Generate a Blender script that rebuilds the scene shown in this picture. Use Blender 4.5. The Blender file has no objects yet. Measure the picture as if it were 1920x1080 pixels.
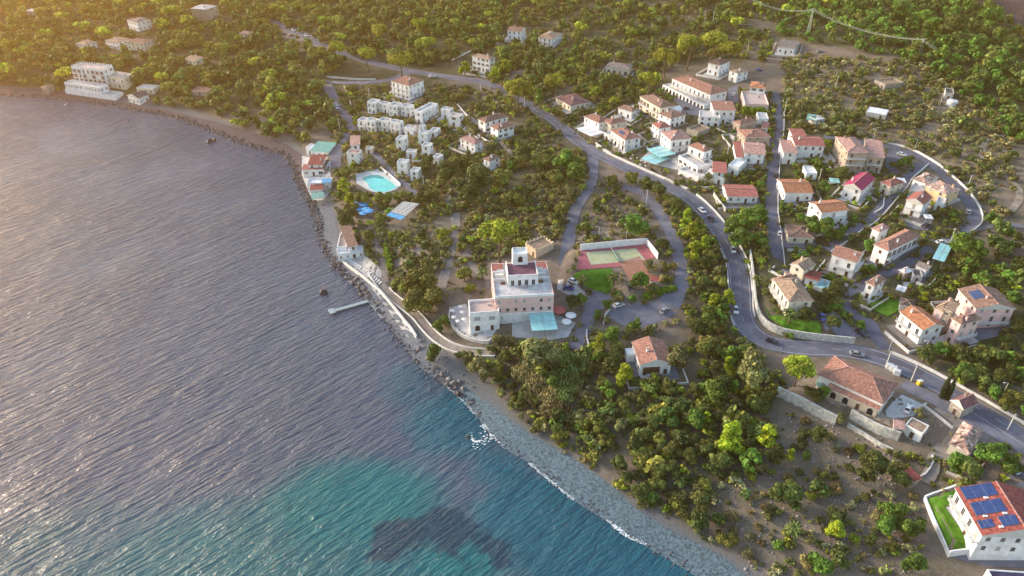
import bpy, bmesh, math, random
import numpy as np
from mathutils import Vector, Matrix
from mathutils.geometry import delaunay_2d_cdt

scene = bpy.context.scene
COL = scene.collection
R = math.radians
# ------------------------------------------------------------------ camera, sky, sun, exposure
CAM_H, F_PX, PITCH = 158.0, 1370.0, 33.74
cam_d = bpy.data.cameras.new('camera'); cam = bpy.data.objects.new('camera', cam_d); COL.objects.link(cam)
cam.location = (0, 0, CAM_H); cam.rotation_euler = (R(90 - PITCH), 0, 0)
cam_d.sensor_width = 36; cam_d.lens = 36 * F_PX / 1920; cam_d.clip_start = 1; cam_d.clip_end = 20000
scene.camera = cam
SUN_EL, SUN_AZ = 17, -65            # azimuth from +Y, negative = to the left
w = bpy.data.worlds.new('World'); scene.world = w; w.use_nodes = True
nt = w.node_tree; nt.nodes.clear()
sky = nt.nodes.new('ShaderNodeTexSky'); sky.sky_type = 'NISHITA'; sky.sun_disc = False
sky.sun_elevation = R(SUN_EL); sky.sun_rotation = R(SUN_AZ)
sky.air_density = 1.2; sky.dust_density = 1.0; sky.ozone_density = 1.0
bg = nt.nodes.new('ShaderNodeBackground'); bg.inputs[1].default_value = 0.125
wo = nt.nodes.new('ShaderNodeOutputWorld')
nt.links.new(sky.outputs[0], bg.inputs[0]); nt.links.new(bg.outputs[0], wo.inputs[0])
sl = bpy.data.lights.new('sun', 'SUN'); sl.energy = 2.0; sl.angle = R(15); sl.color = (1.0, 0.85, 0.69)
so = bpy.data.objects.new('sun', sl); COL.objects.link(so)
sd = Vector((math.sin(R(SUN_AZ)) * math.cos(R(SUN_EL)), math.cos(R(SUN_AZ)) * math.cos(R(SUN_EL)), math.sin(R(SUN_EL))))
so.rotation_euler = sd.to_track_quat('Z', 'Y').to_euler()
vs = scene.view_settings
scene.display_settings.display_device = 'sRGB'
vs.view_transform = 'Standard'; vs.look = 'None'; vs.gamma = 1; vs.use_curve_mapping = False
vs.exposure = 1.75
scene.cycles.use_denoising = True
scene.cycles.max_bounces = 5; scene.cycles.diffuse_bounces = 3; scene.cycles.glossy_bounces = 2
scene.cycles.transmission_bounces = 3; scene.cycles.volume_bounces = 1; scene.cycles.transparent_max_bounces = 6
HAZE = 0.00028

# ------------------------------------------------------------------ pixels (1920x1080) and ground
TH = R(PITCH); FWD = (0, math.cos(TH), -math.sin(TH)); UPV = (0, math.sin(TH), math.cos(TH))
def ray(u, v):
    a = (u - 960) / F_PX; b = (540 - v) / F_PX
    return (a, b * UPV[1] + FWD[1], b * UPV[2] + FWD[2])
def at_z(u, v, z):
    d = ray(u, v); t = (CAM_H - z) / max(-d[2], 1e-3)
    return Vector((d[0] * t, d[1] * t, z))
def project(p):
    x, y, z = p[0], p[1], p[2] - CAM_H
    f = y * FWD[1] + z * FWD[2]; uu = y * UPV[1] + z * UPV[2]
    return (960 + F_PX * x / f, 540 - F_PX * uu / f)
def ppm(p):                          # pixels per metre there (1920 frame)
    return F_PX / (p[1] * FWD[1] + (p[2] - CAM_H) * FWD[2])
ZO = dict(A=(0, 0), B=(480, 0), C=(960, 0), D=(1440, 0), E=(480, 200), F=(960, 200), G=(1440, 200), H=(560, 420),
          I=(960, 420), J=(1440, 420), K=(720, 640), L=(1100, 600), M=(1440, 640), N=(1440, 810), O=(960, 810))
def Z(zone, x, y):
    o = ZO[zone]; return (o[0] + x / 4, o[1] + y / 4)
def ZP(zone, *pts):
    return [Z(zone, *p) for p in pts]

SHORE = [(-400, 150), (-200, 166), (0, 178), (60, 182), (120, 186), (180, 193), (240, 203), (290, 213), (340, 223), (380, 238), (420, 255),
         (460, 270), (500, 281), (530, 290), (545, 305), (552, 325), (560, 345), (575, 370), (588, 395), (596, 420), (600, 450),
         (615, 480), (640, 510), (665, 535), (690, 562), (715, 590), (740, 625), (765, 660), (790, 690), (820, 712), (850, 733),
         (875, 752), (893, 778), (915, 808), (940, 835), (985, 860), (1022, 892), (1085, 942), (1135, 972), (1175, 1004),
         (1210, 1019), (1260, 1049), (1310, 1080), (1400, 1140), (1550, 1250), (1800, 1420)]
SW = np.array([at_z(u, v, 0)[:2] for u, v in SHORE])
LAND = np.vstack([SW, [[900, -400], [9000, -400], [9000, 9000], [-9000, 9000], [-9000, SW[0][1]]]])
def pip(px, py, poly):
    poly = np.asarray(poly, float); inside = np.zeros(np.shape(px), bool); n = len(poly); j = n - 1
    for i in range(n):
        xi, yi = poly[i]; xj, yj = poly[j]
        if yi != yj:
            c = ((yi > py) != (yj > py)) & (px < (xj - xi) * (py - yi) / (yj - yi) + xi)
            inside ^= c
        j = i
    return inside
def dist_poly(px, py, pts):
    best = np.full(np.shape(px), 1e9)
    for (x0, y0), (x1, y1) in zip(pts[:-1], pts[1:]):
        dx, dy = x1 - x0, y1 - y0; L = dx * dx + dy * dy + 1e-9
        t = np.clip(((px - x0) * dx + (py - y0) * dy) / L, 0, 1)
        best = np.minimum(best, np.hypot(px - x0 - t * dx, py - y0 - t * dy))
    return best
def axis(lo, hi, step, far):
    a = list(np.arange(lo, hi + .1, step)); s = step
    while a[-1] < far: s *= 1.25; a.append(a[-1] + s)
    s = step
    while a[0] > -far: s *= 1.25; a.insert(0, a[0] - s)
    return np.array(a)
GX = axis(-430, 470, 2.0, 5000); GY = axis(70, 720, 2.0, 5000)
XX, YY = np.meshgrid(GX, GY)
SD = dist_poly(XX, YY, SW); SD = np.where(pip(XX, YY, LAND), SD, -SD)
def smooth(a, b, x):
    t = np.clip((x - a) / (b - a), 0, 1); return t * t * (3 - 2 * t)
HG = np.interp(SD, [-60, -20, 0, 5, 11, 22, 60, 400, 3000], [-5, -2.5, 0, 1.0, 2.2, 6.0, 9.5, 33, 120])
HG += smooth(20, 90, SD) * (1.3 * np.sin(XX / 31 + .7) * np.cos(YY / 37) + .8 * np.sin(XX / 17 + YY / 23))
ROADMASK = np.zeros_like(HG)
def hgt(x, y):
    i = min(max(int(np.searchsorted(GX, x)) - 1, 0), len(GX) - 2); j = min(max(int(np.searchsorted(GY, y)) - 1, 0), len(GY) - 2)
    a = (x - GX[i]) / (GX[i + 1] - GX[i]); b = (y - GY[j]) / (GY[j + 1] - GY[j])
    h = HG[j, i] * (1 - a) * (1 - b) + HG[j, i + 1] * a * (1 - b) + HG[j + 1, i] * (1 - a) * b + HG[j + 1, i + 1] * a * b
    return float(h)
def hgtv(x, y):
    i = np.clip(np.searchsorted(GX, x) - 1, 0, len(GX) - 2); j = np.clip(np.searchsorted(GY, y) - 1, 0, len(GY) - 2)
    a = (x - GX[i]) / (GX[i + 1] - GX[i]); b = (y - GY[j]) / (GY[j + 1] - GY[j])
    return HG[j, i] * (1 - a) * (1 - b) + HG[j, i + 1] * a * (1 - b) + HG[j + 1, i] * (1 - a) * b + HG[j + 1, i + 1] * a * b
def ground(u, v, dz=0.0):            # the point on the ground seen at pixel (dz: that far above it)
    z = 6.0
    for k in range(14):
        p = at_z(u, v, max(z, 0) + dz); z = .35 * z + .65 * hgt(p.x, p.y)
    return Vector((p.x, p.y, max(hgt(p.x, p.y), -2) + dz))
def sdist(x, y):
    i = min(max(int(np.searchsorted(GX, x)) - 1, 0), len(GX) - 2); j = min(max(int(np.searchsorted(GY, y)) - 1, 0), len(GY) - 2)
    return float(SD[j, i])

# ------------------------------------------------------------------ where trees must not hide or stand
KW, KH = 480, 270
KX, KY = np.meshgrid(np.arange(KW) * 4 + 2., np.arange(KH) * 4 + 2.)
KEEP = np.zeros((KH, KW), bool)
def keep(poly, grow=0):
    KEEP[pip(KX, KY, poly)] = True
def keep_line(pts, r):
    KEEP[dist_poly(KX, KY, pts) < r] = True
def hull(pts):
    pts = sorted(set((round(a, 2), round(b, 2)) for a, b in pts))
    def half(P):
        h = []
        for p in P:
            while len(h) > 1 and (h[-1][0] - h[-2][0]) * (p[1] - h[-2][1]) - (h[-1][1] - h[-2][1]) * (p[0] - h[-2][0]) <= 0: h.pop()
            h.append(p)
        return h[:-1]
    return half(pts) + half(pts[::-1])
LM = []                              # landmarks: (u, v, phrase)

# ------------------------------------------------------------------ materials
MATS = {}
def mat(name, col, rough=.8, var=.15, scale=1.0, spec=.3, bump=0, obj=0.0, coords='Object', col2=None, metal=0, detail=4, emis=None):
    if name in MATS: return MATS[name]
    m = bpy.data.materials.new(name); m.use_nodes = True; n = m.node_tree.nodes; l = m.node_tree.links
    b = n['Principled BSDF']; b.inputs['Roughness'].default_value = rough; b.inputs['Specular IOR Level'].default_value = spec
    b.inputs['Metallic'].default_value = metal
    tc = n.new('ShaderNodeTexCoord'); no = n.new('ShaderNodeTexNoise'); no.inputs['Scale'].default_value = scale; no.inputs['Detail'].default_value = detail
    no.inputs['Roughness'].default_value = .65
    l.new(tc.outputs[coords], no.inputs['Vector'])
    mx = n.new('ShaderNodeMix'); mx.data_type = 'RGBA'
    lo = [max(0, c * (1 - var * 1.6)) for c in col]; hi = [min(1, c * (1 + var * 1.6)) for c in (col2 or col)]
    mx.inputs[6].default_value = (*lo, 1); mx.inputs[7].default_value = (*hi, 1)
    cr = n.new('ShaderNodeMapRange'); cr.inputs[1].default_value = .3; cr.inputs[2].default_value = .7
    l.new(no.outputs[0], cr.inputs[0]); l.new(cr.outputs[0], mx.inputs[0])
    out = mx.outputs[2]
    if obj:
        oi = n.new('ShaderNodeObjectInfo'); hs = n.new('ShaderNodeHueSaturation')
        mr = n.new('ShaderNodeMapRange'); mr.inputs[3].default_value = 1 - obj; mr.inputs[4].default_value = 1 + obj
        l.new(oi.outputs['Random'], mr.inputs[0]); l.new(mr.outputs[0], hs.inputs['Value']); l.new(out, hs.inputs['Color']); out = hs.outputs[0]
    l.new(out, b.inputs['Base Color'])
    if bump:
        bp = n.new('ShaderNodeBump'); bp.inputs['Strength'].default_value = bump; bp.inputs['Distance'].default_value = .1
        l.new(no.outputs[0], bp.inputs['Height']); l.new(bp.outputs[0], b.inputs['Normal'])
    MATS[name] = m; return m
def tile_mat(name, col, var=.3, col2=None, mott=0.0):
    m = mat(name, col, .85, var, 1.1, .2, 0, .1, col2=col2, detail=6)
    n = m.node_tree.nodes; l = m.node_tree.links; b = n['Principled BSDF']
    tc = n.new('ShaderNodeTexCoord'); wv = n.new('ShaderNodeTexWave'); wv.inputs['Scale'].default_value = 1.1; wv.inputs['Distortion'].default_value = .4
    l.new(tc.outputs['Object'], wv.inputs['Vector'])
    bp = n.new('ShaderNodeBump'); bp.inputs['Strength'].default_value = .5; bp.inputs['Distance'].default_value = .12
    l.new(wv.outputs['Fac'], bp.inputs['Height']); l.new(bp.outputs[0], b.inputs['Normal'])
    src = b.inputs['Base Color'].links[0].from_socket
    vo = n.new('ShaderNodeTexVoronoi'); vo.inputs['Scale'].default_value = 2.4 if not mott else 1.0
    l.new(tc.outputs['Object'], vo.inputs['Vector'])
    sep = n.new('ShaderNodeSeparateColor'); l.new(vo.outputs['Color'], sep.inputs[0])
    mr = n.new('ShaderNodeMapRange'); mr.inputs[3].default_value = .8 - mott; mr.inputs[4].default_value = 1.22 + mott * 1.3
    l.new(sep.outputs[0], mr.inputs[0])
    mu = n.new('ShaderNodeMix'); mu.data_type = 'RGBA'; mu.blend_type = 'MULTIPLY'; mu.inputs[0].default_value = 1
    cmb = n.new('ShaderNodeCombineColor')
    for k in range(3): l.new(mr.outputs[0], cmb.inputs[k])
    l.new(src, mu.inputs[6]); l.new(cmb.outputs[0], mu.inputs[7]); l.new(mu.outputs[2], b.inputs['Base Color'])
    return m
WALL = dict(white=mat('wall_white', (.76, .76, .75), .8, .12, .5, .2, 0, .06, detail=8), cream=mat('wall_cream', (.66, .60, .47), .85, .08, .4, .2, 0, .06, detail=8),
            pink=mat('wall_pink', (.74, .50, .47), .85, .08, .4, .2, 0, .05, detail=8), stone=mat('wall_stone', (.34, .30, .25), .9, .35, 1.6, .2, .5),
            brown=mat('wall_brown', (.40, .32, .25), .9, .15, .6, .2), tan=mat('wall_tan', (.55, .45, .33), .9, .12, .5, .2),
            orange=mat('wall_orange', (.68, .48, .27), .85, .08, .4, .2), grey=mat('wall_grey', (.45, .45, .44), .85, .12, .5, .2))
ROOF = dict(terra=tile_mat('roof_terracotta', (.32, .165, .125)), brown=tile_mat('roof_brown', (.24, .15, .115)), red=tile_mat('roof_red', (.34, .125, .105)),
            orange=tile_mat('roof_orange', (.40, .175, .095)), tan=tile_mat('roof_tan', (.31, .22, .16)), grey=tile_mat('roof_grey', (.22, .19, .175)),
            magenta=tile_mat('roof_magenta', (.33, .045, .10), .12), pinkish=tile_mat('roof_pinkish', (.40, .24, .21)), mottled=tile_mat('roof_mottled', (.40, .20, .16), .4, (.50, .36, .30), .35),
            dark=tile_mat('roof_dark', (.10, .085, .085)), purple=mat('roof_purple', (.055, .045, .10), .6, .2, .6), plum=tile_mat('roof_plum', (.20, .10, .10)),
            flat=mat('roof_flat_pale', (.52, .50, .49), .9, .22, .5, detail=8), terrace=mat('terrace_tiles', (.50, .40, .36), .85, .12, .7),
            green=mat('roof_green', (.16, .36, .30), .5, .2, 1.2), cyan=mat('roof_cyan', (.30, .62, .62), .35, .1, .5, .5), white=mat('roof_white', (.74, .75, .75), .6, .08, .6),
            redflat=tile_mat('roof_red_flat', (.25, .072, .062)))
M = dict(patch=mat('asphalt_patch', (.165, .168, .205), .9, .15, .4), patchd=mat('asphalt_dark_patch', (.09, .093, .12), .9, .15, .4), frame=mat('window_frame', (.62, .60, .56), .6, .05), glass=mat('window_glass', (.018, .022, .028), .08, .3, .8, .6), shut_g=mat('shutter_green', (.03, .12, .09), .7, .1),
         shut_b=mat('shutter_brown', (.12, .06, .035), .7, .15), door=mat('door_wood', (.09, .05, .03), .7, .2, 2), rail=mat('railing_metal', (.55, .57, .58), .5, .08),
         conc=mat('concrete', (.42, .41, .39), .9, .15, .6, .2, .2), paveL=mat('paving_pale', (.46, .45, .44), .9, .14, .5), metal=mat('metal_grey', (.38, .40, .41), .45, .1, 1, .5, 0, 0, metal=.3),
         asphalt=mat('asphalt', (.122, .128, .165), .9, .20, .16, .2, .1, 0, 'Object', detail=8), asph2=mat('asphalt_old', (.165, .167, .20), .9, .18, .3, .2, .1, detail=8),
         path=mat('path_gravel', (.26, .225, .20), .95, .2, .4, .15, .2, detail=8), dirt=mat('dirt_track', (.30, .25, .20), .95, .2, .4, .15, .2, detail=8), mark=mat('road_paint', (.52, .52, .52), .8, .25, .8),
         lawn=mat('lawn_grass', (.075, .175, .018), .95, .30, .5, .1, .4, detail=8), pool=mat('pool_water', (.13, .60, .55), .06, .1, .2, .5), pooldeck=mat('pool_deck', (.52, .53, .52), .8, .1, .5),
         blue=mat('canvas_blue', (.09, .34, .62), .6, .15, 1), green=mat('canvas_green', (.12, .38, .30), .6, .15, 1), canvas=mat('canvas_white', (.72, .72, .70), .7, .06, 1), redc=mat('canvas_red', (.42, .10, .09), .7, .15, 1),
         solar=mat('solar_cell', (.022, .05, .16), .15, .2, 1.5, .6), tred=mat('court_red', (.36, .11, .13), .9, .15, .5), tgreen=mat('court_green', (.42, .44, .25), .9, .12, .4), clay=mat('court_clay', (.33, .16, .11), .95, .10, .6),
         tyre=mat('tyre', (.02, .02, .02), .9), rim=mat('rim', (.4, .4, .42), .3, .05, 1, .5, metal=.7), carw=mat('car_white', (.72, .73, .74), .25, .02, 1, .5), card=mat('car_dark', (.03, .03, .05), .25, .05, 1, .5),
         carg=mat('car_grey', (.28, .30, .31), .25, .05, 1, .5), carb=mat('car_blue', (.05, .08, .30), .3, .05, 1, .5), rock=mat('rock', (.19, .175, .17), .9, .4, .7, .3, .8, .25), rockd=mat('rock_wet', (.03, .028, .028), .5, .4, 1, .4, .8),
         foam=mat('foam', (.80, .84, .86), .8, .05, 1), wood=mat('wood', (.26, .19, .12), .8, .25, 2), lamp=mat('lamp_housing', (.60, .60, .58), .5, .05), pole=mat('pole_concrete', (.60, .57, .50), .8, .1, 1),
         bark=mat('bark', (.13, .095, .065), .95, .3, 3, .1, .5), yellow=mat('paint_yellow', (.65, .42, .04), .6, .1), wire=mat('wire', (.45, .50, .40), .6, .05), wallst=mat('retaining_stone', (.50, .49, .44), .95, .30, .9, .2, .6, detail=8),
         curbw=mat('wall_plaster_pale', (.62, .61, .58), .9, .12, .6), plum=mat('plum_tiles', (.16, .07, .10), .8, .3, 1), dry=mat('court_clay_border', (.3, .2, .16), .9, .2, 1))

# ------------------------------------------------------------------ mesh helpers
def tag(o, label=None, cat=None, group=None, kind=None):
    if label: o['label'] = label
    if cat: o['category'] = cat
    if group: o['group'] = group
    if kind: o['kind'] = kind
    return o
def empty(name, loc, rz=0):
    o = bpy.data.objects.new(name, None); o.empty_display_size = .5; COL.objects.link(o); o.location = loc; o.rotation_euler = (0, 0, rz); return o
class MB:
    def __init__(s): s.v = []; s.f = []; s.m = []
    def face(s, pts, m=0):
        k = len(s.v); s.v += [tuple(p) for p in pts]; s.f.append(list(range(k, k + len(pts)))); s.m.append(m)
    def box(s, c, size, m=0, rz=0, taper=1.0):
        cx, cy, cz = c; sx, sy, sz = [q / 2 for q in size]; k = len(s.v); co, si = math.cos(rz), math.sin(rz)
        for z, t in ((-sz, 1), (sz, taper)):
            for x, y in ((-sx, -sy), (sx, -sy), (sx, sy), (-sx, sy)):
                x *= t; y *= t; s.v.append((cx + x * co - y * si, cy + x * si + y * co, cz + z))
        for f in ((0, 3, 2, 1), (4, 5, 6, 7), (0, 1, 5, 4), (1, 2, 6, 5), (2, 3, 7, 6), (3, 0, 4, 7)):
            s.f.append([k + i for i in f]); s.m.append(m)
    def bar(s, a, b, wd, ht=None, m=0):
        a = Vector(a); b = Vector(b); d = (b - a).normalized(); ht = ht or wd
        up = Vector((0, 0, 1)) if abs(d.z) < .95 else Vector((0, 1, 0)); sx = d.cross(up).normalized() * wd / 2; sz = sx.cross(d).normalized() * ht / 2
        k = len(s.v)
        for p in (a, b):
            for q in (-sx - sz, sx - sz, sx + sz, -sx + sz): s.v.append(tuple(p + q))
        for f in ((3, 2, 1, 0), (4, 5, 6, 7), (0, 1, 5, 4), (1, 2, 6, 5), (2, 3, 7, 6), (3, 0, 4, 7)):
            s.f.append([k + i for i in f]); s.m.append(m)
    def tube(s, pts, rads, n=8, m=0, cap=True):
        pts = [Vector(p) for p in pts]; k = len(s.v)
        for i, p in enumerate(pts):
            d = (pts[min(i + 1, len(pts) - 1)] - pts[max(i - 1, 0)]).normalized()
            up = Vector((0, 0, 1)) if abs(d.z) < .95 else Vector((1, 0, 0)); a = d.cross(up).normalized(); b = a.cross(d)
            for j in range(n):
                t = 2 * math.pi * j / n; s.v.append(tuple(p + (a * math.cos(t) + b * math.sin(t)) * rads[i]))
        for i in range(len(pts) - 1):
            for j in range(n):
                s.f.append([k + i * n + j, k + i * n + (j + 1) % n, k + (i + 1) * n + (j + 1) % n, k + (i + 1) * n + j]); s.m.append(m)
        if cap:
            s.f.append([k + j for j in range(n)][::-1]); s.m.append(m); s.f.append([k + (len(pts) - 1) * n + j for j in range(n)]); s.m.append(m)
    def lathe(s, prof, n=12, m=0, c=(0, 0)):
        k = len(s.v)
        for r, z in prof:
            for j in range(n):
                t = 2 * math.pi * j / n; s.v.append((c[0] + r * math.cos(t), c[1] + r * math.sin(t), z))
        for i in range(len(prof) - 1):
            for j in range(n):
                s.f.append([k + i * n + j, k + i * n + (j + 1) % n, k + (i + 1) * n + (j + 1) % n, k + (i + 1) * n + j]); s.m.append(m)
        s.f.append([k + j for j in range(n)][::-1]); s.m.append(m); s.f.append([k + (len(prof) - 1) * n + j for j in range(n)]); s.m.append(m)
    def mesh(s, name, mats):
        me = bpy.data.meshes.new(name); me.from_pydata(s.v, [], s.f); me.update()
        for q in (mats if isinstance(mats, (list, tuple)) else [mats]): me.materials.append(q)
        if any(s.m): me.polygons.foreach_set('material_index', s.m)
        return me
    def build(s, name, mats, parent=None, smooth_=False):
        o = bpy.data.objects.new(name, s.mesh(name, mats)); COL.objects.link(o)
        if smooth_: o.data.shade_smooth()
        if parent: o.parent = parent
        return o
def link(name, me, parent=None, loc=None, rot=None):
    o = bpy.data.objects.new(name, me); COL.objects.link(o)
    if parent: o.parent = parent
    if loc is not None: o.location = loc
    if rot is not None: o.rotation_euler = rot
    return o
def copy_tree(o, parent=None):
    c = o.copy(); COL.objects.link(c)
    if parent: c.parent = parent
    for ch in o.children: copy_tree(ch, c)
    return c
def densify(pts, step):
    out = []
    for i in range(len(pts) - 1):
        p0 = Vector(pts[max(i - 1, 0)]); p1 = Vector(pts[i]); p2 = Vector(pts[i + 1]); p3 = Vector(pts[min(i + 2, len(pts) - 1)])
        n = max(1, int((p2 - p1).length / step))
        for k in range(n):
            t = k / n
            out.append(.5 * ((2 * p1) + (p2 - p0) * t + (2 * p0 - 5 * p1 + 4 * p2 - p3) * t * t + (3 * p1 - p0 - 3 * p2 + p3) * t ** 3))
    out.append(Vector(pts[-1])); return out
def drape(name, poly_w, m, off=.08, step=1.5, flat=None, kind='structure'):
    xs = [p[0] for p in poly_w]; ys = [p[1] for p in poly_w]; pts = []
    n = len(poly_w)
    for i in range(n):
        a = Vector(poly_w[i][:2]); b = Vector(poly_w[(i + 1) % n][:2]); q = max(1, int((b - a).length / step))
        for k in range(q): pts.append(a.lerp(b, k / q))
    nb = len(pts); edges = [(i, (i + 1) % nb) for i in range(nb)]
    if flat is None:
        gx, gy = np.meshgrid(np.arange(min(xs), max(xs), step), np.arange(min(ys), max(ys), step))
        ins = pip(gx, gy, [p[:2] for p in poly_w]) & (dist_poly(gx, gy, [(p.x, p.y) for p in pts] + [(pts[0].x, pts[0].y)]) > step * .4)
        pts += [Vector((a, b)) for a, b in zip(gx[ins], gy[ins])]
    vv, ee, ff, *_ = delaunay_2d_cdt(pts, edges, [], 1, 1e-4)
    me = bpy.data.meshes.new(name)
    me.from_pydata([(v.x, v.y, (hgt(v.x, v.y) if flat is None else flat) + off) for v in vv], [], [list(f) for f in ff]); me.update()
    me.materials.append(m)
    o = bpy.data.objects.new(name, me); COL.objects.link(o)
    if kind: o['kind'] = kind
    return o
def pixpoly(px): return [ground(u, v) for u, v in px]
# ------------------------------------------------------------------ roads: traced, levelled into the ground
ROADS = [  # name, width, material, pixels
 ('main_road', 7.2, 'asphalt', [(500, 38), (527, 45), (560, 62), (600, 82), (640, 98), (700, 118), (770, 133), (830, 143), (895, 152), (950, 168), (1003, 205), (1035, 222), (1067, 250), (1100, 276), (1150, 303), (1220, 335), (1285, 366), (1325, 402), (1357, 445), (1380, 490), (1388, 540), (1390, 585), (1404, 618), (1440, 642), (1500, 652), (1580, 656), (1650, 672), (1720, 701), (1800, 745), (1860, 780), (1930, 824), (2020, 880)]),
 ('side_road', 5.5, 'asph2', [(770, 134), (740, 147), (705, 153), (655, 155), (620, 152)]),
 ('side_road', 5.5, 'asph2', [(612, 157), (630, 190), (648, 215), (662, 240)]),
 ('side_road', 4.0, 'asph2', [(662, 240), (648, 255), (636, 280), (630, 312)]),
 ('residential_street', 5.0, 'asphalt', [(1452, 172), (1459, 195), (1459, 240), (1452, 290), (1448, 340), (1446, 390), (1450, 430), (1455, 475), (1457, 502)]),
 ('residential_street', 4.6, 'asphalt', [(1545, 256), (1600, 263), (1645, 271), (1695, 281), (1740, 304), (1777, 335), (1805, 363), (1824, 393), (1826, 415), (1808, 431)]),
 ('residential_lane', 4.0, 'asphalt', [(1730, 306), (1700, 332), (1690, 348), (1666, 375), (1635, 410), (1604, 430), (1567, 457), (1548, 468)]),
 ('residential_lane', 4.0, 'asphalt', [(1755, 452), (1735, 473), (1690, 500), (1650, 517), (1618, 533), (1597, 553), (1591, 575), (1603, 592), (1630, 604), (1640, 626), (1660, 655)]),
 ('driveway', 4.5, 'asph2', [(1112, 318), (1108, 345), (1092, 370), (1078, 395), (1070, 430), (1064, 465), (1058, 500)]),
 ('driveway', 4.5, 'asph2', [(1110, 280), (1112, 300), (1112, 318)]),
 ('driveway', 4.5, 'asph2', [(1170, 350), (1200, 360), (1228, 386), (1252, 425), (1268, 460), (1277, 500), (1279, 530), (1268, 560)]),
 ('driveway', 4.0, 'asph2', [(1122, 545), (1108, 575), (1098, 612), (1075, 655)]),
 ('coast_path', 3.4, 'path', [(700, 515), (722, 545), (745, 565), (780, 592), (800, 616), (820, 636), (846, 652), (882, 662), (930, 663)]),
 ('coast_path', 2.8, 'path', [(697, 418), (702, 450), (718, 478), (722, 500), (722, 530)]),
 ('garden_path', 3.6, 'path', [(852, 400), (856, 440), (846, 480), (836, 510), (826, 540)]),
 ('garden_path', 2.8, 'path', [(872, 468), (882, 490), (895, 508), (912, 518), (920, 540)]),
 ('access_lane', 4.6, 'asph2', [(1692, 720), (1720, 733), (1750, 748), (1810, 780), (1865, 810), (1930, 848)]),
 ('dirt_track', 2.6, 'dirt', [(1890, 250), (1848, 267), (1843, 295), (1868, 320), (1903, 345), (1912, 365), (1904, 385), (1862, 425)]),
 ('garden_path', 3.4, 'asph2', [(698, 285), (715, 300), (735, 325), (760, 345), (785, 365)]),
 ('access_lane', 3.4, 'asph2', [(1770, 455), (1800, 440), (1830, 428), (1868, 422), (1920, 424)]),
 ('garden_path', 3.0, 'path', [(1770, 835), (1752, 858), (1748, 880), (1735, 905)]),
 ('garden_path', 3.0, 'path', [(860, 205), (900, 235), (935, 262), (960, 290)]),
 ('coast_path', 2.6, 'path', [(780, 232), (795, 262), (815, 285)]),
 ('dirt_track', 3.0, 'dirt', [(850, 395), (838, 370), (850, 345)]),
]
roads = []
for name, wd, mm, px in ROADS:
    pts = densify([(p.x, p.y) for p in pixpoly(px)], 2.0)
    zs = np.array([hgt(p.x, p.y) for p in pts])
    for k in range(12): zs[1:-1] = (zs[:-2] + zs[1:-1] * 2 + zs[2:]) / 4
    roads.append([name, wd, mm, px, pts, zs])
for name, wd, mm, px, pts, zs in roads:          # cut the road bed
    P = np.array([(p.x, p.y) for p in pts]); x0, x1 = P[:, 0].min() - 14, P[:, 0].max() + 14; y0, y1 = P[:, 1].min() - 14, P[:, 1].max() + 14
    i0, i1 = np.searchsorted(GX, [x0, x1]); j0, j1 = np.searchsorted(GY, [y0, y1])
    sx, sy = XX[j0:j1, i0:i1], YY[j0:j1, i0:i1]
    dmin = np.full(sx.shape, 1e9); zz = np.zeros(sx.shape)
    for (x, y), z in zip(P, zs):
        d = np.hypot(sx - x, sy - y); m_ = d < dmin; dmin[m_] = d[m_]; zz[m_] = z
    k = 1 - smooth(wd / 2 + 2.2, wd / 2 + 7, dmin)
    HG[j0:j1, i0:i1] = HG[j0:j1, i0:i1] * (1 - k) + (zz - .10) * k
for r in roads:                                  # where roads meet: one level
    P = r[4]; r[5] = np.array([hgt(p.x, p.y) for p in P]) + .10
    for k in range(4): r[5][1:-1] = (r[5][:-2] + r[5][1:-1] * 2 + r[5][2:]) / 4
def ribbon(name, pts, zs, wd, m, off=0.0, shift=0.0, n=3, kind='structure'):
    mb = MB(); rows = []
    for i, p in enumerate(pts):
        d = (pts[min(i + 1, len(pts) - 1)] - pts[max(i - 1, 0)]).normalized(); nr = Vector((-d.y, d.x))
        row = []
        for k in range(n):
            q = p + nr * (shift + wd * (.5 - k / (n - 1))); row.append(len(mb.v)); mb.v.append((q.x, q.y, zs[i] + off))
        rows.append(row)
    for a, b in zip(rows[:-1], rows[1:]):
        for k in range(n - 1): mb.f.append([a[k], a[k + 1], b[k + 1], b[k]]); mb.m.append(0)
    return tag(mb.build(name, m), kind=kind)
for r in roads: r[1] *= 1.12
for n_, (name, wd, mm, px, pts, zs) in enumerate(roads):
    ribbon(name, pts, zs, wd, M[mm], .02 + .012 * (n_ % 7))
    for p, z in zip(pts, zs):
        u, v = project((p.x, p.y, z)); r = max(wd * ppm((p.x, p.y, z)) * (.36 if v > 300 and wd > 5 else .22), 1.5)
        if -20 < u < 1940: KEEP[(np.hypot(KX - u, (KY - v) * 1.5) < r)] = True
def strip_wall(name, pts3, height, thick, m, parent=None):      # a wall that follows the ground
    mb = MB()
    for i in range(len(pts3) - 1):
        a, b = Vector(pts3[i]), Vector(pts3[i + 1]); d = (b - a); d.z = 0; d.normalize(); s = Vector((-d.y, d.x, 0)) * thick / 2
        q = [a - s, b - s, b + s, a + s]; k = len(mb.v)
        mb.v += [(p.x, p.y, p.z - 1.2) for p in q] + [(p.x, p.y, p.z + height) for p in q]
        for f in ((0, 3, 2, 1), (4, 5, 6, 7), (0, 1, 5, 4), (1, 2, 6, 5), (2, 3, 7, 6), (3, 0, 4, 7)): mb.f.append([k + t for t in f]); mb.m.append(0)
    return mb.build(name, m, parent)
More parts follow.
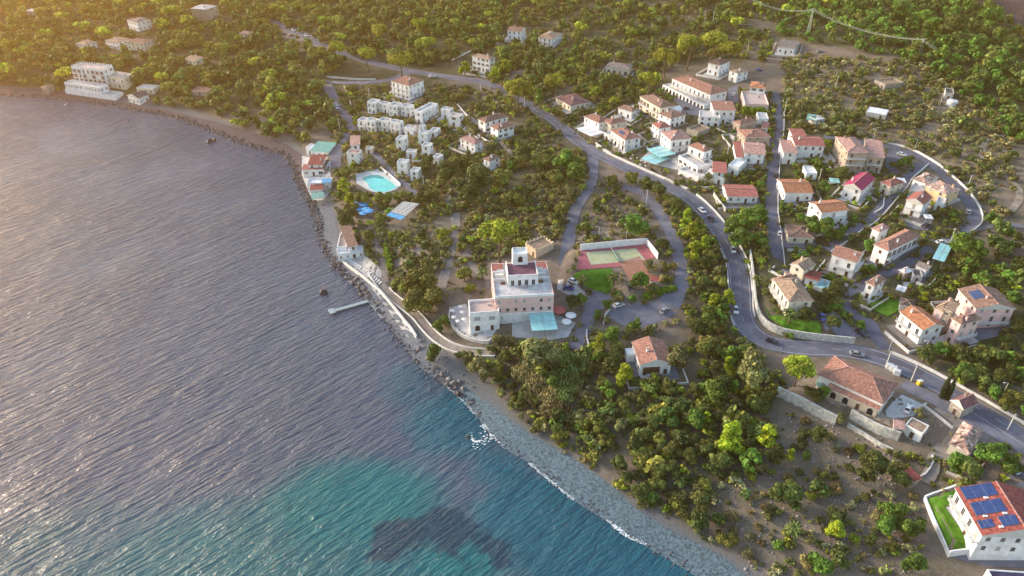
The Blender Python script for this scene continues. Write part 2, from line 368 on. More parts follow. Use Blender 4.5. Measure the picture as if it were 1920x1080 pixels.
def wall_px(name, px, height, thick, m, label, cat='wall', step=2.0, group=None):
    pts = densify([(p.x, p.y) for p in pixpoly(px)], step)
    wz = np.array([hgt(p.x, p.y) for p in pts])
    for k in range(10): wz[1:-1] = (wz[:-2] + wz[1:-1] * 2 + wz[2:]) / 4
    o = strip_wall(name, [(p.x, p.y, z) for p, z in zip(pts, wz)], height, thick, m); tag(o, label, cat, group)
    return o
# terraces behind the retaining walls
def terrace(px, dz, soft=2.0):
    poly = [p[:2] for p in pixpoly(px)]; pl = np.array(poly)
    d = dist_poly(XX, YY, list(map(tuple, poly)) + [tuple(poly[0])]); d = np.where(pip(XX, YY, pl), d, 0)
    HG[:] = HG + dz * smooth(0, soft, d)
main = roads[0]
EDGE_R = [(1405, 478), (1412, 530), (1416, 575), (1428, 605), (1455, 624), (1500, 634), (1550, 640), (1600, 645)]
terrace([(1405, 478), (1414, 530), (1419, 575), (1431, 603), (1458, 621), (1500, 630), (1550, 637), (1575, 640), (1560, 600), (1530, 560), (1470, 500), (1440, 470)], 2.0)
LOW1 = [(1455, 742), (1470, 748), (1500, 762), (1530, 780), (1565, 797)]
LOW2 = [(1592, 783), (1620, 800), (1650, 815), (1683, 826)]
terrace([(1455, 742), (1500, 762), (1565, 797), (1592, 783), (1683, 826), (1760, 790), (1660, 740), (1520, 700)], 2.2)
terrace([(1728, 936), (1770, 1040), (1830, 1032), (1960, 1020), (2060, 900), (1800, 900)], 2.5)

def level(px, up):                               # a level platform under a court or pool
    z = max(p.z for p in pixpoly(px)) + up; P = [tuple(at_z(u, v, z)[:2]) for u, v in px]
    d = dist_poly(XX, YY, P + [P[0]]); d = np.where(pip(XX, YY, np.array(P)), -d, d); k = 1 - smooth(1.0, 6, d)
    HG[:] = HG * (1 - k) + (z - .14) * k; return z
COURT_PX = ZP('I', (470, 365), (500, 190), (1010, 140), (1110, 270), (1060, 440), (900, 465), (810, 345)); zc = level(COURT_PX, .1)
POOL_PX = ZP('E', (745, 505), (800, 490), (935, 462), (1085, 592), (1050, 622), (950, 656), (850, 632), (755, 575)); pz = level(POOL_PX, .1)
# ------------------------------------------------------------------ ground sheet, sea, beach
gv = np.stack([XX.ravel(), YY.ravel(), HG.ravel()], 1); NXg, NYg = len(GX), len(GY)
idx = np.arange(NXg * NYg).reshape(NYg, NXg)
gf = np.stack([idx[:-1, :-1].ravel(), idx[:-1, 1:].ravel(), idx[1:, 1:].ravel(), idx[1:, :-1].ravel()], 1)
def np_mesh(name, v, f, mats, attrs=None, smooth_=False):
    me = bpy.data.meshes.new(name); k = f.shape[1]
    me.vertices.add(len(v)); me.vertices.foreach_set('co', np.ascontiguousarray(v, dtype=np.float32).ravel())
    me.loops.add(f.size); me.loops.foreach_set('vertex_index', np.ascontiguousarray(f, dtype=np.int32).ravel())
    me.polygons.add(len(f)); me.polygons.foreach_set('loop_start', np.arange(0, f.size, k, dtype=np.int32))
    me.polygons.foreach_set('loop_total', np.full(len(f), k, dtype=np.int32))
    if smooth_: me.polygons.foreach_set('use_smooth', np.ones(len(f), bool))
    me.update(calc_edges=True)
    for q in mats: me.materials.append(q)
    for an, arr in (attrs or {}).items():
        at = me.attributes.new(an, 'FLOAT_COLOR', 'POINT'); c = np.ones((len(v), 4), np.float32); c[:, :3] = arr; at.data.foreach_set('color', c.ravel())
    return me
# what covers the soil: r = dry grass, g = green growth, b = pebbles
cover = np.zeros((NXg * NYg, 3)); cover[:, 2] = (1 - smooth(7, 12, SD)).ravel() * (SD > -40).ravel()
def cover_px(px, ch, val, soft=8):
    poly = [p[:2] for p in pixpoly(px)]
    d = dist_poly(XX, YY, list(map(tuple, poly)) + [tuple(poly[0])]); s = np.where(pip(XX, YY, np.array(poly)), d, -d)
    cover[:, ch] = np.maximum(cover[:, ch], val * smooth(-soft, soft, s).ravel())
cover_px([(-200, -60), (1440, -60), (1400, 120), (900, 120), (640, 240), (300, 190), (-200, 140)], 1, .8)
cover_px([(1440, -40), (2100, -40), (2100, 420), (1850, 230), (1700, 110), (1450, 70)], 1, 1)
cover_px([(1700, 560), (2100, 560), (2100, 800), (1760, 690)], 1, 1)
cover_px([(860, 640), (1400, 640), (1470, 720), (1340, 930), (1000, 800)], 1, .55)
cover_px([(1230, 330), (1340, 440), (1400, 650), (1290, 640), (1290, 470)], 1, .8)
cover_px([(1470, 180), (1700, 300), (1830, 430), (1880, 560), (1480, 640), (1410, 560), (1380, 420), (1300, 350)], 1, .8)
cover_px([(620, 330), (640, 160), (860, 160), (1000, 210), (1120, 280), (1120, 340), (1080, 440), (800, 400), (700, 330)], 1, .7)
cover_px([(1060, 100), (1300, 150), (1470, 180), (1380, 360), (1060, 250)], 1, .6)
cover_px([(1450, 120), (1740, 140), (1900, 240), (1900, 420), (1800, 340), (1700, 270), (1480, 240)], 0, .7)
cover_px([(700, 340), (1080, 270), (1100, 430), (850, 520), (720, 460)], 0, .7)
cover_px([(1380, 640), (1720, 840), (1740, 1080), (1380, 1080)], 0, .5)
gm = bpy.data.materials.new('ground_soil'); gm.use_nodes = True
def ground_nodes(m):
    n = m.node_tree.nodes; l = m.node_tree.links; b = n['Principled BSDF']; b.inputs['Roughness'].default_value = .95; b.inputs['Specular IOR Level'].default_value = .1
    ge = n.new('ShaderNodeNewGeometry')
    def noise(s, d=8, r=.65):
        q = n.new('ShaderNodeTexNoise'); q.inputs['Scale'].default_value = s; q.inputs['Detail'].default_value = d; q.inputs['Roughness'].default_value = r; l.new(ge.outputs['Position'], q.inputs['Vector']); return q
    def mix(fac, a, b_):
        q = n.new('ShaderNodeMix'); q.data_type = 'RGBA'
        for s, x in ((0, fac), (6, a), (7, b_)):
            if isinstance(x, tuple): q.inputs[s].default_value = (*x, 1)
            else: l.new(x, q.inputs[s])
        return q.outputs[2]
    def rng(src, a, b_, c=0., d=1.):
        q = n.new('ShaderNodeMapRange'); l.new(src, q.inputs[0])
        for i, x in enumerate((a, b_, c, d)): q.inputs[i + 1].default_value = x
        return q.outputs[0]
    def mul(a, b_):
        q = n.new('ShaderNodeMath'); q.operation = 'MULTIPLY'; l.new(a, q.inputs[0]); l.new(b_, q.inputs[1]); return q.outputs[0]
    at = n.new('ShaderNodeAttribute'); at.attribute_name = 'cover'; sp = n.new('ShaderNodeSeparateColor'); l.new(at.outputs['Color'], sp.inputs[0])
    n1 = noise(.06); n2 = noise(.35); n3 = noise(2.2); n4 = noise(.13, 10, .75)
    soil = mix(rng(n2.outputs[0], .3, .7), (.135, .108, .088), (.25, .205, .175))
    soil = mix(rng(n3.outputs[0], .35, .72), soil, (.20, .16, .12))
    soil = mix(mul(rng(n1.outputs[0], .45, .6), rng(n3.outputs[0], .4, .6)), soil, (.105, .095, .05))
    dry = mix(rng(n3.outputs[0], .3, .7), (.20, .16, .09), (.33, .27, .17))
    grn = mix(rng(n3.outputs[0], .3, .7), (.028, .038, .012), (.085, .092, .035))
    st = noise(5.5, 3, .7); soil = mix(mul(rng(st.outputs[0], .56, .66), rng(n2.outputs[0], .35, .6)), soil, (.34, .29, .27)); soil = mix(mul(rng(noise(1.2, 4, .7).outputs[0], .56, .68), rng(n1.outputs[0], .4, .65)), soil, (.07, .055, .04))
    c = mix(mul(sp.outputs[0], rng(n4.outputs[0], .42, .6)), soil, dry)
    c = mix(mul(sp.outputs[1], rng(n4.outputs[0], .33, .5)), c, grn)
    peb = mix(rng(noise(3.5, 4, .8).outputs[0], .3, .7), (.06, .07, .08), (.20, .22, .235))
    c = mix(sp.outputs[2], c, peb)
    l.new(c, b.inputs['Base Color'])
    bp = n.new('ShaderNodeBump'); bp.inputs['Strength'].default_value = .7; bp.inputs['Distance'].default_value = .35
    l.new(n3.outputs[0], bp.inputs['Height']); l.new(bp.outputs[0], b.inputs['Normal'])
ground_nodes(gm)
go = bpy.data.objects.new('ground', np_mesh('ground', gv, gf, [gm], {'cover': cover}, True)); COL.objects.link(go); go['kind'] = 'structure'

# beach of grey shingle: its own sheet
BIN = [(992, 812), (1072, 858), (1150, 913), (1185, 948), (1240, 985), (1290, 1010), (1360, 1047), (1395, 1078), (1480, 1140), (1620, 1245)]
BOUT = [(905, 795), (940, 838), (985, 864), (1022, 895), (1085, 945), (1135, 975), (1175, 1007), (1260, 1053), (1310, 1084), (1400, 1145), (1550, 1255)]
def beach_strip(name, inner, outer, m):
    o = drape(name, pixpoly(inner + outer[::-1]), m, .07, 1.2); return o
pebm = mat('shingle', (.095, .140, .168), .9, .5, 1.3, .25, .9, 0, 'Object', detail=12)
beach_strip('beach', [(862, 726), (885, 733), (925, 765), (960, 790)] + BIN, [(858, 738), (880, 758), (898, 785)] + BOUT, pebm)
beach_strip('beach', [(606, 385), (625, 392), (632, 425), (640, 480), (700, 528), (740, 575), (790, 640), (800, 668), (835, 708)], [(590, 392), (598, 420), (603, 455), (620, 485), (668, 537), (717, 592), (767, 662), (794, 694), (826, 716)], mat('shingle_grey', (.125, .142, .165), .9, .4, 1.6, .2, .8, detail=10))
beach_strip('beach', [(-150, 158), (0, 164), (70, 168), (120, 172), (250, 195), (340, 212), (400, 228), (470, 246), (540, 272), (566, 290), (566, 330), (580, 362)], [(-150, 172), (0, 180), (60, 184), (120, 188), (240, 205), (340, 225), (380, 240), (420, 257), (500, 283), (530, 292), (547, 306), (555, 328), (577, 371)], mat('shingle_mauve', (.085, .072, .08), .9, .45, .8, .2, .8, detail=10))

# sea: one sheet; what lies on the bottom tints it
wx = axis(-430, 330, 4.0, 5000); wy = axis(60, 560, 4.0, 5000); WX, WY = np.meshgrid(wx, wy)
bed = np.zeros((WX.size, 3))
def blob(u, v, ru, rv, ch, val=1.0):
    c = at_z(u, v, 0); a = at_z(u + ru, v, 0); b_ = at_z(u, v - rv, 0); rx = (a - c).length; ry = (b_ - c).length
    q = np.hypot((WX.ravel() - c.x) / rx, (WY.ravel() - c.y) / ry); bed[:, ch] = np.maximum(bed[:, ch], val * (1 - smooth(.35, 1.3, q)))
blob(660, 950, 220, 110, 0, .95); blob(520, 1070, 560, 170, 0, .7); blob(860, 1050, 140, 60, 0, .9); blob(925, 955, 70, 28, 0, .55); blob(985, 955, 25, 15, 0, .6); blob(150, 1080, 480, 170, 0, .5)
blob(900, 825, 40, 14, 0, .7)
blob(760, 1010, 75, 50, 1); blob(830, 985, 75, 50, 1); blob(715, 1045, 40, 22, 1); blob(645, 1005, 28, 20, 1, .8); blob(930, 1035, 50, 40, 1, .9); blob(860, 1040, 60, 16, 1, .7)
blob(1120, 1040, 190, 85, 2, 1); blob(1000, 960, 130, 80, 2, .9); blob(1230, 1090, 160, 60, 2, 1); blob(940, 880, 90, 60, 2, .6)
blob(860, 790, 130, 80, 2, .75); blob(770, 720, 90, 70, 2, .45)
wfi = np.arange(WX.size).reshape(WX.shape)
wf = np.stack([wfi[:-1, :-1].ravel(), wfi[:-1, 1:].ravel(), wfi[1:, 1:].ravel(), wfi[1:, :-1].ravel()], 1)
wm = bpy.data.materials.new('sea_water'); wm.use_nodes = True
def sea_nodes(m):
    n = m.node_tree.nodes; l = m.node_tree.links; b = n['Principled BSDF']; b.inputs['Roughness'].default_value = .22; b.inputs['IOR'].default_value = 1.42
    ge = n.new('ShaderNodeNewGeometry')
    p1, p2 = at_z(200, 700, 0), at_z(400, 612, 0); ang = math.atan2(p2.y - p1.y, p2.x - p1.x)
    def wave_noise(da, sx, sy, det, dist=.0):
        mp = n.new('ShaderNodeMapping'); mp.vector_type = 'TEXTURE'; mp.inputs['Rotation'].default_value = (0, 0, ang + da); mp.inputs['Scale'].default_value = (sx, sy, 1); l.new(ge.outputs['Position'], mp.inputs['Vector'])
        q = n.new('ShaderNodeTexNoise'); q.inputs['Scale'].default_value = 1; q.inputs['Detail'].default_value = det; q.inputs['Roughness'].default_value = .55; q.inputs['Distortion'].default_value = dist; l.new(mp.outputs[0], q.inputs['Vector']); return q.outputs[0]
    def math_(op, a, b_):
        q = n.new('ShaderNodeMath'); q.operation = op
        for i, x in enumerate((a, b_)):
            if isinstance(x, (int, float)): q.inputs[i].default_value = x
            else: l.new(x, q.inputs[i])
        return q.outputs[0]
    big = n.new('ShaderNodeTexNoise'); big.inputs['Scale'].default_value = .022; big.inputs['Detail'].default_value = 4; l.new(ge.outputs['Position'], big.inputs['Vector'])
    amp = n.new('ShaderNodeMapRange'); amp.inputs[1].default_value = .3; amp.inputs[2].default_value = .7; amp.inputs[3].default_value = .4; amp.inputs[4].default_value = 1.55; l.new(big.outputs[0], amp.inputs[0])
    h = math_('MULTIPLY', wave_noise(0, 12, 1.7, 4, .5), .66)
    h = math_('ADD', h, math_('MULTIPLY', wave_noise(.22, 34, 6.0, 2, .2), .42))
    h = math_('ADD', h, math_('MULTIPLY', wave_noise(-.18, 4.5, .95, 3, .3), .38))
    h = math_('ADD', h, math_('MULTIPLY', wave_noise(.5, 1.6, .7, 2, .2), .12))
    h = math_('MULTIPLY', h, amp.outputs[0])
    bp = n.new('ShaderNodeBump'); bp.inputs['Strength'].default_value = 1; bp.inputs['Distance'].default_value = SEA_BUMP; l.new(h, bp.inputs['Height']); l.new(bp.outputs[0], b.inputs['Normal'])
    at = n.new('ShaderNodeAttribute'); at.attribute_name = 'bed'; sp = n.new('ShaderNodeSeparateColor'); l.new(at.outputs['Color'], sp.inputs[0])
    nz = n.new('ShaderNodeTexNoise'); nz.inputs['Scale'].default_value = .11; nz.inputs['Detail'].default_value = 9; nz.inputs['Roughness'].default_value = .62; l.new(ge.outputs['Position'], nz.inputs['Vector'])
    def thr(src, lo, hi, k=.5):
        return_ = n.new('ShaderNodeMapRange'); return_.interpolation_type = 'SMOOTHSTEP'
        s = math_('ADD', src, math_('MULTIPLY', math_('SUBTRACT', nz.outputs[0], .5), k)); l.new(s, return_.inputs[0]); return_.inputs[1].default_value = lo; return_.inputs[2].default_value = hi; return return_.outputs[0]
    def mix(f, a, c):
        q = n.new('ShaderNodeMix'); q.data_type = 'RGBA'; l.new(f, q.inputs[0])
        for s, x in ((6, a), (7, c)):
            if isinstance(x, tuple): q.inputs[s].default_value = (*x, 1)
            else: l.new(x, q.inputs[s])
        return q.outputs[2]
    c = mix(thr(sp.outputs[0], .1, .95, .5), SEA_DEEP_SKY, SEA_TEAL)
    c = mix(thr(sp.outputs[2], .2, .7), c, (.012, .085, .125))
    c = mix(thr(sp.outputs[1], .34, .9, 3.2), c, (.010, .040, .070))
    l.new(c, b.inputs['Base Color'])
SEA_BUMP, SEA_DEEP_SKY, SEA_TEAL = 2.3, (.068, .084, .126), (.004, .115, .130)  # deep-water colour lightened, with reflected sky painted into it
sea_nodes(wm)
sea = bpy.data.objects.new('sea', np_mesh('sea', np.stack([WX.ravel(), WY.ravel(), np.zeros(WX.size)], 1), wf, [wm], {'bed': bed})); COL.objects.link(sea); sea['kind'] = 'structure'
# ------------------------------------------------------------------ houses
def win_mesh(w_, h_, sh):
    mb = MB(); t = .07
    mb.face([(-w_ / 2, -.03, 0), (w_ / 2, -.03, 0), (w_ / 2, -.03, h_), (-w_ / 2, -.03, h_)], 1)
    for x in (-w_ / 2, w_ / 2): mb.box((x, -.04, h_ / 2), (t, .10, h_ + t))
    mb.box((0, -.04, h_), (w_ - t, .10, t)); mb.box((0, -.06, -.04), (w_ + .25, .2, .08)); mb.box((0, -.04, h_ / 2), (.05, .07, h_ - t))
    if sh:
        for s in (-1, 1): mb.box((s * (w_ * .77 + .06), -.035, h_ / 2), (w_ * .5, .06, h_ + .05), 2)
    me = mb.mesh('window', [M['frame'], M['glass'], M['shut_g'] if sh == 'g' else M['shut_b']]); return me
WIN = {(s, k): win_mesh(*q, s) for s in (None, 'g', 'b') for k, q in (('std', (1.0, 1.35)), ('tall', (1.1, 2.1)), ('wide', (2.0, 1.4)), ('small', (.7, .9)))}
def closed_mesh(w_, h_, mm):
    mb = MB()
    for q in (-1, 1): mb.box((q * w_ * .25, -.04, h_ / 2), (w_ * .48, .08, h_))
    mb.box((0, -.03, h_ / 2), (w_ + .14, .05, h_ + .14), 1); mb.box((0, -.06, -.04), (w_ + .25, .2, .08), 1); return mb.mesh('shuttered_window', [mm, M['frame']])
M['shut_w'] = mat('shutter_grey', (.36, .35, .33), .7, .1)
CLOSED = {(q, k): closed_mesh(*v, {'g': M['shut_g'], 'b': M['shut_b'], None: M['shut_w']}[q]) for q in (None, 'g', 'b') for k, v in (('std', (1.0, 1.35)), ('tall', (1.1, 2.1)), ('wide', (2.0, 1.4)), ('small', (.7, .9)))}
def arch_mesh():
    mb = MB(); pts = [(-.8, 0), (.8, 0), (.8, 1.5)] + [(.8 * math.cos(a), 1.5 + .8 * math.sin(a)) for a in [R(q) for q in range(20, 180, 20)]] + [(-.8, 1.5)]
    mb.face([(x, -.03, z) for x, z in pts]); mb.face([(x * 1.15, -.015, z * 1.05) for x, z in pts], 1); return mb.mesh('arch_opening', [M['glass'], M['frame']])
ARCH = arch_mesh()
mb = MB(); mb.box((0, -.05, 1.05), (1.0, .10, 2.1)); mb.box((0, -.03, 1.1), (1.2, .06, 2.3), 1); mb.box((.35, -.13, 1.0), (.06, .06, .2), 2); DOOR = mb.mesh('door', [M['door'], M['frame'], M['rim']])
def chimney(parent, x, y, z, wm_):
    mb = MB(); mb.box((0, 0, .2), (.6, .6, 2.0)); mb.box((0, 0, 1.25), (.8, .8, .12), 1)
    for q in (-.2, .2): mb.box((q, 0, 1.42), (.14, .5, .22), 0)
    o = mb.build('chimney', [wm_, ROOF['terra']], parent); o.location = (x, y, z); return o
def railing(parent, pts, h=.95, name='railing', m=None):
    mb = MB()
    for a, b in zip(pts[:-1], pts[1:]):
        a = Vector(a); b = Vector(b); up = Vector((0, 0, h)); mb.bar(a + up, b + up, .07); mb.bar(a + up * .1, b + up * .1, .05)
        n = max(2, int((b - a).length / .35))
        for k in range(n + 1): p = a.lerp(b, k / n); mb.bar(p + Vector((0, 0, .02)), p + up * .96, .035)
    return mb.build(name, m or M['rail'], parent)
HOUSES = {}
def H(key, zone, A, B, C, h, roof, rise, wall, rm, label, lm=None, name='house', cat='house', st=None, ax=None, win='std', sh=None, chim=1, balc=(), cren=0, door=1, par=.45, sides=None, arch=(), gap=2.9, minw=3, canopy_legs=0, ridge='terra', lim=99):
    a, b, c = [Z(zone, *q) for q in (A, B, C)]
    zg = 6.0
    for k in range(10):
        pa, pb, pc = [at_z(*q, zg + h) for q in (a, b, c)]
        ex = (pb - pa); ex.z = 0; w_ = max(ex.length, minw); ex.normalize(); ey = Vector((-ex.y, ex.x, 0)); d_ = max(abs((pc - pb).dot(ey)), minw)
        ctr = (pa + pb) / 2 + ey * d_ / 2
        fr = (pa + pb) / 2 + ey * min(1.5, d_ / 2)
        zg = .5 * zg + .5 * max(hgt(fr.x, fr.y), .4)
    root = empty(name, (ctr.x, ctr.y, zg), math.atan2(ex.y, ex.x)); tag(root, label, cat)
    wl = WALL[wall]; ov = .4 if roof != 'flat' else 0; W, D = w_ - 2 * ov, d_ - 2 * ov; x, y = W / 2, D / 2; X, Y = w_ / 2, d_ / 2; st = st or max(1, int(round(h / 3.0)))
    ax = ax or ('w' if w_ >= d_ else 'd')
    co, si = ex.x, ex.y
    def world(p): return (ctr.x + p[0] * co - p[1] * si, ctr.y + p[0] * si + p[1] * co, zg + p[2])
    keep(hull([project(world((sx * X, sy * Y, zz))) for sx in (-1, 1) for sy in (-1, 1) for zz in (.8, h)] + [project(world((0, 0, h + rise)))]))
    cpx = project(world((0, 0, h * .7)))
    if lm: LM.append((cpx[0], cpx[1], lm))
    # walls
    mb = MB(); zb = -3.5
    if roof == 'open':
        for sx in (-1, 1):
            for sy in (-1, 1): mb.box((sx * (x - .15), sy * (y - .15), h / 2 - .6), (.16, .16, h + 1.1))
        if w_ > 7:
            for sy in (-1, 1): mb.box((0, sy * (y - .15), h / 2 - .6), (.16, .16, h + 1.1))
        mb.build('post', M['metal'], root)
    else:
        hw = h + (par if roof == 'flat' else 0)
        V = [(-x, -y), (x, -y), (x, y), (-x, y)]
        if roof == 'gable' and ax == 'w':
            for s in (0, 2): p, q = V[s], V[s + 1]; mb.face([(*p, zb), (*q, zb), (*q, h), (*p, h)])
            for (p, q) in ((V[1], V[2]), (V[3], V[0])): mb.face([(*p, zb), (*q, zb), (*q, h), (p[0], 0, h + rise * y / Y - .02), (*p, h)])
        elif roof == 'gable':
            for s in (1, 3): p, q = V[s], V[(s + 1) % 4]; mb.face([(*p, zb), (*q, zb), (*q, h), (*p, h)])
            for (p, q) in ((V[0], V[1]), (V[2], V[3])): mb.face([(*p, zb), (*q, zb), (*q, h), (0, p[1], h + rise * x / X - .02), (*p, h)])
        elif roof == 'shed':
            hb = h + rise * (y + Y) / (2 * Y); hf = h + rise * (Y - y) / (2 * Y)
            mb.face([(*V[0], zb), (*V[1], zb), (*V[1], hf), (*V[0], hf)]); mb.face([(*V[1], zb), (*V[2], zb), (*V[2], hb), (*V[1], hf)])
            mb.face([(*V[2], zb), (*V[3], zb), (*V[3], hb), (*V[2], hb)]); mb.face([(*V[3], zb), (*V[0], zb), (*V[0], hf), (*V[3], hb)])
        else:
            for s in range(4): p, q = V[s], V[(s + 1) % 4]; mb.face([(*p, zb), (*q, zb), (*q, hw), (*p, hw)])
            if roof == 'flat':
                t = .25; I = [(-x + t, -y + t), (x - t, -y + t), (x - t, y - t), (-x + t, y - t)]
                for s in range(4):
                    p, q, pi_, qi = V[s], V[(s + 1) % 4], I[s], I[(s + 1) % 4]
                    mb.face([(*p, hw), (*q, hw), (*qi, hw), (*pi_, hw)]); mb.face([(*pi_, hw), (*qi, hw), (*qi, h - .3), (*pi_, h - .3)])
        mb.build('wall', wl, root)
    # roof
    mb = MB(); th = .2; E = [(-X, -Y), (X, -Y), (X, Y), (-X, Y)]; ridges = []
    if roof in ('hip', 'gable'):
        mb.face([(*p, h - th + .02) for p in E[::-1]])
        for s in range(4): p, q = E[s], E[(s + 1) % 4]; mb.face([(*p, h - th + .02), (*q, h - th + .02), (*q, h + .02), (*p, h + .02)], 1)
    z0, z1 = h + .02, h + .02 + rise
    if roof == 'hip':
        if ax == 'w': r = max(X - Y, X * .12); P, Q = (-r, 0, z1), (r, 0, z1)
        else: r = max(Y - X, Y * .12); P, Q = (0, -r, z1), (0, r, z1)
        e = [(*p, z0) for p in E]
        if ax == 'w': mb.face([e[0], e[1], Q, P]); mb.face([e[1], e[2], Q]); mb.face([e[2], e[3], P, Q]); mb.face([e[3], e[0], P])
        else: mb.face([e[0], e[1], P]); mb.face([e[1], e[2], Q, P]); mb.face([e[2], e[3], Q]); mb.face([e[3], e[0], P, Q])
        near = [(P, e[0]), (P, e[3]), (Q, e[1]), (Q, e[2])] if ax == 'w' else [(P, e[0]), (P, e[1]), (Q, e[2]), (Q, e[3])]
        ridges = [(P, Q)] + near
    elif roof == 'gable':
        e = [(*p, z0) for p in E]
        if ax == 'w': P, Q = (-X, 0, z1), (X, 0, z1); mb.face([e[0], e[1], Q, P]); mb.face([e[2], e[3], P, Q]); mb.face([e[1], e[2], Q], 1); mb.face([e[3], e[0], P], 1)
        else: P, Q = (0, -Y, z1), (0, Y, z1); mb.face([e[1], e[2], Q, P]); mb.face([e[3], e[0], P, Q]); mb.face([e[0], e[1], P], 1); mb.face([e[2], e[3], Q], 1)
        ridges = [(P, Q)]
    elif roof == 'shed':
        f = [(-X, -Y, h), (X, -Y, h), (X, Y, h + rise), (-X, Y, h + rise)]
        mb.face([(p[0], p[1], p[2] + .15) for p in f]); mb.face([(p[0], p[1], p[2] - .03) for p in f][::-1])
        for s in range(4): p, q = f[s], f[(s + 1) % 4]; mb.face([(p[0], p[1], p[2] - .03), (q[0], q[1], q[2] - .03), (q[0], q[1], q[2] + .15), (p[0], p[1], p[2] + .15)], 1)
    elif roof == 'open':
        mb.box((0, 0, h), (w_, d_, .15)); nb = max(2, int(w_ / 3.5))
        for k in range(1, nb): mb.box((-X + w_ * k / nb, 0, h + .11), (.15, d_, .06), 1)
        mb.box((0, 0, h + .115), (w_ - .3, .12, .05), 1)
    else: mb.face([(-x + .2, -y + .2, h), (x - .2, -y + .2, h), (x - .2, y - .2, h), (-x + .2, y - .2, h)])
    for p, q in ridges:
        p, q = Vector(p), Vector(q)
        if (q - p).length > .3: mb.bar(p + Vector((0, 0, .05)), q + Vector((0, 0, .05)), .28, .16, 2)
    rmat = ROOF[rm] if isinstance(rm, str) else rm
    ro = mb.build('roof', [rmat, M['frame'] if roof != 'open' else M['metal'], ROOF['pinkish'] if rm not in ('grey', 'dark', 'tan') else ROOF['tan']], root)
    rng = random.Random(key)
    if chim and roof in ('hip', 'gable', 'shed'):
        cx_, cy_ = X * rng.uniform(.25, .6) * rng.choice((-1, 1)), Y * rng.uniform(.15, .45) * rng.choice((-1, 1))
        zc = h + rise * (1 - abs(cy_) / Y) * .8 if roof != 'shed' else h + rise * .6
        chimney(ro, cx_, cy_, zc, wl)
    if roof == 'flat' and w_ > 5 and cren == 0 and rng.random() < .7:
        m2 = MB(); m2.box((X * .4, Y * .3, h + .4), (1.0, .8, .8)); m2.box((X * .4, Y * .3, h + .85), (1.2, 1.0, .1)); m2.build('roof_vent', M['conc'], ro)
    if cren:
        for (ax0, ay0, ax1, ay1) in ((-x, -y, x, -y), (x, -y, x, y), (x, y, -x, y), (-x, y, -x, -y)):
            L = math.hypot(ax1 - ax0, ay1 - ay0); n = max(3, int(L / 1.7)); me = MB(); me.box((0, 0, cren / 2 - .01), (.8, .3, cren)); me = me.mesh('merlon', wl)
            for k in range(n): t = (k + .5) / n; link('merlon', me, root, (ax0 + (ax1 - ax0) * t, ay0 + (ay1 - ay0) * t, hw), (0, 0, 0 if ay0 == ay1 else math.pi / 2))
    # openings on the sides
    if roof != 'open':
        fl = h / st; tocam = Vector((-ctr.x, -ctr.y, 0)).normalized()
        faces = [('f', W, (0, -y), 0, -ey), ('r', D, (x, 0), math.pi / 2, ex), ('l', D, (-x, 0), -math.pi / 2, -ex), ('b', W, (0, y), math.pi, ey)]
        cnt = 0; rw = random.Random(key + 'w')
        for fn, L, c0, rz, nrm in faces:
            if nrm.dot(tocam) < .02 or (sides and fn not in sides): continue
            tx, ty = (math.cos(rz), math.sin(rz)); n = max(1, int((L - .8) / gap))
            for k in range(st):
                for i in range(n):
                    s = (i + .5) / n * L - L / 2
                    px_, py_ = c0[0] + tx * s, c0[1] + ty * s; zz = k * fl + (1.0 if fl > 2.4 else .7)
                    if fn == 'f' and k == 0 and i == n // 2 and door: link('door', DOOR, root, (px_, py_, .0), (0, 0, rz)); continue
                    if (fn, k) in arch: link('arch_opening', ARCH, root, (px_, py_, k * fl + .05), (0, 0, rz)); continue
                    if not win or cnt > lim: continue
                    cnt += 1
                    kind = win if not ((fn, k) in balc) else 'tall'
                    if kind == 'tall': zz = k * fl + .08
                    q_ = rw.random()
                    if q_ < .10 and n > 1: continue
                    if q_ > .74: link('shuttered_window', CLOSED[(sh, kind)], root, (px_, py_, zz), (0, 0, rz))
                    else: link('window', WIN[(sh, kind)], root, (px_, py_, zz), (0, 0, rz))
            for k in range(st):
                if (fn, k) in balc:
                    dp = 1.3; nx, ny = math.sin(rz), -math.cos(rz)
                    bm_ = MB(); bm_.box((0, -dp / 2 - .02, 0), (L - .3, dp, .18)); bo = bm_.build('balcony', M['curbw'], root); bo.location = (c0[0], c0[1], k * fl - .05); bo.rotation_euler = (0, 0, rz)
                    railing(bo, [(-L / 2 + .2, -.1, .09), (-L / 2 + .2, -dp + .05, .09), (L / 2 - .2, -dp + .05, .09), (L / 2 - .2, -.1, .09)])
    HOUSES[key] = dict(root=root, w=w_, d=d_, h=h, x=x, y=y, roof=ro, world=world, ex=ex, ey=ey, rise=rise)
    return HOUSES[key]
F0 = ('f', 0); F1 = ('f', 1); R0 = ('r', 0); R1 = ('r', 1); L1 = ('l', 1); L0 = ('l', 0); F2 = ('f', 2); R2 = ('r', 2)
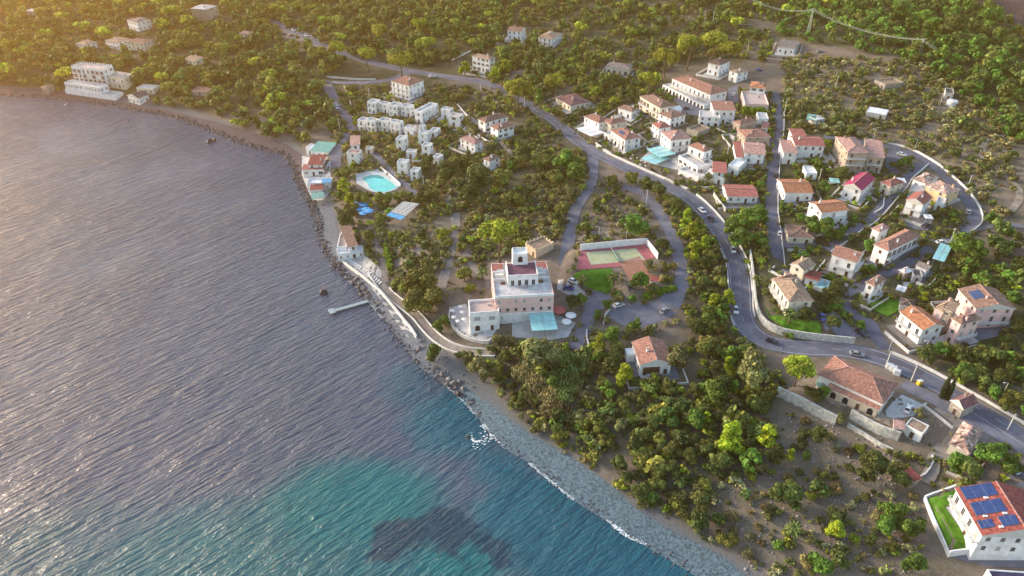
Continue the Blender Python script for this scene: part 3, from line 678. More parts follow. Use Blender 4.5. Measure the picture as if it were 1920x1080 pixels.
# far shore, upper left
H('a1', 'A', (535, 508), (772, 530), (835, 498), 12, 'flat', 0, 'white', 'terrace', 'four-storey seaside hotel block with a battlemented roof above the far shore', 'battlemented seaside hotel', 'hotel_block', 'hotel', st=4, cren=.9, balc=(F2, ('f', 3)), sh='b')
H('a2', 'A', (480, 622), (745, 665), (790, 638), 6, 'flat', 0, 'white', 'flat', 'white two-storey annex directly below the battlemented seaside hotel', None, 'hotel_annex', 'annex', st=2, gap=2.4)
H('a3', 'A', (486, 672), (862, 722), (884, 690), 2.6, 'flat', 0, 'white', 'flat', 'long low white bathing terrace block at the water below the battlemented hotel', None, 'bathing_terrace', 'terrace', win=None, door=0)
H('a4', 'A', (800, 570), (925, 588), (942, 548), 7, 'flat', 0, 'cream', 'terrace', 'stepped cream side wing of the battlemented seaside hotel', None, 'hotel_wing', 'annex', st=2, balc=(F1,))
H('a5', 'A', (948, 715), (1035, 738), (1065, 695), 4.2, 'gable', 1.8, 'white', 'dark', 'small white gabled boathouse with a dark roof right at the far shore', 'white boathouse', 'boathouse', 'boathouse', ax='d', chim=0)
H('a6', 'A', (1022, 662), (1150, 672), (1208, 645), 3, 'flat', 0, 'cream', 'flat', 'low beige flat-roofed house behind the white boathouse', None)
H('a7', 'A', (945, 148), (1022, 170), (1105, 140), 6.5, 'hip', 1.0, 'white', 'grey', 'white two-storey villa with grey roof highest on the wooded left hillside', 'hilltop white villa', 'villa', 'villa')
H('a8', 'A', (785, 300), (885, 322), (965, 288), 5, 'hip', .9, 'white', 'tan', 'white villa with wide tan roof, left one of the joined pair on the wooded hillside', 'hillside villa pair', 'villa', 'villa', balc=(F1,), st=2)
H('a9', 'A', (940, 318), (1075, 330), (1135, 295), 5, 'hip', 1.0, 'cream', 'brown', 'cream villa with brown hipped roof, right one of the joined pair on the wooded hillside', None, 'villa', 'villa')
H('a10', 'A', (562, 322), (640, 338), (705, 310), 4.5, 'hip', .9, 'white', 'tan', 'small white house alone in the woods above the battlemented hotel', None)
H('a11', 'A', (1425, 62), (1545, 72), (1575, 38), 8.5, 'hip', .9, 'stone', 'flat', 'tall beige stone house among ochre trees near the top edge', 'tall stone house', st=3)
H('a12', 'A', (1430, 682), (1555, 692), (1582, 662), 2.6, 'shed', .5, 'brown', 'brown', 'low brown shed roof half buried in the woods by the far shore', 'brown shed', 'shed', 'shed', win=None, chim=0)
H('a13', 'A', (180, 84), (240, 88), (256, 68), 2.8, 'flat', 0, 'cream', 'white', 'tiny pale-roofed hut deep in the woods at the top left', None, 'hut', 'hut')
H('a14', 'A', (1385, 440), (1462, 462), (1512, 425), 3, 'gable', 1.2, 'cream', 'tan', 'small cream cottage in a clearing beside the far footpath', 'clearing cottage', 'cottage', 'cottage')
H('a15', 'A', (1785, 248), (1862, 256), (1890, 235), 2.6, 'hip', .8, 'cream', 'pinkish', 'little pink-roofed hut above the ochre woods', None, 'hut', 'hut', chim=0)
H('a16', 'A', (300, 652), (345, 660), (358, 630), 4, 'hip', 1, 'stone', 'tan', 'narrow stone hut standing at the tree edge on the far beach', 'stone beach hut', 'hut', 'hut', chim=0)
# centre top
H('b1', 'B', (1615, 420), (1752, 448), (1793, 428), 8.5, 'hip', 1.2, 'white', 'tan', 'tall white three-storey house with tan roof beside the upper bend of the main road', 'tall white roadside house', st=3, sh='b', balc=(F0,))
H('b2', 'B', (1008, 608), (1145, 645), (1282, 606), 9, 'hip', 1.8, 'white', 'terra', 'large white three-storey apartment house with reddish hipped roof and balconies above the terraced rows', 'big white apartment house', 'apartment_house', 'apartment house', st=3, balc=(F1, F2, R1))
for i, (a, b, c, t) in enumerate([((832, 770), (902, 780), (920, 752), 'leftmost'), ((922, 778), (990, 790), (1005, 765), 'second from left'), ((992, 792), (1065, 804), (1082, 775), 'middle'), ((1085, 800), (1165, 812), (1192, 785), 'second from right'), ((1188, 835), (1255, 848), (1310, 772), 'rightmost')]):
    H('b3%d' % i, 'B', a, (b[0] - 9, b[1]), (c[0] - 9, c[1] + i % 2 * 8), [6, 5.0, 5.8, 5.2, 6.2][i], 'flat', 0, 'white', 'flat', '%s white cube house of the upper terraced row' % t, 'upper terraced row' if i == 2 else None, 'row_house', 'row house', st=2, gap=2.2, par=.7)
for i, (a, b, c, t) in enumerate([((760, 905), (820, 915), (837, 888), 'leftmost'), ((826, 902), (898, 916), (915, 890), 'second from left'), ((912, 906), (988, 920), (1003, 892), 'second from right'), ((1003, 916), (1082, 932), (1098, 905), 'rightmost')]):
    H('b4%d' % i, 'B', a, (b[0] - 9, b[1]), (c[0] - 9, c[1] + i % 2 * 6), [5.2, 6, 5.4, 6][i], 'flat', 0, 'white', 'flat', '%s white cube house of the lower terraced row' % t, 'lower terraced row' if i == 1 else None, 'row_house', 'row house', st=2, gap=2.2, par=.7, balc=(F1,))
H('b5', 'B', (1110, 958), (1172, 970), (1190, 948), 4, 'flat', 0, 'white', 'flat', 'single-storey white cube right of the lower terraced row', None)
H('b6', 'B', (1213, 1000), (1280, 1008), (1292, 982), 6, 'flat', 0, 'white', 'flat', 'two-storey white cube house with a small tower below the upper row', None, st=2)
H('b6t', 'B', (1222, 948), (1256, 953), (1264, 938), 8, 'flat', 0, 'white', 'flat', 'slim white stair tower behind the white cube houses', None, 'stair_tower', 'tower', door=0, minw=2)
H('b7', 'B', (1385, 820), (1450, 832), (1472, 812), 5, 'flat', 0, 'white', 'flat', 'upper of two white blocks in the walled orchard', None)
H('b8', 'B', (1445, 872), (1520, 884), (1535, 855), 5, 'flat', 0, 'white', 'terrace', 'lower of two white blocks in the walled orchard', 'white blocks in the walled orchard', sh='b')
H('b9', 'B', (1660, 892), (1718, 922), (1885, 872), 6, 'hip', 1.6, 'white', 'brown', 'white house with long brown hipped roof beside the orchard wall', 'long brown-roofed house', st=2, sh='b')
H('b10', 'B', (1752, 945), (1812, 977), (1922, 932), 5.5, 'hip', 1.4, 'white', 'terra', 'white house with reddish hipped roof in front of the long brown roof', None, st=2, sh='b')
H('b11', 'E', (1523, 238), (1640, 285), (1712, 262), 4.5, 'hip', 1.3, 'white', 'pinkish', 'low white house with pinkish roof on the lane above the olive slope', 'pinkish-roofed lane house')
H('b12', 'E', (1698, 390), (1750, 412), (1852, 385), 5.5, 'hip', 1.2, 'white', 'brown', 'white stepped house with brown roof and terraces at the edge of the olive slope', 'stepped white house', balc=(F1,), st=2)
# by the pool
H('e6', 'E', (678, 348), (765, 356), (772, 325), 5.5, 'flat', 0, 'white', 'pinkish', 'white two-storey cube with two dark doors just above the swimming pool', 'white cube above the pool', st=2, par=.3)
H('e7', 'E', (705, 290), (782, 285), (775, 222), 2.8, 'shed', .5, 'white', 'pinkish', 'row of low pinkish carport roofs uphill of the white pool cube', None, 'carport', 'carport', win=None, chim=0)
H('e8', 'E', (1055, 422), (1130, 428), (1147, 400), 6, 'flat', 0, 'white', 'flat', 'white cube house with roof room among trees right of the pool drive', 'white cube beside the pool drive', st=2)
H('e9', 'E', (1155, 487), (1215, 493), (1242, 462), 4.5, 'flat', 0, 'white', 'flat', 'small white cube half hidden by trees right of the pool drive', None)
H('e10', 'E', (1240, 296), (1305, 302), (1310, 275), 5.5, 'flat', 0, 'white', 'flat', 'white cube with two dark windows below the stair tower', None, st=2)
H('e11', 'E', (1045, 245), (1105, 253), (1142, 225), 6, 'flat', 0, 'white', 'flat', 'white cube overgrown with climbing plants left of the stair tower', None, st=2)
H('e12', 'E', (1125, 342), (1190, 347), (1200, 325), 3, 'flat', 0, 'white', 'flat', 'lowest white cube between the pool drive and the stair tower', None)
H('e13', 'E', (1325, 378), (1372, 388), (1440, 372), 4, 'flat', 0, 'white', 'flat', 'white L-shaped cube at the top of the wooded olive slope', None)
H('e14', 'E', (1715, 535), (1760, 545), (1775, 525), 3, 'flat', 0, 'cream', 'tan', 'tiny cream hut among the trees of the olive slope', None, 'hut', 'hut')
# shore buildings
H('e1', 'E', (400, 335), (545, 345), (550, 275), 3.2, 'shed', .6, 'white', 'green', 'beach bar with sea-green corrugated roof on the rocky point', 'green-roofed beach bar', 'beach_bar', 'beach bar', chim=0)
H('e1b', 'E', (372, 310), (432, 318), (440, 285), 3.6, 'flat', 0, 'white', 'white', 'little white kiosk beside the green-roofed beach bar', None, 'kiosk', 'kiosk')
H('e2', 'E', (385, 440), (500, 438), (495, 372), 5, 'shed', .9, 'white', 'redflat', 'shore house with bright red upper roof', 'red-roofed shore house', chim=1)
H('e2b', 'E', (342, 475), (512, 472), (508, 440), 3.5, 'shed', .6, 'white', 'red', 'open veranda with long low red roof over the rocks below the red-roofed shore house', None, 'veranda', 'veranda', win='wide', chim=0)
H('e3', 'E', (382, 582), (562, 578), (556, 540), 3.4, 'flat', 0, 'white', 'white', 'white shore house with a pale roof terrace beside the blue awning', 'white shore terrace house', par=.7)
H('e3b', 'E', (490, 572), (558, 570), (548, 538), 4.6, 'open', 0, 'white', M['blue'], 'blue awning stretched over the white shore roof terrace', None, 'awning', 'awning')
H('e4', 'E', (403, 628), (502, 622), (488, 588), 3.4, 'shed', .4, 'white', 'redflat', 'small shore house with dark red roof below the white terrace house', None, chim=0)
H('e5', 'E', (415, 692), (512, 682), (508, 640), 3.2, 'open', 0, 'white', 'green', 'green canopy on posts over the rocks at the tip of the shore houses', 'green shore canopy', 'canopy', 'canopy')
# beach house below the olive slope
H('h2', 'H', (370, 178), (448, 163), (388, 15), 5.2, 'shed', .5, 'white', 'brown', 'white beach house with sloping brown roof beside the shingle', 'brown-roofed beach house', 'beach_house', 'beach house', chim=0)
H('h2b', 'H', (288, 185), (362, 182), (300, 80), 4.0, 'flat', 0, 'white', 'terrace', 'flat roof-terrace block of the beach house with a white parapet', None, 'terrace_block', 'annex', par=.9, win='std', door=0)
H('h2c', 'H', (290, 232), (488, 205), (440, 170), 2.8, 'flat', 0, 'white', 'white', 'low white bathing cabin block in front of the beach house', None, 'bathing_cabin', 'cabin', win='small', gap=2.0)
# central big hotel
hot = H('h1', 'H', (1472, 556), (1914, 534), (1842, 290), 10.2, 'flat', 0, 'pink', 'flat', 'large pink hotel with flat white roof terraces at the centre of the headland', 'pink hotel', 'hotel', 'hotel', st=3, par=.7, gap=2.6)
H('h1b', 'H', (1283, 682), (1505, 668), (1488, 572), 7, 'flat', 0, 'white', 'terrace', 'white two-storey restaurant wing with arched doors left of the pink hotel', 'white hotel wing', 'restaurant_wing', 'annex', st=2, arch=(F0, L0), win='wide', gap=3.2, par=.9)
H('h1c', 'H', (1750, 802), (1942, 790), (1893, 664), 3.6, 'open', 0, 'white', 'cyan', 'glass-roofed pergola with pale cyan panels in front of the pink hotel', 'cyan glass pergola', 'pergola', 'pergola')
H('ruin', 'I', (100, 150), (180, 205), (262, 120), 3.2, 'flat', 0, 'tan', 'tan', 'ruined sandstone chapel with broken roof behind the pink hotel', 'sandstone ruin', 'stone_ruin', 'ruin', win='small', cren=.6)
# top middle
H('c1', 'C', (-38, 228), (72, 238), (128, 212), 6, 'gable', 1.6, 'white', 'brown', 'white gabled house with brown roof beside the upper dirt slope', 'upper gabled house', ax='w', st=2)
H('c2', 'C', (190, 280), (300, 295), (460, 258), 5, 'hip', 1.2, 'white', 'tan', 'wide villa with light tan roof among trees at the upper middle', 'wide tan-roofed villa', 'villa', 'villa', balc=(F1,), st=2)
H('c3', 'C', (700, 498), (880, 518), (992, 490), 4.2, 'hip', 1.3, 'cream', 'grey', 'villa with grey hipped roofs and columned veranda in the wooded dip', 'columned grey-roofed villa', 'villa', 'villa', arch=(F0,))
H('c4', 'C', (322, 730), (438, 795), (572, 752), 3.2, 'hip', 1.7, 'cream', 'plum', 'low house with dark plum octagonal-looking roof among the trees', 'plum-roofed house')
H('c5', 'C', (1466, 470), (1560, 492), (1690, 468), 6.5, 'hip', 1.3, 'white', 'brown', 'white L-shaped house above the long red-roofed block', 'white L-shaped house', st=2)
H('c5b', 'C', (1625, 528), (1690, 552), (1748, 522), 5.5, 'hip', 1.0, 'white', 'tan', 'lower tan-roofed wing of the white L-shaped house', None, 'house_wing', 'annex', st=2)
H('c6', 'C', (1195, 588), (1488, 712), (1612, 680), 7, 'hip', 2.0, 'white', 'terra', 'long white apartment block with red roof and continuous balconies', 'long red-roofed apartment block', 'apartment_block', 'apartment block', st=2, balc=(F0, F1), gap=3.3)
H('c6b', 'C', (1130, 640), (1440, 795), (1490, 775), 2.6, 'flat', 0, 'white', 'flat', 'white terrace base running along the long red-roofed block', None, 'terrace_block', 'terrace', win=None, door=0, arch=(F0,))
H('c7', 'C', (1783, 655), (1905, 668), (1925, 625), 5.5, 'hip', 1.5, 'white', 'orange', 'white house with orange roof and green shutters above the bright hedge', 'green-shuttered house', st=2, sh='g')
H('c7b', 'C', (1745, 785), (1925, 795), (1935, 705), 3.0, 'flat', 0, 'pink', 'terrace', 'pink-tiled roof terrace between the green-shuttered house and the bright hedge', None, 'roof_terrace', 'terrace', par=.8, win=None)
H('c8', 'C', (955, 722), (1108, 812), (1196, 778), 7, 'hip', 1.8, 'cream', 'brown', 'big cream house with brown hipped roof below the long apartment block', 'big cream house', st=2, sh='b', balc=(F1,))
H('c9', 'C', (790, 808), (900, 840), (945, 818), 4.2, 'hip', 1.3, 'white', 'brown', 'small white house with brown roof left of the big cream house', None)
H('c10', 'C', (1148, 812), (1202, 838), (1248, 805), 4, 'gable', 1.3, 'white', 'white', 'white gabled annex with pale roof at the corner of the parking yard', None, 'annex', 'annex', ax='d', chim=0)
H('c11', 'C', (1095, 850), (1190, 892), (1288, 852), 5.5, 'hip', 1.4, 'white', 'brown', 'white house with arcaded ground floor and brown roof', 'arcaded house', st=2, arch=(F0, R0))
H('c12', 'C', (1512, 828), (1682, 832), (1690, 775), 7, 'shed', 1.0, 'white', 'terra', 'white house with sloping red roof directly below the long block', 'white house below the long block', st=2)
H('c12b', 'C', (1405, 876), (1560, 888), (1640, 850), 5, 'flat', 0, 'white', 'flat', 'flat-roofed white block with arches in front of the sloping red roof', None, 'terrace_block', 'annex', st=2, arch=(F0,))
H('c13', 'C', (535, 872), (652, 925), (702, 885), 6.5, 'hip', 1.5, 'white', 'terra', 'left-hand white house of the close pair on the main road bend', None, st=2)
H('c14', 'C', (680, 905), (738, 938), (836, 892), 6, 'hip', 1.4, 'cream', 'terra', 'cream house of the close pair on the main road bend', 'pair of houses on the road bend', st=2)
H('c15', 'C', (735, 975), (848, 1052), (962, 1022), 6, 'hip', 1.7, 'white', 'terra', 'white balconied house with solar panels on its reddish roof beside the main road', 'balconied roadside house', st=2, balc=(F1,), arch=(F0,))
H('c16', 'C', (482, 962), (590, 1022), (652, 972), 4, 'open', 0, 'white', 'white', 'white glazed veranda canopy at the bend of the main road', 'white veranda canopy', 'canopy', 'canopy')
H('c17', 'C', (1045, 925), (1100, 965), (1182, 940), 6, 'hip', 1.4, 'white', 'red', 'small white house with bright red roof behind the pink-grey roof', None, st=2)
H('c18', 'C', (1112, 985), (1190, 1055), (1318, 1012), 7, 'hip', 1.9, 'white', 'pinkish', 'large white house with pink-grey hipped roof above the cyan glasshouse roofs', 'pink-grey roofed house', st=2, balc=(R1,))
H('c19', 'C', (1650, 912), (1710, 940), (1862, 915), 4, 'hip', 1.2, 'brown', 'terra', 'upper brown-walled house of the brick cluster beside the residential street', None)
H('c20', 'C', (1688, 972), (1750, 1035), (1922, 1005), 4.5, 'hip', 1.7, 'brown', 'terra', 'lower brown-walled house of the brick cluster with wide red roof', 'brick house cluster')
# facing the main road
H('f1', 'F', (1318, 290), (1440, 342), (1512, 320), 7, 'hip', 1.5, 'white', 'terra', 'square white villa with wraparound balconies and red hipped roof', 'square balconied villa', 'villa', 'villa', st=2, balc=(F1, R1))
H('f1b', 'F', (1250, 378), (1392, 462), (1505, 420), 3.2, 'flat', 0, 'white', 'flat', 'white terrace storey with railings under the square balconied villa', None, 'terrace_storey', 'terrace', par=.9, win='wide')
H('f2', 'F', (1010, 318), (1112, 380), (1190, 330), 3.4, 'open', 0, 'white', 'cyan', 'upper of two cyan glasshouse roofs by the main road', 'cyan glasshouse roofs', 'glass_canopy', 'canopy')
H('f2b', 'F', (968, 388), (1075, 432), (1180, 385), 3.0, 'open', 0, 'white', 'cyan', 'lower of two cyan glasshouse roofs by the main road', None, 'glass_canopy', 'canopy')
H('f3', 'F', (1502, 492), (1612, 502), (1612, 428), 5, 'shed', .6, 'white', 'red', 'white house with flat red roof tucked below the cyan-walled house', 'flat red-roofed house', chim=0)
H('f3b', 'F', (1448, 512), (1590, 545), (1690, 510), 3, 'flat', 0, 'white', 'white', 'white ground-floor terrace in front of the flat red roof', None, 'terrace_block', 'annex', win='small')
H('f4', 'F', (1740, 348), (1902, 362), (1915, 278), 5, 'gable', 1.3, 'white', 'pinkish', 'white house with broad pinkish gabled roof beside the residential street', 'broad pinkish gable', ax='w')
H('f4b', 'F', (1678, 380), (1738, 384), (1738, 270), 4.2, 'shed', .4, 'white', 'red', 'red lean-to roof on the left of the broad pinkish gable', None, 'lean_to', 'annex', win=None, chim=0)
H('f5', 'F', (1612, 672), (1852, 678), (1862, 588), 3.2, 'gable', 1.0, 'white', 'red', 'long low house with smooth red roof above the leafy slope', 'long smooth red roof', ax='w', chim=0)
H('f6', 'F', (1622, 442), (1702, 462), (1712, 390), 4, 'flat', 0, 'white', 'white', 'cyan-white flat block next to the flat red roof', None)
# right side
H('d1', 'D', (72, 350), (205, 365), (262, 312), 4, 'gable', 1.4, 'white', 'grey', 'white farmhouse with grey roof under the power line', 'farmhouse under the power line', 'farmhouse', 'farmhouse', ax='w')
H('d5', 'D', (735, 838), (885, 865), (892, 822), 2.6, 'flat', 0, 'grey', 'white', 'long white-roofed shed on the scrubby slope', 'white-roofed shed', 'shed', 'shed', par=.1, win=None)
H('d6', 'D', (1330, 700), (1392, 708), (1408, 672), 3.2, 'flat', 0, 'grey', 'dark', 'small grey pump house behind the white water tank', None, 'pump_house', 'pump house', win='small')
H('d7', 'D', (800, 605), (880, 640), (960, 600), 2.6, 'flat', 0, 'stone', 'tan', 'crumbling stone hut on the scrubby slope', 'crumbling stone hut', 'stone_hut', 'hut', win=None, cren=.5)
H('d8', 'D', (285, 895), (355, 905), (370, 862), 2.6, 'open', 0, 'white', 'green', 'green canvas canopy beside the bamboo-like fence on the slope', 'green slope canopy', 'canopy', 'canopy')
H('d9', 'D', (360, 905), (430, 895), (440, 860), 2.4, 'flat', 0, 'grey', 'white', 'white caravan-sized shed right of the green canopy', None, 'shed', 'shed', win='small')
H('g1', 'G', (203, 292), (432, 297), (437, 225), 6, 'gable', 1.3, 'white', 'red', 'white house with long salmon-red roof on the residential street', 'salmon-roofed house', st=2, ax='w')
H('g1b', 'G', (115, 345), (226, 352), (208, 262), 5.5, 'shed', .5, 'white', 'pinkish', 'left front wing of the salmon-roofed house', None, 'house_wing', 'annex', st=2, chim=0)
H('g1c', 'G', (182, 222), (292, 225), (290, 178), 6.5, 'shed', .6, 'white', 'red', 'rear upper wing of the salmon-roofed house', None, 'house_wing', 'annex', st=2, chim=0)
H('g2', 'G', (502, 225), (598, 342), (748, 335), 9, 'hip', 1.3, 'brown', 'pinkish', 'tall brown apartment building with pinkish roof beside the loop street', 'brown apartment building', 'apartment_building', 'apartment building', st=3, balc=(R1, R2), ax='w')
H('g2b', 'G', (742, 372), (880, 388), (800, 262), 7, 'shed', .8, 'brown', 'pinkish', 'stepped balcony wing on the right of the brown apartment building', None, 'apartment_wing', 'annex', st=2, balc=(F1, F0), chim=0)
H('g3', 'G', (562, 590), (705, 632), (838, 548), 5.5, 'gable', 2.0, 'white', 'magenta', 'white house with vivid magenta roof', 'magenta-roofed house', ax='d', st=2)
H('g4', 'G', (838, 565), (918, 602), (972, 545), 4.5, 'hip', 1.4, 'cream', 'red', 'cream house with reddish roof joined to the magenta-roofed house', None)
H('g5', 'G', (128, 645), (346, 648), (342, 545), 4.2, 'gable', 1.5, 'white', 'orange', 'white bungalow with plain orange roof by the residential street', 'orange-roofed bungalow', 'bungalow', 'bungalow', ax='w')
H('g6', 'G', (402, 798), (610, 775), (588, 685), 6, 'gable', 1.4, 'white', 'orange', 'two-storey house with orange roof and blue veranda beside the diagonal lane', 'blue-veranda house', st=2, ax='w', balc=(F1,))
H('g7', 'G', (153, 975), (352, 990), (332, 895), 3.0, 'hip', 1.3, 'cream', 'brown', 'small cream cottage with mottled brown roof in a leafy garden', 'leafy cream cottage', 'cottage', 'cottage')
H('g8', 'G', (1080, 542), (1185, 580), (1302, 535), 4, 'hip', 1.3, 'white', 'mottled', 'low house with patchy red and white roof inside the loop street', 'patchy-roofed house')
H('g9', 'G', (1178, 592), (1340, 660), (1412, 605), 5, 'hip', 1.4, 'orange', 'mottled', 'orange-walled house with patchy roof nearest the loop street wall', 'orange-walled house')
H('g10', 'G', (1032, 698), (1170, 740), (1268, 690), 6, 'gable', 1.7, 'white', 'red', 'white two-storey house with red gabled roof inside the loop street', 'red-gabled white house', st=2, ax='d', balc=(F1,))
H('j1', 'J', (788, 152), (907, 207), (1146, 92), 7, 'hip', 1.9, 'white', 'terra', 'long white house with brownish red hipped roof and side balcony', 'long hipped white house', st=2, balc=(R1,), sh='b')
H('j1b', 'J', (772, 32), (838, 62), (898, 20), 5, 'hip', 1.2, 'white', 'pinkish', 'small pinkish-roofed annex behind the long hipped white house', None, 'annex', 'annex', st=1)
H('j2', 'J', (472, 230), (668, 292), (798, 240), 7, 'gable', 1.8, 'white', 'terra', 'white house with recessed roof balcony and striped red roof', 'striped red-roofed house', st=2, ax='w', balc=(F1, R1))
H('j3', 'J', (728, 438), (800, 472), (932, 438), 6, 'hip', 1.6, 'white', 'brown', 'compact square white house beside the curved lane', 'square white house', st=2)
H('j4', 'J', (162, 302), (272, 355), (390, 318), 5, 'gable', 1.4, 'cream', 'tan', 'cream house with tan gabled roof behind the big tan-roofed villa', 'tan-gabled house', ax='d')
H('j4b', 'J', (270, 405), (385, 432), (452, 385), 3, 'shed', .5, 'white', 'redflat', 'small veranda with dark red roof beside the tan-gabled house', None, 'veranda', 'veranda', chim=0, win='wide')
H('j5', 'J', (33, 407), (155, 585), (336, 562), 6.2, 'hip', 2.0, 'cream', 'tan', 'big cream villa with tan hipped roof above the roadside lawn', 'cream villa above the lawn', 'villa', 'villa', st=2, balc=(F1,), ax='w')
H('j5b', 'J', (20, 415), (82, 455), (205, 392), 5.4, 'hip', 1.0, 'cream', 'terra', 'rear wing of the big cream villa next to the retaining wall', None, 'villa_wing', 'annex', st=2)
H('j6', 'J', (982, 655), (1160, 798), (1312, 752), 6.2, 'gable', 1.6, 'white', 'orange', 'white chalet-like house with bright orange roof and wooden balconies', 'bright orange-roofed chalet', st=2, ax='w', balc=(F1,))
H('j7', 'J', (1370, 705), (1448, 758), (1572, 692), 8.5, 'hip', 1.5, 'pink', 'brown', 'front tower of the pink apartment group with brown hipped roof', 'pink apartment group', 'apartment_tower', 'apartment house', st=3, balc=(R1,))
H('j8', 'J', (1240, 628), (1318, 668), (1420, 590), 7.5, 'hip', 1.5, 'pink', 'tan', 'left tan-roofed house of the pink apartment group', None, 'apartment_house', 'apartment house', st=2)
H('j8b', 'J', (1318, 636), (1380, 662), (1470, 628), 8.8, 'shed', .5, 'stone', 'tan', 'stone stair tower in the middle of the pink apartment group', None, 'stair_tower', 'tower', chim=0, win='small')
jr = H('j9', 'J', (1422, 485), (1560, 638), (1790, 562), 8, 'gable', 2.0, 'pink', 'brown', 'right block of the pink apartment group with dark solar panels on its roof', 'solar-roofed pink block', 'apartment_block', 'apartment block', st=3, ax='w', balc=(R1,))
H('j10', 'J', (1103, 312), (1195, 348), (1255, 325), 3.2, 'gable', 1.0, 'white', 'grey', 'little white house with grey roof next to the parasol terrace', 'little grey-roofed house', ax='w')
H('j11', 'J', (978, 345), (1025, 372), (1085, 345), 3, 'hip', .9, 'brown', 'white', 'garden pavilion under a cream four-point canopy', 'cream-topped pavilion', 'pavilion', 'pavilion', chim=0, win=None)
H('j12', 'J', (1232, 258), (1322, 284), (1470, 192), 3.2, 'open', 0, 'white', 'cyan', 'long cyan carport roof at the top of the lower lane', 'cyan carport', 'carport', 'carport')
# lower right
mm1 = H('m1', 'M', (372, 250), (868, 475), (1022, 335), 4.6, 'hip', 2.8, 'white', 'terra', 'very long single-storey building with terracotta hipped roof between the road and the stone walls', 'long terracotta building', 'long_building', 'building', st=1, chim=0)
H('m1b', 'M', (440, 352), (832, 522), (875, 478), 3.0, 'shed', .9, 'tan', 'terra', 'veranda with lean-to tiled roof along the front of the long terracotta building', None, 'veranda', 'veranda', chim=0, arch=(F0,), win=None)
H('m2', 'M', (1362, 440), (1468, 515), (1575, 465), 3.8, 'gable', 1.9, 'stone', 'plum', 'small stone cottage with dark gabled roof beside the two cypresses', 'stone cottage by the cypresses', 'stone_cottage', 'cottage', ax='d')
H('m3', 'M', (1350, 772), (1512, 850), (1665, 690), 3.2, 'hip', 1.4, 'cream', 'mottled', 'low house with coarse red and white tiled roof beside the access lane', 'coarse-tiled house')
H('m4', 'M', (1028, 628), (1160, 695), (1238, 650), 3.2, 'flat', 0, 'white', 'tan', 'little white outbuilding with two dark doorways and flat tan roof', 'white outbuilding', 'outbuilding', 'outbuilding', arch=(F0, R0), par=.2)
H('m5', 'M', (1000, 978), (1090, 1062), (1136, 1036), 2.6, 'shed', .4, 'stone', 'redflat', 'tiny shed with red roof beside the curved garden path', 'tiny red-roofed shed', 'shed', 'shed', chim=0, win=None)
ss = H('n1', 'N', (1400, 418), (1605, 778), (2120, 690), 6.4, 'gable', 3.0, 'white', 'redflat', 'large white house with red roof covered in rows of solar panels', 'solar-panelled house', st=2, ax='w', balc=(F1,), chim=0)
H('n2', 'N', (1640, 1035), (1690, 1130), (2020, 1105), 3.4, 'flat', 0, 'white', 'purple', 'white-edged flat purple roof cut off by the bottom corner', 'flat purple roof', par=.35)

H('l1', 'L', (398, 338), (648, 325), (560, 150), 4.6, 'gable', 1.9, 'white', 'terra', 'lone house with reddish gabled roof and brown loggia below the parking yard', 'lone house in the lower woods', ax='d', st=1, balc=(F0,), sh='b')
_l = HOUSES['l1']; mb = MB(); mb.box((-_l['x'] * .25, -_l['y'] - .04, 1.9), (_l['x'] * 1.1, .1, 2.6)); mb.build('loggia', M['shut_b'], _l['root'])
mb = MB(); mb.box((-_l['x'] - 1.4, _l['y'] * .5, 1.2), (2.8, 3.2, 4.0)); mb.build('side_annex', WALL['white'], _l['root'])

H('red1', 'I', (1042, 432), (1092, 436), (1098, 398), 2.6, 'shed', .3, 'white', 'redflat', 'tiny red-roofed changing hut at the lower right corner of the clay court', None, 'hut', 'hut', chim=0)
H('cab1', 'E', (820, 318), (868, 322), (876, 300), 2.6, 'flat', 0, 'cream', 'flat', 'low cream pump cabin behind the swimming pool deck', None, 'cabin', 'cabin', win='small')

H('x1', 'G', (286, 502), (370, 506), (368, 452), 2.6, 'flat', 0, 'white', 'white', 'white flat-roofed garage below the salmon-roofed house', None, 'garage', 'garage', win=None)
H('x2', 'G', (978, 566), (1040, 572), (1042, 540), 2.7, 'open', 0, 'white', 'white', 'small white canopy on the lane between the magenta-roofed and patchy-roofed houses', None, 'canopy', 'canopy')
H('x3', 'G', (1062, 622), (1160, 648), (1182, 592), 2.7, 'flat', 0, 'grey', 'flat', 'grey flat-roofed annex in front of the patchy-roofed house', None, 'annex', 'annex')
H('x4', 'G', (1256, 722), (1322, 737), (1338, 692), 3.0, 'flat', 0, 'white', 'flat', 'small white annex at the right side of the red-gabled white house', None, 'annex', 'annex')
H('x5', 'G', (1186, 838), (1238, 842), (1252, 812), 2.5, 'open', 0, 'white', 'white', 'white garden canopy in the yard below the red-gabled white house', None, 'canopy', 'canopy')
H('x6', 'G', (470, 566), (542, 572), (546, 540), 2.5, 'open', 0, 'white', 'cyan', 'pale cyan terrace canopy left of the magenta-roofed house', None, 'canopy', 'canopy')
H('x7', 'J', (1088, 392), (1160, 402), (1168, 352), 2.6, 'flat', 0, 'grey', 'dark', 'dark-roofed grey shed below the little grey-roofed house', None, 'shed', 'shed', win=None)
H('x8', 'J', (958, 492), (1022, 512), (1062, 482), 2.5, 'open', 0, 'white', 'white', 'white terrace canopy right of the compact square house', None, 'canopy', 'canopy')
H('x9', 'J', (985, 602), (1092, 628), (1172, 592), 3.0, 'hip', .8, 'grey', 'dark', 'low house with dark slate-blue roof behind the bright orange-roofed chalet', None, chim=0)
H('x10', 'C', (1850, 892), (1924, 896), (1926, 852), 3.0, 'flat', 0, 'white', 'flat', 'white flat-roofed house at the kerb above the brick cluster', None)
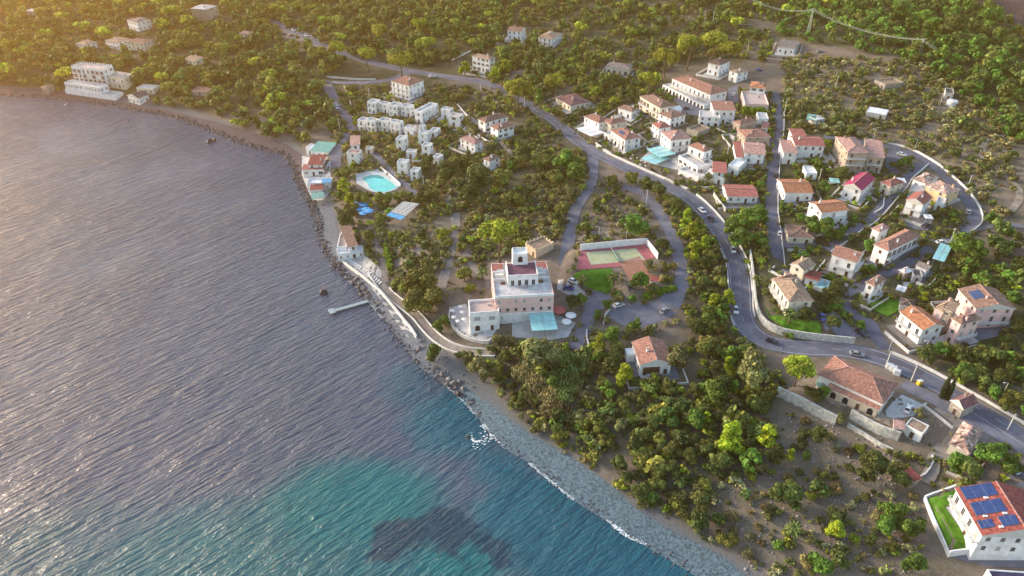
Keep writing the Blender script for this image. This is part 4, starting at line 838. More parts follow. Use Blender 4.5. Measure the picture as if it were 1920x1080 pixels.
H('x11', 'C', (1868, 958), (1925, 965), (1930, 925), 2.7, 'shed', .4, 'white', 'plum', 'low plum-roofed garage between the brick cluster and the residential street', None, 'garage', 'garage', chim=0, win=None)
H('x12', 'M', (368, 332), (452, 346), (458, 310), 2.2, 'open', 0, 'white', 'green', 'green tarpaulin shelter at the left end of the long terracotta building', None, 'shelter', 'shelter')
H('x13', 'M', (948, 652), (1026, 668), (1032, 612), 2.6, 'shed', .4, 'stone', 'pinkish', 'pink-tiled lean-to joined to the white outbuilding', None, 'lean_to', 'annex', chim=0, win=None)
H('x14', 'F', (1248, 480), (1400, 540), (1512, 488), 1.6, 'flat', 0, 'white', 'flat', 'lowest white garden terrace under the square balconied villa', None, 'garden_terrace', 'terrace', win=None, door=0, par=.8)
H('x15', 'C', (1310, 968), (1392, 1000), (1440, 950), 2.4, 'flat', 0, 'stone', 'tan', 'old stone walled terrace in front of the flat-roofed block with arches', None, 'stone_terrace', 'terrace', win=None, door=0, par=.7)
H('x16', 'J', (330, 470), (440, 500), (485, 440), 1.2, 'flat', 0, 'white', 'cyan', 'raised pale cyan terrace beside the tan-gabled house', None, 'garden_terrace', 'terrace', win=None, door=0, par=.5)
H('x17', 'B', (1300, 985), (1352, 992), (1362, 962), 3, 'flat', 0, 'white', 'flat', 'small white store right of the two-storey cube with the tower', None, 'store_room', 'store')
H('x18', 'C', (690, 1000), (735, 1020), (760, 985), 3, 'flat', 0, 'white', 'flat', 'white porch block between the veranda canopy and the balconied roadside house', None, 'porch', 'annex', arch=(F0,))
# ------------------------------------------------------------------ extras on the houses
def part_at(h_, name, mb, m): return mb.build(name, m, h_['root'])
# pink hotel: upper storey, red tiled strip at the back, tower with battlements, awnings
Xh, Yh, Zh = hot['w'] / 2, hot['d'] / 2, hot['h']
mb = MB(); mb.box((.2, Yh * .12, Zh + 1.7), (Xh * 1.05, Yh * .9, 3.4)); up = part_at(hot, 'upper_storey', mb, WALL['white'])
for k in range(4): link('window', WIN[(None, 'tall')], up, (.2 + Xh * (-.36 + .24 * k), Yh * .12 - Yh * .45, Zh + .1))
mb = MB(); mb.box((.2, Yh * .12, Zh + 3.42), (Xh * 1.0, Yh * .84, .06)); mb.build('roof_terrace', M['plum'], up)
mb = MB()
for sx in (-1, 1): mb.box((.2 + sx * Xh * .51, Yh * .12, Zh + 3.85), (.25, Yh * .9, .9))
mb.box((.2, Yh * .12 - Yh * .44, Zh + 3.85), (Xh * .99, .25, .9)); mb.build('parapet', WALL['white'], up)
mb = MB(); mb.box((.0, Yh * .62, Zh + 3.6), (Xh * .52, Yh * .42, 7.2)); tw = part_at(hot, 'tower', mb, WALL['white'])
mb = MB(); mb.box((0, 0, .45), (.6, .3, .9)); mer = mb.mesh('merlon', WALL['white']); n = 6
for k in range(n):
    t = (k + .5) / n - .5
    for q in (-1, 1):
        link('merlon', mer, tw, (t * Xh * .50, Yh * .62 + q * Yh * .195, Zh + 7.2)); link('merlon', mer, tw, (q * Xh * .245, Yh * .62 + t * Yh * .36, Zh + 7.2), (0, 0, math.pi / 2))
link('arch_opening', ARCH, tw, (0, Yh * .62 - Yh * .21, Zh + 4.6))
for sx in (-1, 1):
    mb = MB(); mb.box((sx * Xh * .78, Yh * .72, Zh + .35), (Xh * .36, Yh * .42, .5)); part_at(hot, 'tiled_roof_strip', mb, ROOF['red'])
    mb = MB(); mb.box((sx * Xh * .77, -Yh * .02, Zh + .55), (Xh * .40, .18, 1.1)); mb.box((sx * Xh * .77, Yh * .45, Zh + .55), (Xh * .40, .18, 1.1)); part_at(hot, 'terrace_partition', mb, WALL['white'])
mb = MB()
for x_ in (-.12, .14): mb.box((Xh * x_, -Yh * .48, Zh + 1.2), (.18, 2.2, .3), 0)
part_at(hot, 'awning_beam', mb, M['door'])
mb = MB(); mb.box((0, -Yh - .06, 3.45), (Xh * 2 - .1, .16, .5)); part_at(hot, 'cornice', mb, WALL['white'])
mb = MB(); mb.box((-Xh * .4, -Yh - .1, 1.2), (Xh * 1.15, .18, 3.9)); part_at(hot, 'white_ground_storey', mb, WALL['white'])
mb = MB(); mb.box((0, -Yh + .05, Zh + .25), (Xh * 2 + .1, .3, 1.0)); part_at(hot, 'parapet', mb, WALL['white'])
for sx in (-1, 1):
    for k, (yy, hh, ww) in enumerate([(.22, 1.2, .30), (.55, .9, .22), (-.18, .8, .16)]):
        mb = MB(); mb.box((sx * Xh * (.76 - .05 * k), Yh * yy, Zh + hh / 2), (Xh * ww, Yh * .10, hh)); mb.build('roof_cabin', M[('curbw', 'metal', 'door')[k]], hot['root'])
    railing(hot['root'], [(sx * Xh * .58, -Yh * .20, Zh), (sx * Xh * .95, -Yh * .20, Zh)]); railing(hot['root'], [(sx * Xh * .58, Yh * .33, Zh), (sx * Xh * .95, Yh * .33, Zh)])
# solar panels
def solar(hs, side, u0, u1, v0, v1, nu, nv=1, name='solar_panel'):
    # side -1: slope over the front; u along the ridge, v from eave to ridge (0..1)
    X, Y, h, r = hs['w'] / 2, hs['d'] / 2, hs['h'], hs['rise']
    for i in range(nu):
        a = u0 + (u1 - u0) * i / nu; b = u0 + (u1 - u0) * (i + .94) / nu
        for j in range(nv):
            c = v0 + (v1 - v0) * j / nv; d = v0 + (v1 - v0) * (j + .95) / nv
            P = [(a, c), (b, c), (b, d), (a, d)]; mb = MB()
            pts = [Vector((-X + 2 * X * p, side * Y * (1 - q), h + r * q + .10)) for p, q in P]
            up = Vector((0, 0, .08)); mb.face([p + up for p in pts])
            for k in range(4): mb.face([pts[k], pts[(k + 1) % 4], pts[(k + 1) % 4] + up, pts[k] + up], 1)
            for f in (.33, .66):
                q0 = pts[0].lerp(pts[3], f) + up * 1.08; q1 = pts[1].lerp(pts[2], f) + up * 1.08; mb.bar(q0, q1, .03, .02, 1)
            mb.build(name, [M['solar'], M['metal']], hs['roof'])
solar(ss, -1, .02, .28, .10, .90, 5); solar(ss, -1, .36, .62, .12, .88, 5); solar(ss, -1, .72, .88, .06, .40, 2); solar(ss, -1, .70, .90, .55, .95, 3)
for (u, v) in ((.31, .55), (.66, .75), (.66, .3), (.90, .5)):
    mb = MB(); X, Y = ss['w'] / 2, ss['d'] / 2; mb.box((-X + 2 * X * u, -Y * (1 - v), ss['h'] + ss['rise'] * v + .2), (.5, 1.0, .3)); mb.build('skylight', M['canvas'], ss['roof'])
solar(jr, -1, .25, .62, .25, .75, 3, 2)
solar(HOUSES['c15'], -1, .35, .65, .3, .7, 4)
# ------------------------------------------------------------------ lawns, courts, pool, parking
lawn_px = [(ZP('I', (445, 405), (520, 350), (745, 335), (765, 440), (715, 525), (620, 500), (545, 465), (490, 430)), 'hotel_lawn'),
           (ZP('J', (-40, 600), (20, 700), (110, 690), (250, 720), (380, 735), (400, 825), (250, 815), (110, 780), (10, 715)), 'villa_lawn'),
           (ZP('J', (760, 595), (900, 560), (990, 575), (985, 640), (900, 700), (770, 640)), 'garden_lawn'),
           (ZP('N', (1192, 512), (1405, 440), (1440, 545), (1322, 562), (1500, 885), (1345, 892)), 'house_lawn')]
for px, nm in lawn_px: drape(nm, pixpoly(px), M['lawn'], .24, 1.0); keep(px)
crt = ZP('I', (485, 345), (512, 200), (1000, 152), (1075, 250), (960, 290), (800, 320))
def flat_at(px, off): return [at_z(u, v, zc + off) for u, v in px]
def flat_sheet(name, px, off, m):
    o = drape(name, flat_at(px, off), m, off, 3, flat=zc); return o
flat_sheet('tennis_surround', crt, 0, M['tred']); keep(crt)
tg = ZP('I', (553, 212), (928, 182), (1000, 268), (592, 306)); flat_sheet('tennis_court', tg, .012, M['tgreen'])
cl = ZP('I', (800, 285), (958, 240), (1052, 418), (1030, 440), (905, 455)); flat_sheet('clay_court', cl, .024, M['clay']); keep(cl)
def court_lines():
    q = flat_at(tg, 0); mb = MB()
    def P(s, t): a = q[0].lerp(q[1], s); b = q[3].lerp(q[2], s); p = a.lerp(b, t); return Vector((p.x, p.y, zc + .035))
    for a, b in (((.03, .06), (.97, .06)), ((.03, .94), (.97, .94)), ((.03, .06), (.03, .94)), ((.97, .06), (.97, .94)), ((.03, .18), (.97, .18)), ((.03, .82), (.97, .82)), ((.25, .18), (.25, .82)), ((.75, .18), (.75, .82)), ((.25, .5), (.75, .5))):
        mb.bar(P(*a), P(*b), .12, .012)
    o = mb.build('court_marking', M['mark']); o['kind'] = 'structure'
    a, b = P(.5, -.02), P(.5, 1.02); net = empty('tennis_net', a.lerp(b, .5)); tag(net, 'dark tennis net across the green hard court', 'tennis net'); c = a.lerp(b, .5)
    mb = MB(); d = Vector((0, 0, .5)); mb.bar(a - c + d, b - c + d, .04, .9); mb.build('mesh_panel', M['shut_g'], net)
    mb = MB(); mb.bar(a - c + d * 2, b - c + d * 2, .09, .09); mb.build('tape', M['canvas'], net)
    for e in (a, b): mb = MB(); mb.bar(e - c, e - c + Vector((0, 0, 1.1)), .1); mb.build('post', M['metal'], net)
court_lines(); LM.append((*Z('I', 750, 240), 'tennis court'))
def wall3(name, pts, h, t, m, label, cat='wall', parent=None):
    o = strip_wall(name, pts, h, t, m); tag(o, label, cat); return o
wall3('court_wall', flat_at(ZP('I', (510, 196), (1004, 148), (1092, 262)), 0), 2.6, .25, WALL['white'], 'tall white wall along two sides of the tennis court')
keep(ZP('I', (505, 200), (505, 160), (1005, 112), (1090, 240), (1075, 260), (1000, 160)))
# swimming pool
pzx = POOL_PX
drape('pool_deck', [at_z(u, v, pz) for u, v in pzx], M['pooldeck'], 0, 3, flat=pz); keep(pzx)
wpx = ZP('E', (790, 545), (815, 525), (860, 512), (925, 512), (965, 528), (1000, 550), (1040, 580), (1060, 600), (1020, 628), (955, 645), (890, 636), (845, 610), (835, 580))
drape('pool_water', [at_z(u, v, pz) for u, v in wpx], M['pool'], .03, 3, flat=pz)
mb = MB(); q = [at_z(u, v, pz) + Vector((0, 0, .06)) for u, v in wpx]
for a, b in zip(q, q[1:] + q[:1]): mb.bar(a, b, .5, .14)
tag(mb.build('pool_coping', M['curbw']), kind='structure')
drape('pool_shallow_step', [at_z(u, v, pz) for u, v in ZP('E', (792, 545), (815, 528), (860, 514), (925, 514), (960, 530), (955, 545), (880, 532), (830, 545), (815, 560))], mat('pool_teal', (.03, .30, .28), .1, .1, .3), .045, 3, flat=pz)
LM.append((*Z('E', 930, 580), 'swimming pool'))
wall_px('pool_wall', ZP('E', (935, 470), (1000, 520), (1085, 595)), 1.4, .3, WALL['white'], 'white wall closing the right side of the swimming pool deck')
# parking yards, terraces
YARDS = [('parking_yard', ZP('I', (705, 690), (740, 605), (870, 535), (1000, 600), (1090, 572), (1200, 470), (1290, 480), (1290, 570), (1240, 665), (1080, 745), (960, 785), (860, 775)), 'asph2'),
         ('hotel_forecourt', ZP('I', (560, 540), (720, 530), (760, 560), (690, 640), (600, 650)), 'asph2'), ('hotel_yard', ZP('I', (345, 420), (480, 440), (545, 510), (560, 560), (480, 560), (340, 490)), 'paveL'),
         ('hotel_terrace', ZP('H', (1135, 700), (1150, 625), (1255, 600), (1285, 680), (1290, 800), (1500, 770), (1440, 885), (1320, 870), (1220, 830), (1160, 770)), 'paveL'),
         ('pergola_terrace', ZP('I', (0, 740), (120, 680), (330, 680), (480, 740), (420, 850), (300, 870), (0, 850)), 'paveL'),
         ('apartment_yard', ZP('C', (1200, 740), (1290, 730), (1440, 830), (1390, 870), (1290, 850), (1250, 790)), 'asph2'), ('upper_yard', ZP('C', (1620, 660), (1690, 640), (1700, 770), (1620, 770)), 'asph2'),
         ('roadside_yard', ZP('J', (390, 700), (480, 650), (620, 760), (740, 850), (600, 850), (430, 800)), 'asph2'), ('lane_yard', ZP('J', (1070, 440), (1000, 430), (1020, 500)), 'paveL'),
         ('building_yard', ZP('M', (880, 520), (1000, 400), (1180, 480), (1090, 560), (980, 580), (890, 570)), 'paveL'),
         ('loop_yard', ZP('G', (880, 440), (900, 310), (1020, 330), (1120, 370), (1060, 420), (960, 460), (1000, 500), (920, 500)), 'asphalt'),
         ('house_terrace', ZP('N', (1330, 562), (1410, 548), (1600, 870), (1505, 882)), 'paveL'), ('lower_yard', ZP('N', (1350, 930), (1560, 915), (1940, 880), (1960, 1020), (1640, 1010), (1450, 960)), 'asph2'),
         ('right_yard', ZP('J', (1590, 740), (1720, 700), (1730, 840), (1560, 880), (1450, 900), (1550, 830)), 'asph2'), ('corner_yard', ZP('N', (1760, 330), (1930, 280), (1960, 430), (1860, 400)), 'asph2'),
         ('glasshouse_terrace', ZP('F', (960, 400), (1060, 300), (1260, 360), (1420, 470), (1390, 540), (1260, 480), (1080, 440)), 'paveL'),
         ('house_yard', ZP('G', (1000, 880), (1120, 830), (1250, 830), (1200, 930), (1100, 920)), 'asph2'), ('car_park', ZP('B', (180, 190), (300, 200), (460, 290), (500, 370), (400, 330), (260, 290), (190, 285)), 'path'),
         ('seaside_terrace', ZP('H', (300, 270), (480, 225), (620, 350), (660, 440), (620, 480), (540, 440), (420, 350)), 'conc'), ('promenade', ZP('H', (560, 455), (600, 490), (700, 610), (840, 760), (880, 850), (820, 850), (720, 720), (640, 600), (545, 480)), 'conc'),
         ('shore_plaza', ZP('E', (545, 355), (570, 270), (625, 290), (640, 450), (565, 460)), 'asph2'), ('shore_deck', ZP('E', (330, 460), (345, 370), (560, 380), (560, 530), (560, 640), (510, 700), (430, 710), (370, 590)), 'paveL'),
         ('upper_dirt_field', ZP('D', (1560, -40), (1700, -60), (2100, -60), (2100, 260), (1920, 200), (1700, 120), (1540, 40)), 'fieldbrown'), ('dark_field', ZP('C', (1600, -80), (1960, -80), (1960, 70), (1920, 150), (1800, 60), (1680, 20)), 'fieldbrown'),
         ('gravel_patch', ZP('I', (500, 110), (560, 60), (960, 60), (1000, 90), (500, 140)), 'dirt'), ('garden_gravel', ZP('H', (700, 150), (1130, 100), (1110, 340), (1040, 250), (880, 240), (740, 330), (700, 250)), 'dirt'),
         ('building_forecourt', ZP('M', (330, 350), (480, 330), (840, 500), (880, 560), (1000, 590), (920, 640), (640, 500), (480, 470), (340, 380)), 'dirt')]
M['fieldbrown'] = mat('ploughed_soil', (.095, .062, .062), .95, .3, .15, .1, .3, detail=8)
for k, (nm, px, m) in enumerate(YARDS):
    drape(nm, pixpoly(px), M[m], .05 + .007 * (k % 5), 2.0)
    if nm not in ('gravel_patch', 'garden_gravel', 'dark_field', 'upper_dirt_field', 'car_park', 'shore_deck'): keep(px)
# ------------------------------------------------------------------ walls
wall_px('retaining_wall', EDGE_R, 2.6, .5, M['wallst'], 'curved stone retaining wall holding the villa lawn above the main road', 'retaining wall')
LM.append((1470, 640, 'curved retaining wall'))
wall_px('retaining_wall', LOW1, 3.6, .6, M['wallst'], 'upper left stretch of rubble stone retaining wall below the long terracotta building', 'retaining wall')
wall_px('retaining_wall', LOW2, 3.2, .6, M['wallst'], 'right stretch of rubble stone retaining wall below the white outbuilding', 'retaining wall')
wall_px('retaining_wall', [(1588, 800), (1620, 818), (1650, 838), (1672, 848)], 1.3, .5, M['wallst'], 'lowest and lowest-built rubble wall on the bare slope', 'retaining wall')
LM.append((1560, 790, 'rubble stone walls')); keep([(1455, 742), (1500, 745), (1570, 775), (1690, 812), (1685, 832), (1600, 805), (1560, 800), (1460, 765)])
def side_pts(pts, zs, off, i0=0, i1=None):
    out = []
    for i in range(i0, i1 if i1 is not None else len(pts)):
        d = (pts[min(i + 1, len(pts) - 1)] - pts[max(i - 1, 0)]).normalized(); q = pts[i] + Vector((-d.y, d.x)) * off; out.append((q.x, q.y, zs[i] - .05))
    return out
mp_, mz_ = roads[0][4], roads[0][5]
def near_i(u, v):
    g = ground(u, v); return min(range(len(mp_)), key=lambda i: (mp_[i].x - g.x) ** 2 + (mp_[i].y - g.y) ** 2)
def rwall(name, a, b, off, h, t, m, label, cat): return wall3(name, side_pts(mp_, mz_, off, near_i(*a), near_i(*b)), h, t, m, label, cat)
rwall('roadside_wall', (1350, 430), (1400, 600), 4.1, .9, .35, M['curbw'], 'low pale wall on the outer edge of the main road curve', 'wall')
rwall('roadside_wall', (1290, 372), (1345, 425), 4.2, 1.0, .3, M['curbw'], 'low pale wall beside the main road below the long smooth red roof', 'wall')
rwall('roadside_wall', (1368, 470), (1400, 620), -4.1, .7, .3, M['curbw'], 'low parapet on the wooded side of the main road curve', 'parapet')
rwall('roadside_wall', (1100, 278), (1285, 366), 4.4, 1.1, .3, M['curbw'], 'pale garden wall between the main road and the glasshouse terrace', 'wall')
rwall('roadside_wall', (1660, 676), (1990, 862), 4.6, .9, .4, M['curbw'], 'long pale parapet along the upper edge of the main road at the right', 'parapet')
rwall('guard_rail', (1425, 636), (1480, 652), -4.2, .8, .15, M['metal'], 'short metal guard rail on the lower side of the main road', 'guard rail')
rp, rz = roads[5][4], roads[5][5]
wall3('street_wall', side_pts(rp, rz, 2.7, 8), 1.1, .3, M['curbw'], 'white wall running round the outside of the loop street', 'wall'); LM.append((1800, 370, 'loop street wall'))
rp, rz = roads[6][4], roads[6][5]
wall3('street_wall', side_pts(rp, rz, 2.4), .9, .3, M['curbw'], 'pale wall on the inner side of the diagonal lane', 'wall')
rp, rz = roads[4][4], roads[4][5]
wall3('street_wall', side_pts(rp, rz, 2.7, 6), .8, .25, M['curbw'], 'low kerb wall on the left side of the straight residential street', 'wall')
rp, rz = roads[12][4], roads[12][5]
wall3('path_wall', side_pts(rp, rz, -1.9), .7, .3, M['curbw'], 'low pale wall on the sea side of the coast path', 'wall'); wall3('path_wall', side_pts(rp, rz, 1.9, 6), .8, .3, M['curbw'], 'low pale wall on the inland side of the coast path', 'wall')
wall_px('side_road_wall', ZP('B', (660, 650), (690, 720), (745, 890)), .9, .3, M['curbw'], 'pale wall on the right of the straight side road above the terraced rows')
wall_px('side_road_wall', ZP('B', (530, 580), (640, 590), (760, 600), (900, 600)), 1.0, .3, M['curbw'], 'pale wall behind the hairpin side road')
wall_px('sea_wall', ZP('H', (318, 280), (400, 345), (480, 400), (560, 470), (620, 520), (720, 640), (800, 740), (850, 800), (885, 860)), 1.2, .6, M['curbw'], 'concrete sea wall along the promenade below the pink hotel')
wall_px('terrace_wall', ZP('H', (1140, 640), (1128, 720), (1165, 790), (1230, 850), (1330, 885), (1425, 900), (1445, 870)), 1.1, .35, M['curbw'], 'curved balustrade wall round the hotel restaurant terrace')
wall_px('garden_wall', ZP('N', (1168, 505), (1215, 620), (1270, 750), (1345, 925)), 1.3, .35, WALL['white'], 'white garden wall left of the lawn of the solar-panelled house')
wall_px('garden_wall', ZP('N', (1168, 505), (1400, 420)), 1.3, .35, WALL['white'], 'white garden wall at the top of the lawn of the solar-panelled house')
wall_px('garden_wall', ZP('N', (1345, 935), (1500, 915), (1600, 910)), 2.2, .35, WALL['white'], 'white retaining wall under the lawn of the solar-panelled house')
wall_px('orchard_wall', ZP('B', (1510, 790), (1600, 890)), .9, .3, M['curbw'], 'left cross wall of the walled orchard')
wall_px('orchard_wall', ZP('B', (1630, 775), (1720, 840)), .9, .3, M['curbw'], 'middle cross wall of the walled orchard')
wall_px('orchard_wall', ZP('B', (1800, 770), (1825, 830)), .9, .3, M['curbw'], 'right cross wall of the walled orchard')
wall_px('parking_wall', ZP('I', (735, 640), (700, 690), (685, 760)), .9, .4, M['curbw'], 'curved white wall at the left end of the parking yard')
wall_px('driveway_wall', ZP('I', (560, 800), (560, 860), (580, 925)), .8, .4, M['curbw'], 'short white wall beside the lower hotel driveway')
wall_px('ridge_wall', ZP('B', (1470, 455), (1600, 395), (1680, 355), (1850, 330)), 1.0, .4, M['curbw'], 'long pale wall climbing behind the tall white roadside house')
wall_px('garden_wall', ZP('G', (800, 800), (860, 760), (870, 690), (940, 640)), 1.0, .35, M['curbw'], 'curved white garden wall below the magenta-roofed house')
wall_px('garden_wall', ZP('M', (1230, 860), (1240, 900), (1210, 960), (1130, 1030), (1040, 940)), .6, .35, M['curbw'], 'curved low wall around the round garden bed')
wall_px('stone_wall', ZP('F', (1510, 670), (1560, 740), (1600, 790)), 1.8, .4, M['wallst'], 'sloping stone wall beside the yard of the long smooth red roof')
wall_px('garden_wall', ZP('L', (1360, 800), (1440, 830)), .3, .3, M['curbw'], 'short low kerb in the lower scrub') if 0 else None
# bright clipped hedges
hg_m = mat('hedge_leaf', (.10, .16, .015), .95, .6, 1.6, .1, 1.0, detail=8)
def hedge(px, h, t, label):
    pts = densify([(p.x, p.y) for p in pixpoly(px)], .7); rng = random.Random(len(label)); mb = MB()
    for i, p in enumerate(pts):
        for k in range(5):
            s = t * rng.uniform(.35, .6); x, y = p.x + rng.uniform(-t, t) * .35, p.y + rng.uniform(-t, t) * .35; z = hgt(x, y) + h * rng.uniform(.2, .8)
            mb.box((x, y, z), (s * 1.5, s * 1.3, h * rng.uniform(.5, .8)), 0, rng.uniform(0, 3), rng.uniform(.6, .95))
    tag(mb.build('hedge', hg_m), label, 'hedge')
hedge(ZP('C', (1730, 850), (1800, 855), (1880, 850)), 3.2, 2.6, 'bright lime hedge wall below the pink roof terrace')
hedge(ZP('I', (1010, 545), (1100, 515), (1210, 490)), 1.3, 2.0, 'dark clipped hedge on the bank above the parking yard')
hedge(ZP('H', (655, 180), (670, 260), (690, 350)), 2.2, 1.8, 'tall narrow hedge between the beach house and the coast path')
# ------------------------------------------------------------------ road paint
def dash(name, pts, zs, off, wd, on, gap_, up):
    mb = MB(); k = 0; s = 0
    for i in range(len(pts) - 1):
        a, b = pts[i], pts[i + 1]; d = (b - a); L = d.length; d.normalize(); nr = Vector((-d.y, d.x)); on_ = (s % (on + gap_)) < on if gap_ else True; s += L
        if not on_: continue
        q = [a + nr * (off + wd / 2), a + nr * (off - wd / 2), b + nr * (off - wd / 2), b + nr * (off + wd / 2)]
        mb.face([(q[j].x, q[j].y, (zs[i] if j in (0, 1) else zs[i + 1]) + up) for j in (0, 1, 2, 3)])
    return tag(mb.build(name, M['mark']), kind='structure')
f_pts = densify([(p.x, p.y) for p in mp_[::2]], 1.0); fz = np.interp(np.linspace(0, 1, len(f_pts)), np.linspace(0, 1, len(mz_)), mz_)
nzz = []
for p in f_pts: nzz.append(mz_[min(range(len(mp_)), key=lambda i: (mp_[i] - p).length_squared)])
nzz = np.array(nzz)
for k in range(3): nzz[1:-1] = (nzz[:-2] + nzz[1:-1] * 2 + nzz[2:]) / 4
for o_ in (-3.2, 3.2): dash('road_marking', f_pts, nzz, o_, .14, 1, 0, .06)
dash('road_marking', f_pts, nzz, 0, .12, 3, 4, .06)
for i0, i1, o_, wd_, mm_ in [(.55, .60, 1.2, 2.4, 'patch'), (.62, .655, -1.6, 2.2, 'patchd'), (.70, .73, 1.5, 2.6, 'patch'), (.40, .44, -1.5, 2.6, 'patchd'), (.30, .35, 1.6, 2.4, 'patch'), (.80, .86, -1.6, 2.4, 'patch'), (.47, .49, 1.6, 2.6, 'patchd'), (.90, .93, 1.5, 2.6, 'patchd')]:
    a, b = int(len(f_pts) * i0), int(len(f_pts) * i1); o = dash('road_patch', f_pts[a:b], nzz[a:b], o_, wd_, 1, 0, .045); o.data.materials[0] = M[mm_]
# ------------------------------------------------------------------ cars
def car_parts():
    prof = [(-2.1, .35), (-2.1, .75), (-1.95, .88), (-1.55, .93), (1.0, .93), (1.85, .80), (2.08, .62), (2.1, .35)]
    cab = [(-1.75, .92), (-1.25, 1.42), (.25, 1.45), (1.05, .92)]
    def extr(P, w0, w1, m=0, mb=None):
        mb = mb or MB(); zmin = min(p[1] for p in P); zmax = max(p[1] for p in P)
        f = lambda z: (w0 + (w1 - w0) * (z - zmin) / (zmax - zmin)) / 2
        L = [(x, -f(z), z) for x, z in P]; Rr = [(x, f(z), z) for x, z in P]
        mb.face(L, m); mb.face(Rr[::-1], m)
        for i in range(len(P)): j = (i + 1) % len(P); mb.face([L[i], Rr[i], Rr[j], L[j]][::-1], m)
        return mb
    body = extr(prof, 1.72, 1.62); glass = extr(cab, 1.52, 1.22)
    roof = MB(); roof.box((-.5, 0, 1.455), (1.45, 1.18, .07), 0, 0, .92)
    for x in (-1.3, -.45, .45):
        for s in (-1, 1): roof.bar((x - (.4 if x < -1 else -.0), s * .76, .93), (x + (.05 if x < .4 else -.2), s * .61, 1.44), .08)
    wh = MB(); wh.tube([(0, -.1, 0), (0, .1, 0)], [.33, .33], 14); rm = MB(); rm.tube([(0, -.115, 0), (0, .115, 0)], [.2, .2], 10)
    hl = MB(); hl.box((0, 0, 0), (.08, .35, .16)); return body, glass, roof, wh, rm, hl
CP = car_parts(); CARM = {}
for c in ('carw', 'card', 'carg', 'carb'): CARM[c] = CP[0].mesh('car_body', M[c]), CP[2].mesh('car_roof', M[c])
CGL = CP[1].mesh('car_window', M['glass']); CWH = CP[3].mesh('wheel', M['tyre']); CRM = CP[4].mesh('rim', M['rim']); CHL = CP[5].mesh('headlight', M['frame']); CTL = CP[5].mesh('tail_light', M['redc'])
def car(u, v, c, ang, label, group=None, z=None):
    p = ground(u, v); p.z += .13 if z is None else z
    g = p.copy()
    q = at_z(u + 10 * math.cos(R(ang)), v - 10 * math.sin(R(ang)), p.z); rz = math.atan2(q.y - p.y, q.x - p.x)
    o = empty('parked_car' if 'parked' in label else 'car', p, rz); tag(o, label, 'car', group)
    link('body', CARM[c][0], o); link('cabin_window', CGL, o); link('cabin_roof', CARM[c][1], o)
    for x in (-1.28, 1.3):
        for s in (-.78, .78): wh = link('wheel', CWH, o, (x, s, .33)); link('rim', CRM, wh)
    for s in (-.6, .6): link('headlight', CHL, o, (2.06, s, .66)); link('tail_light', CTL, o, (-2.07, s, .72))
    s = ppm(p) * 2.0; keep([(u - s, v - s * .8), (u + s, v - s * .8), (u + s, v + s * .5), (u - s, v + s * .5)])
    return o
car(1316, 397, 'carw', -40, 'white car on the main road just below the balconied villa gardens, rearmost of the queue'); car(1333, 413, 'card', -45, 'dark car on the main road right behind the white one', None)
car(1374, 471, 'carw', -72, 'white car on the main road in the middle of the long bend'); car(1379, 584, 'carw', -82, 'white car lowest on the main road curve, beside the lime pine')
car(1447, 643, 'card', -18, 'dark van-like car on the road below the curved retaining wall'); car(1606, 667, 'carg', -6, 'grey car on the road above the long terracotta building')
car(1702, 769, 'carw', 60, 'white car parked in the yard at the end of the long terracotta building')
car(1075, 530, 'carw', -20, 'white car parked beside the hotel lawn'); car(1066, 543, 'carb', -4, 'dark blue car parked between the pink hotel and the lawn'); car(1181, 542, 'card', -85, 'dark car parked at the lower end of the clay court')
car(1614, 627, 'card', -28, 'dark car parked at the mouth of the curved lane'); car(1541, 598, 'carb', -60, 'dark blue car parked beside the cream villa above the lawn')
car(534, 51, 'carw', -30, 'white car on the far road, upper of the two white ones', None); car(551, 58, 'carw', -25, 'white car on the far road, lower of the two white ones'); car(574, 68, 'carw', -40, 'white car standing alone at the end of the far car park')
car(533, 66, 'card', 0, 'left one of two dark cars parked beside the far road'); car(546, 68, 'card', 15, 'right one of two dark cars parked beside the far road')
car(632, 203, 'carw', -60, 'white car parked on the straight side road above the terraced rows'); car(613, 155, 'carg', 10, 'grey car parked at the tip of the hairpin'); car(637, 212, 'card', -60, 'dark car parked below the white one on the straight side road')
car(1381, 377, 'carw', 10, 'white car parked in front of the long smooth red roof'); car(1286, 205, 'card', 20, 'dark car parked in the yard of the long apartment block'); car(1375, 179, 'carw', 55, 'white car parked between the long apartment block and the green-shuttered house')
car(1765, 457, 'carw', 5, 'white car parked beside the cyan carport'); car(1895, 882, 'carw', -30, 'white car parked behind the solar-panelled house'); car(1537, 98, 'carg', 5, 'grey pickup parked beside the farmhouse under the power line')
car(810, 145, 'carw', 10, 'white car parked behind the big white apartment house'); car(820, 147, 'carg', 0, 'grey car parked at the right corner of the big white apartment house')
car(1423, 133, 'carb', 0, 'blue car parked right of the white L-shaped house'); car(1700, 690, 'carg', -10, 'pale car beside the main road above the recycling bins') if 0 else None
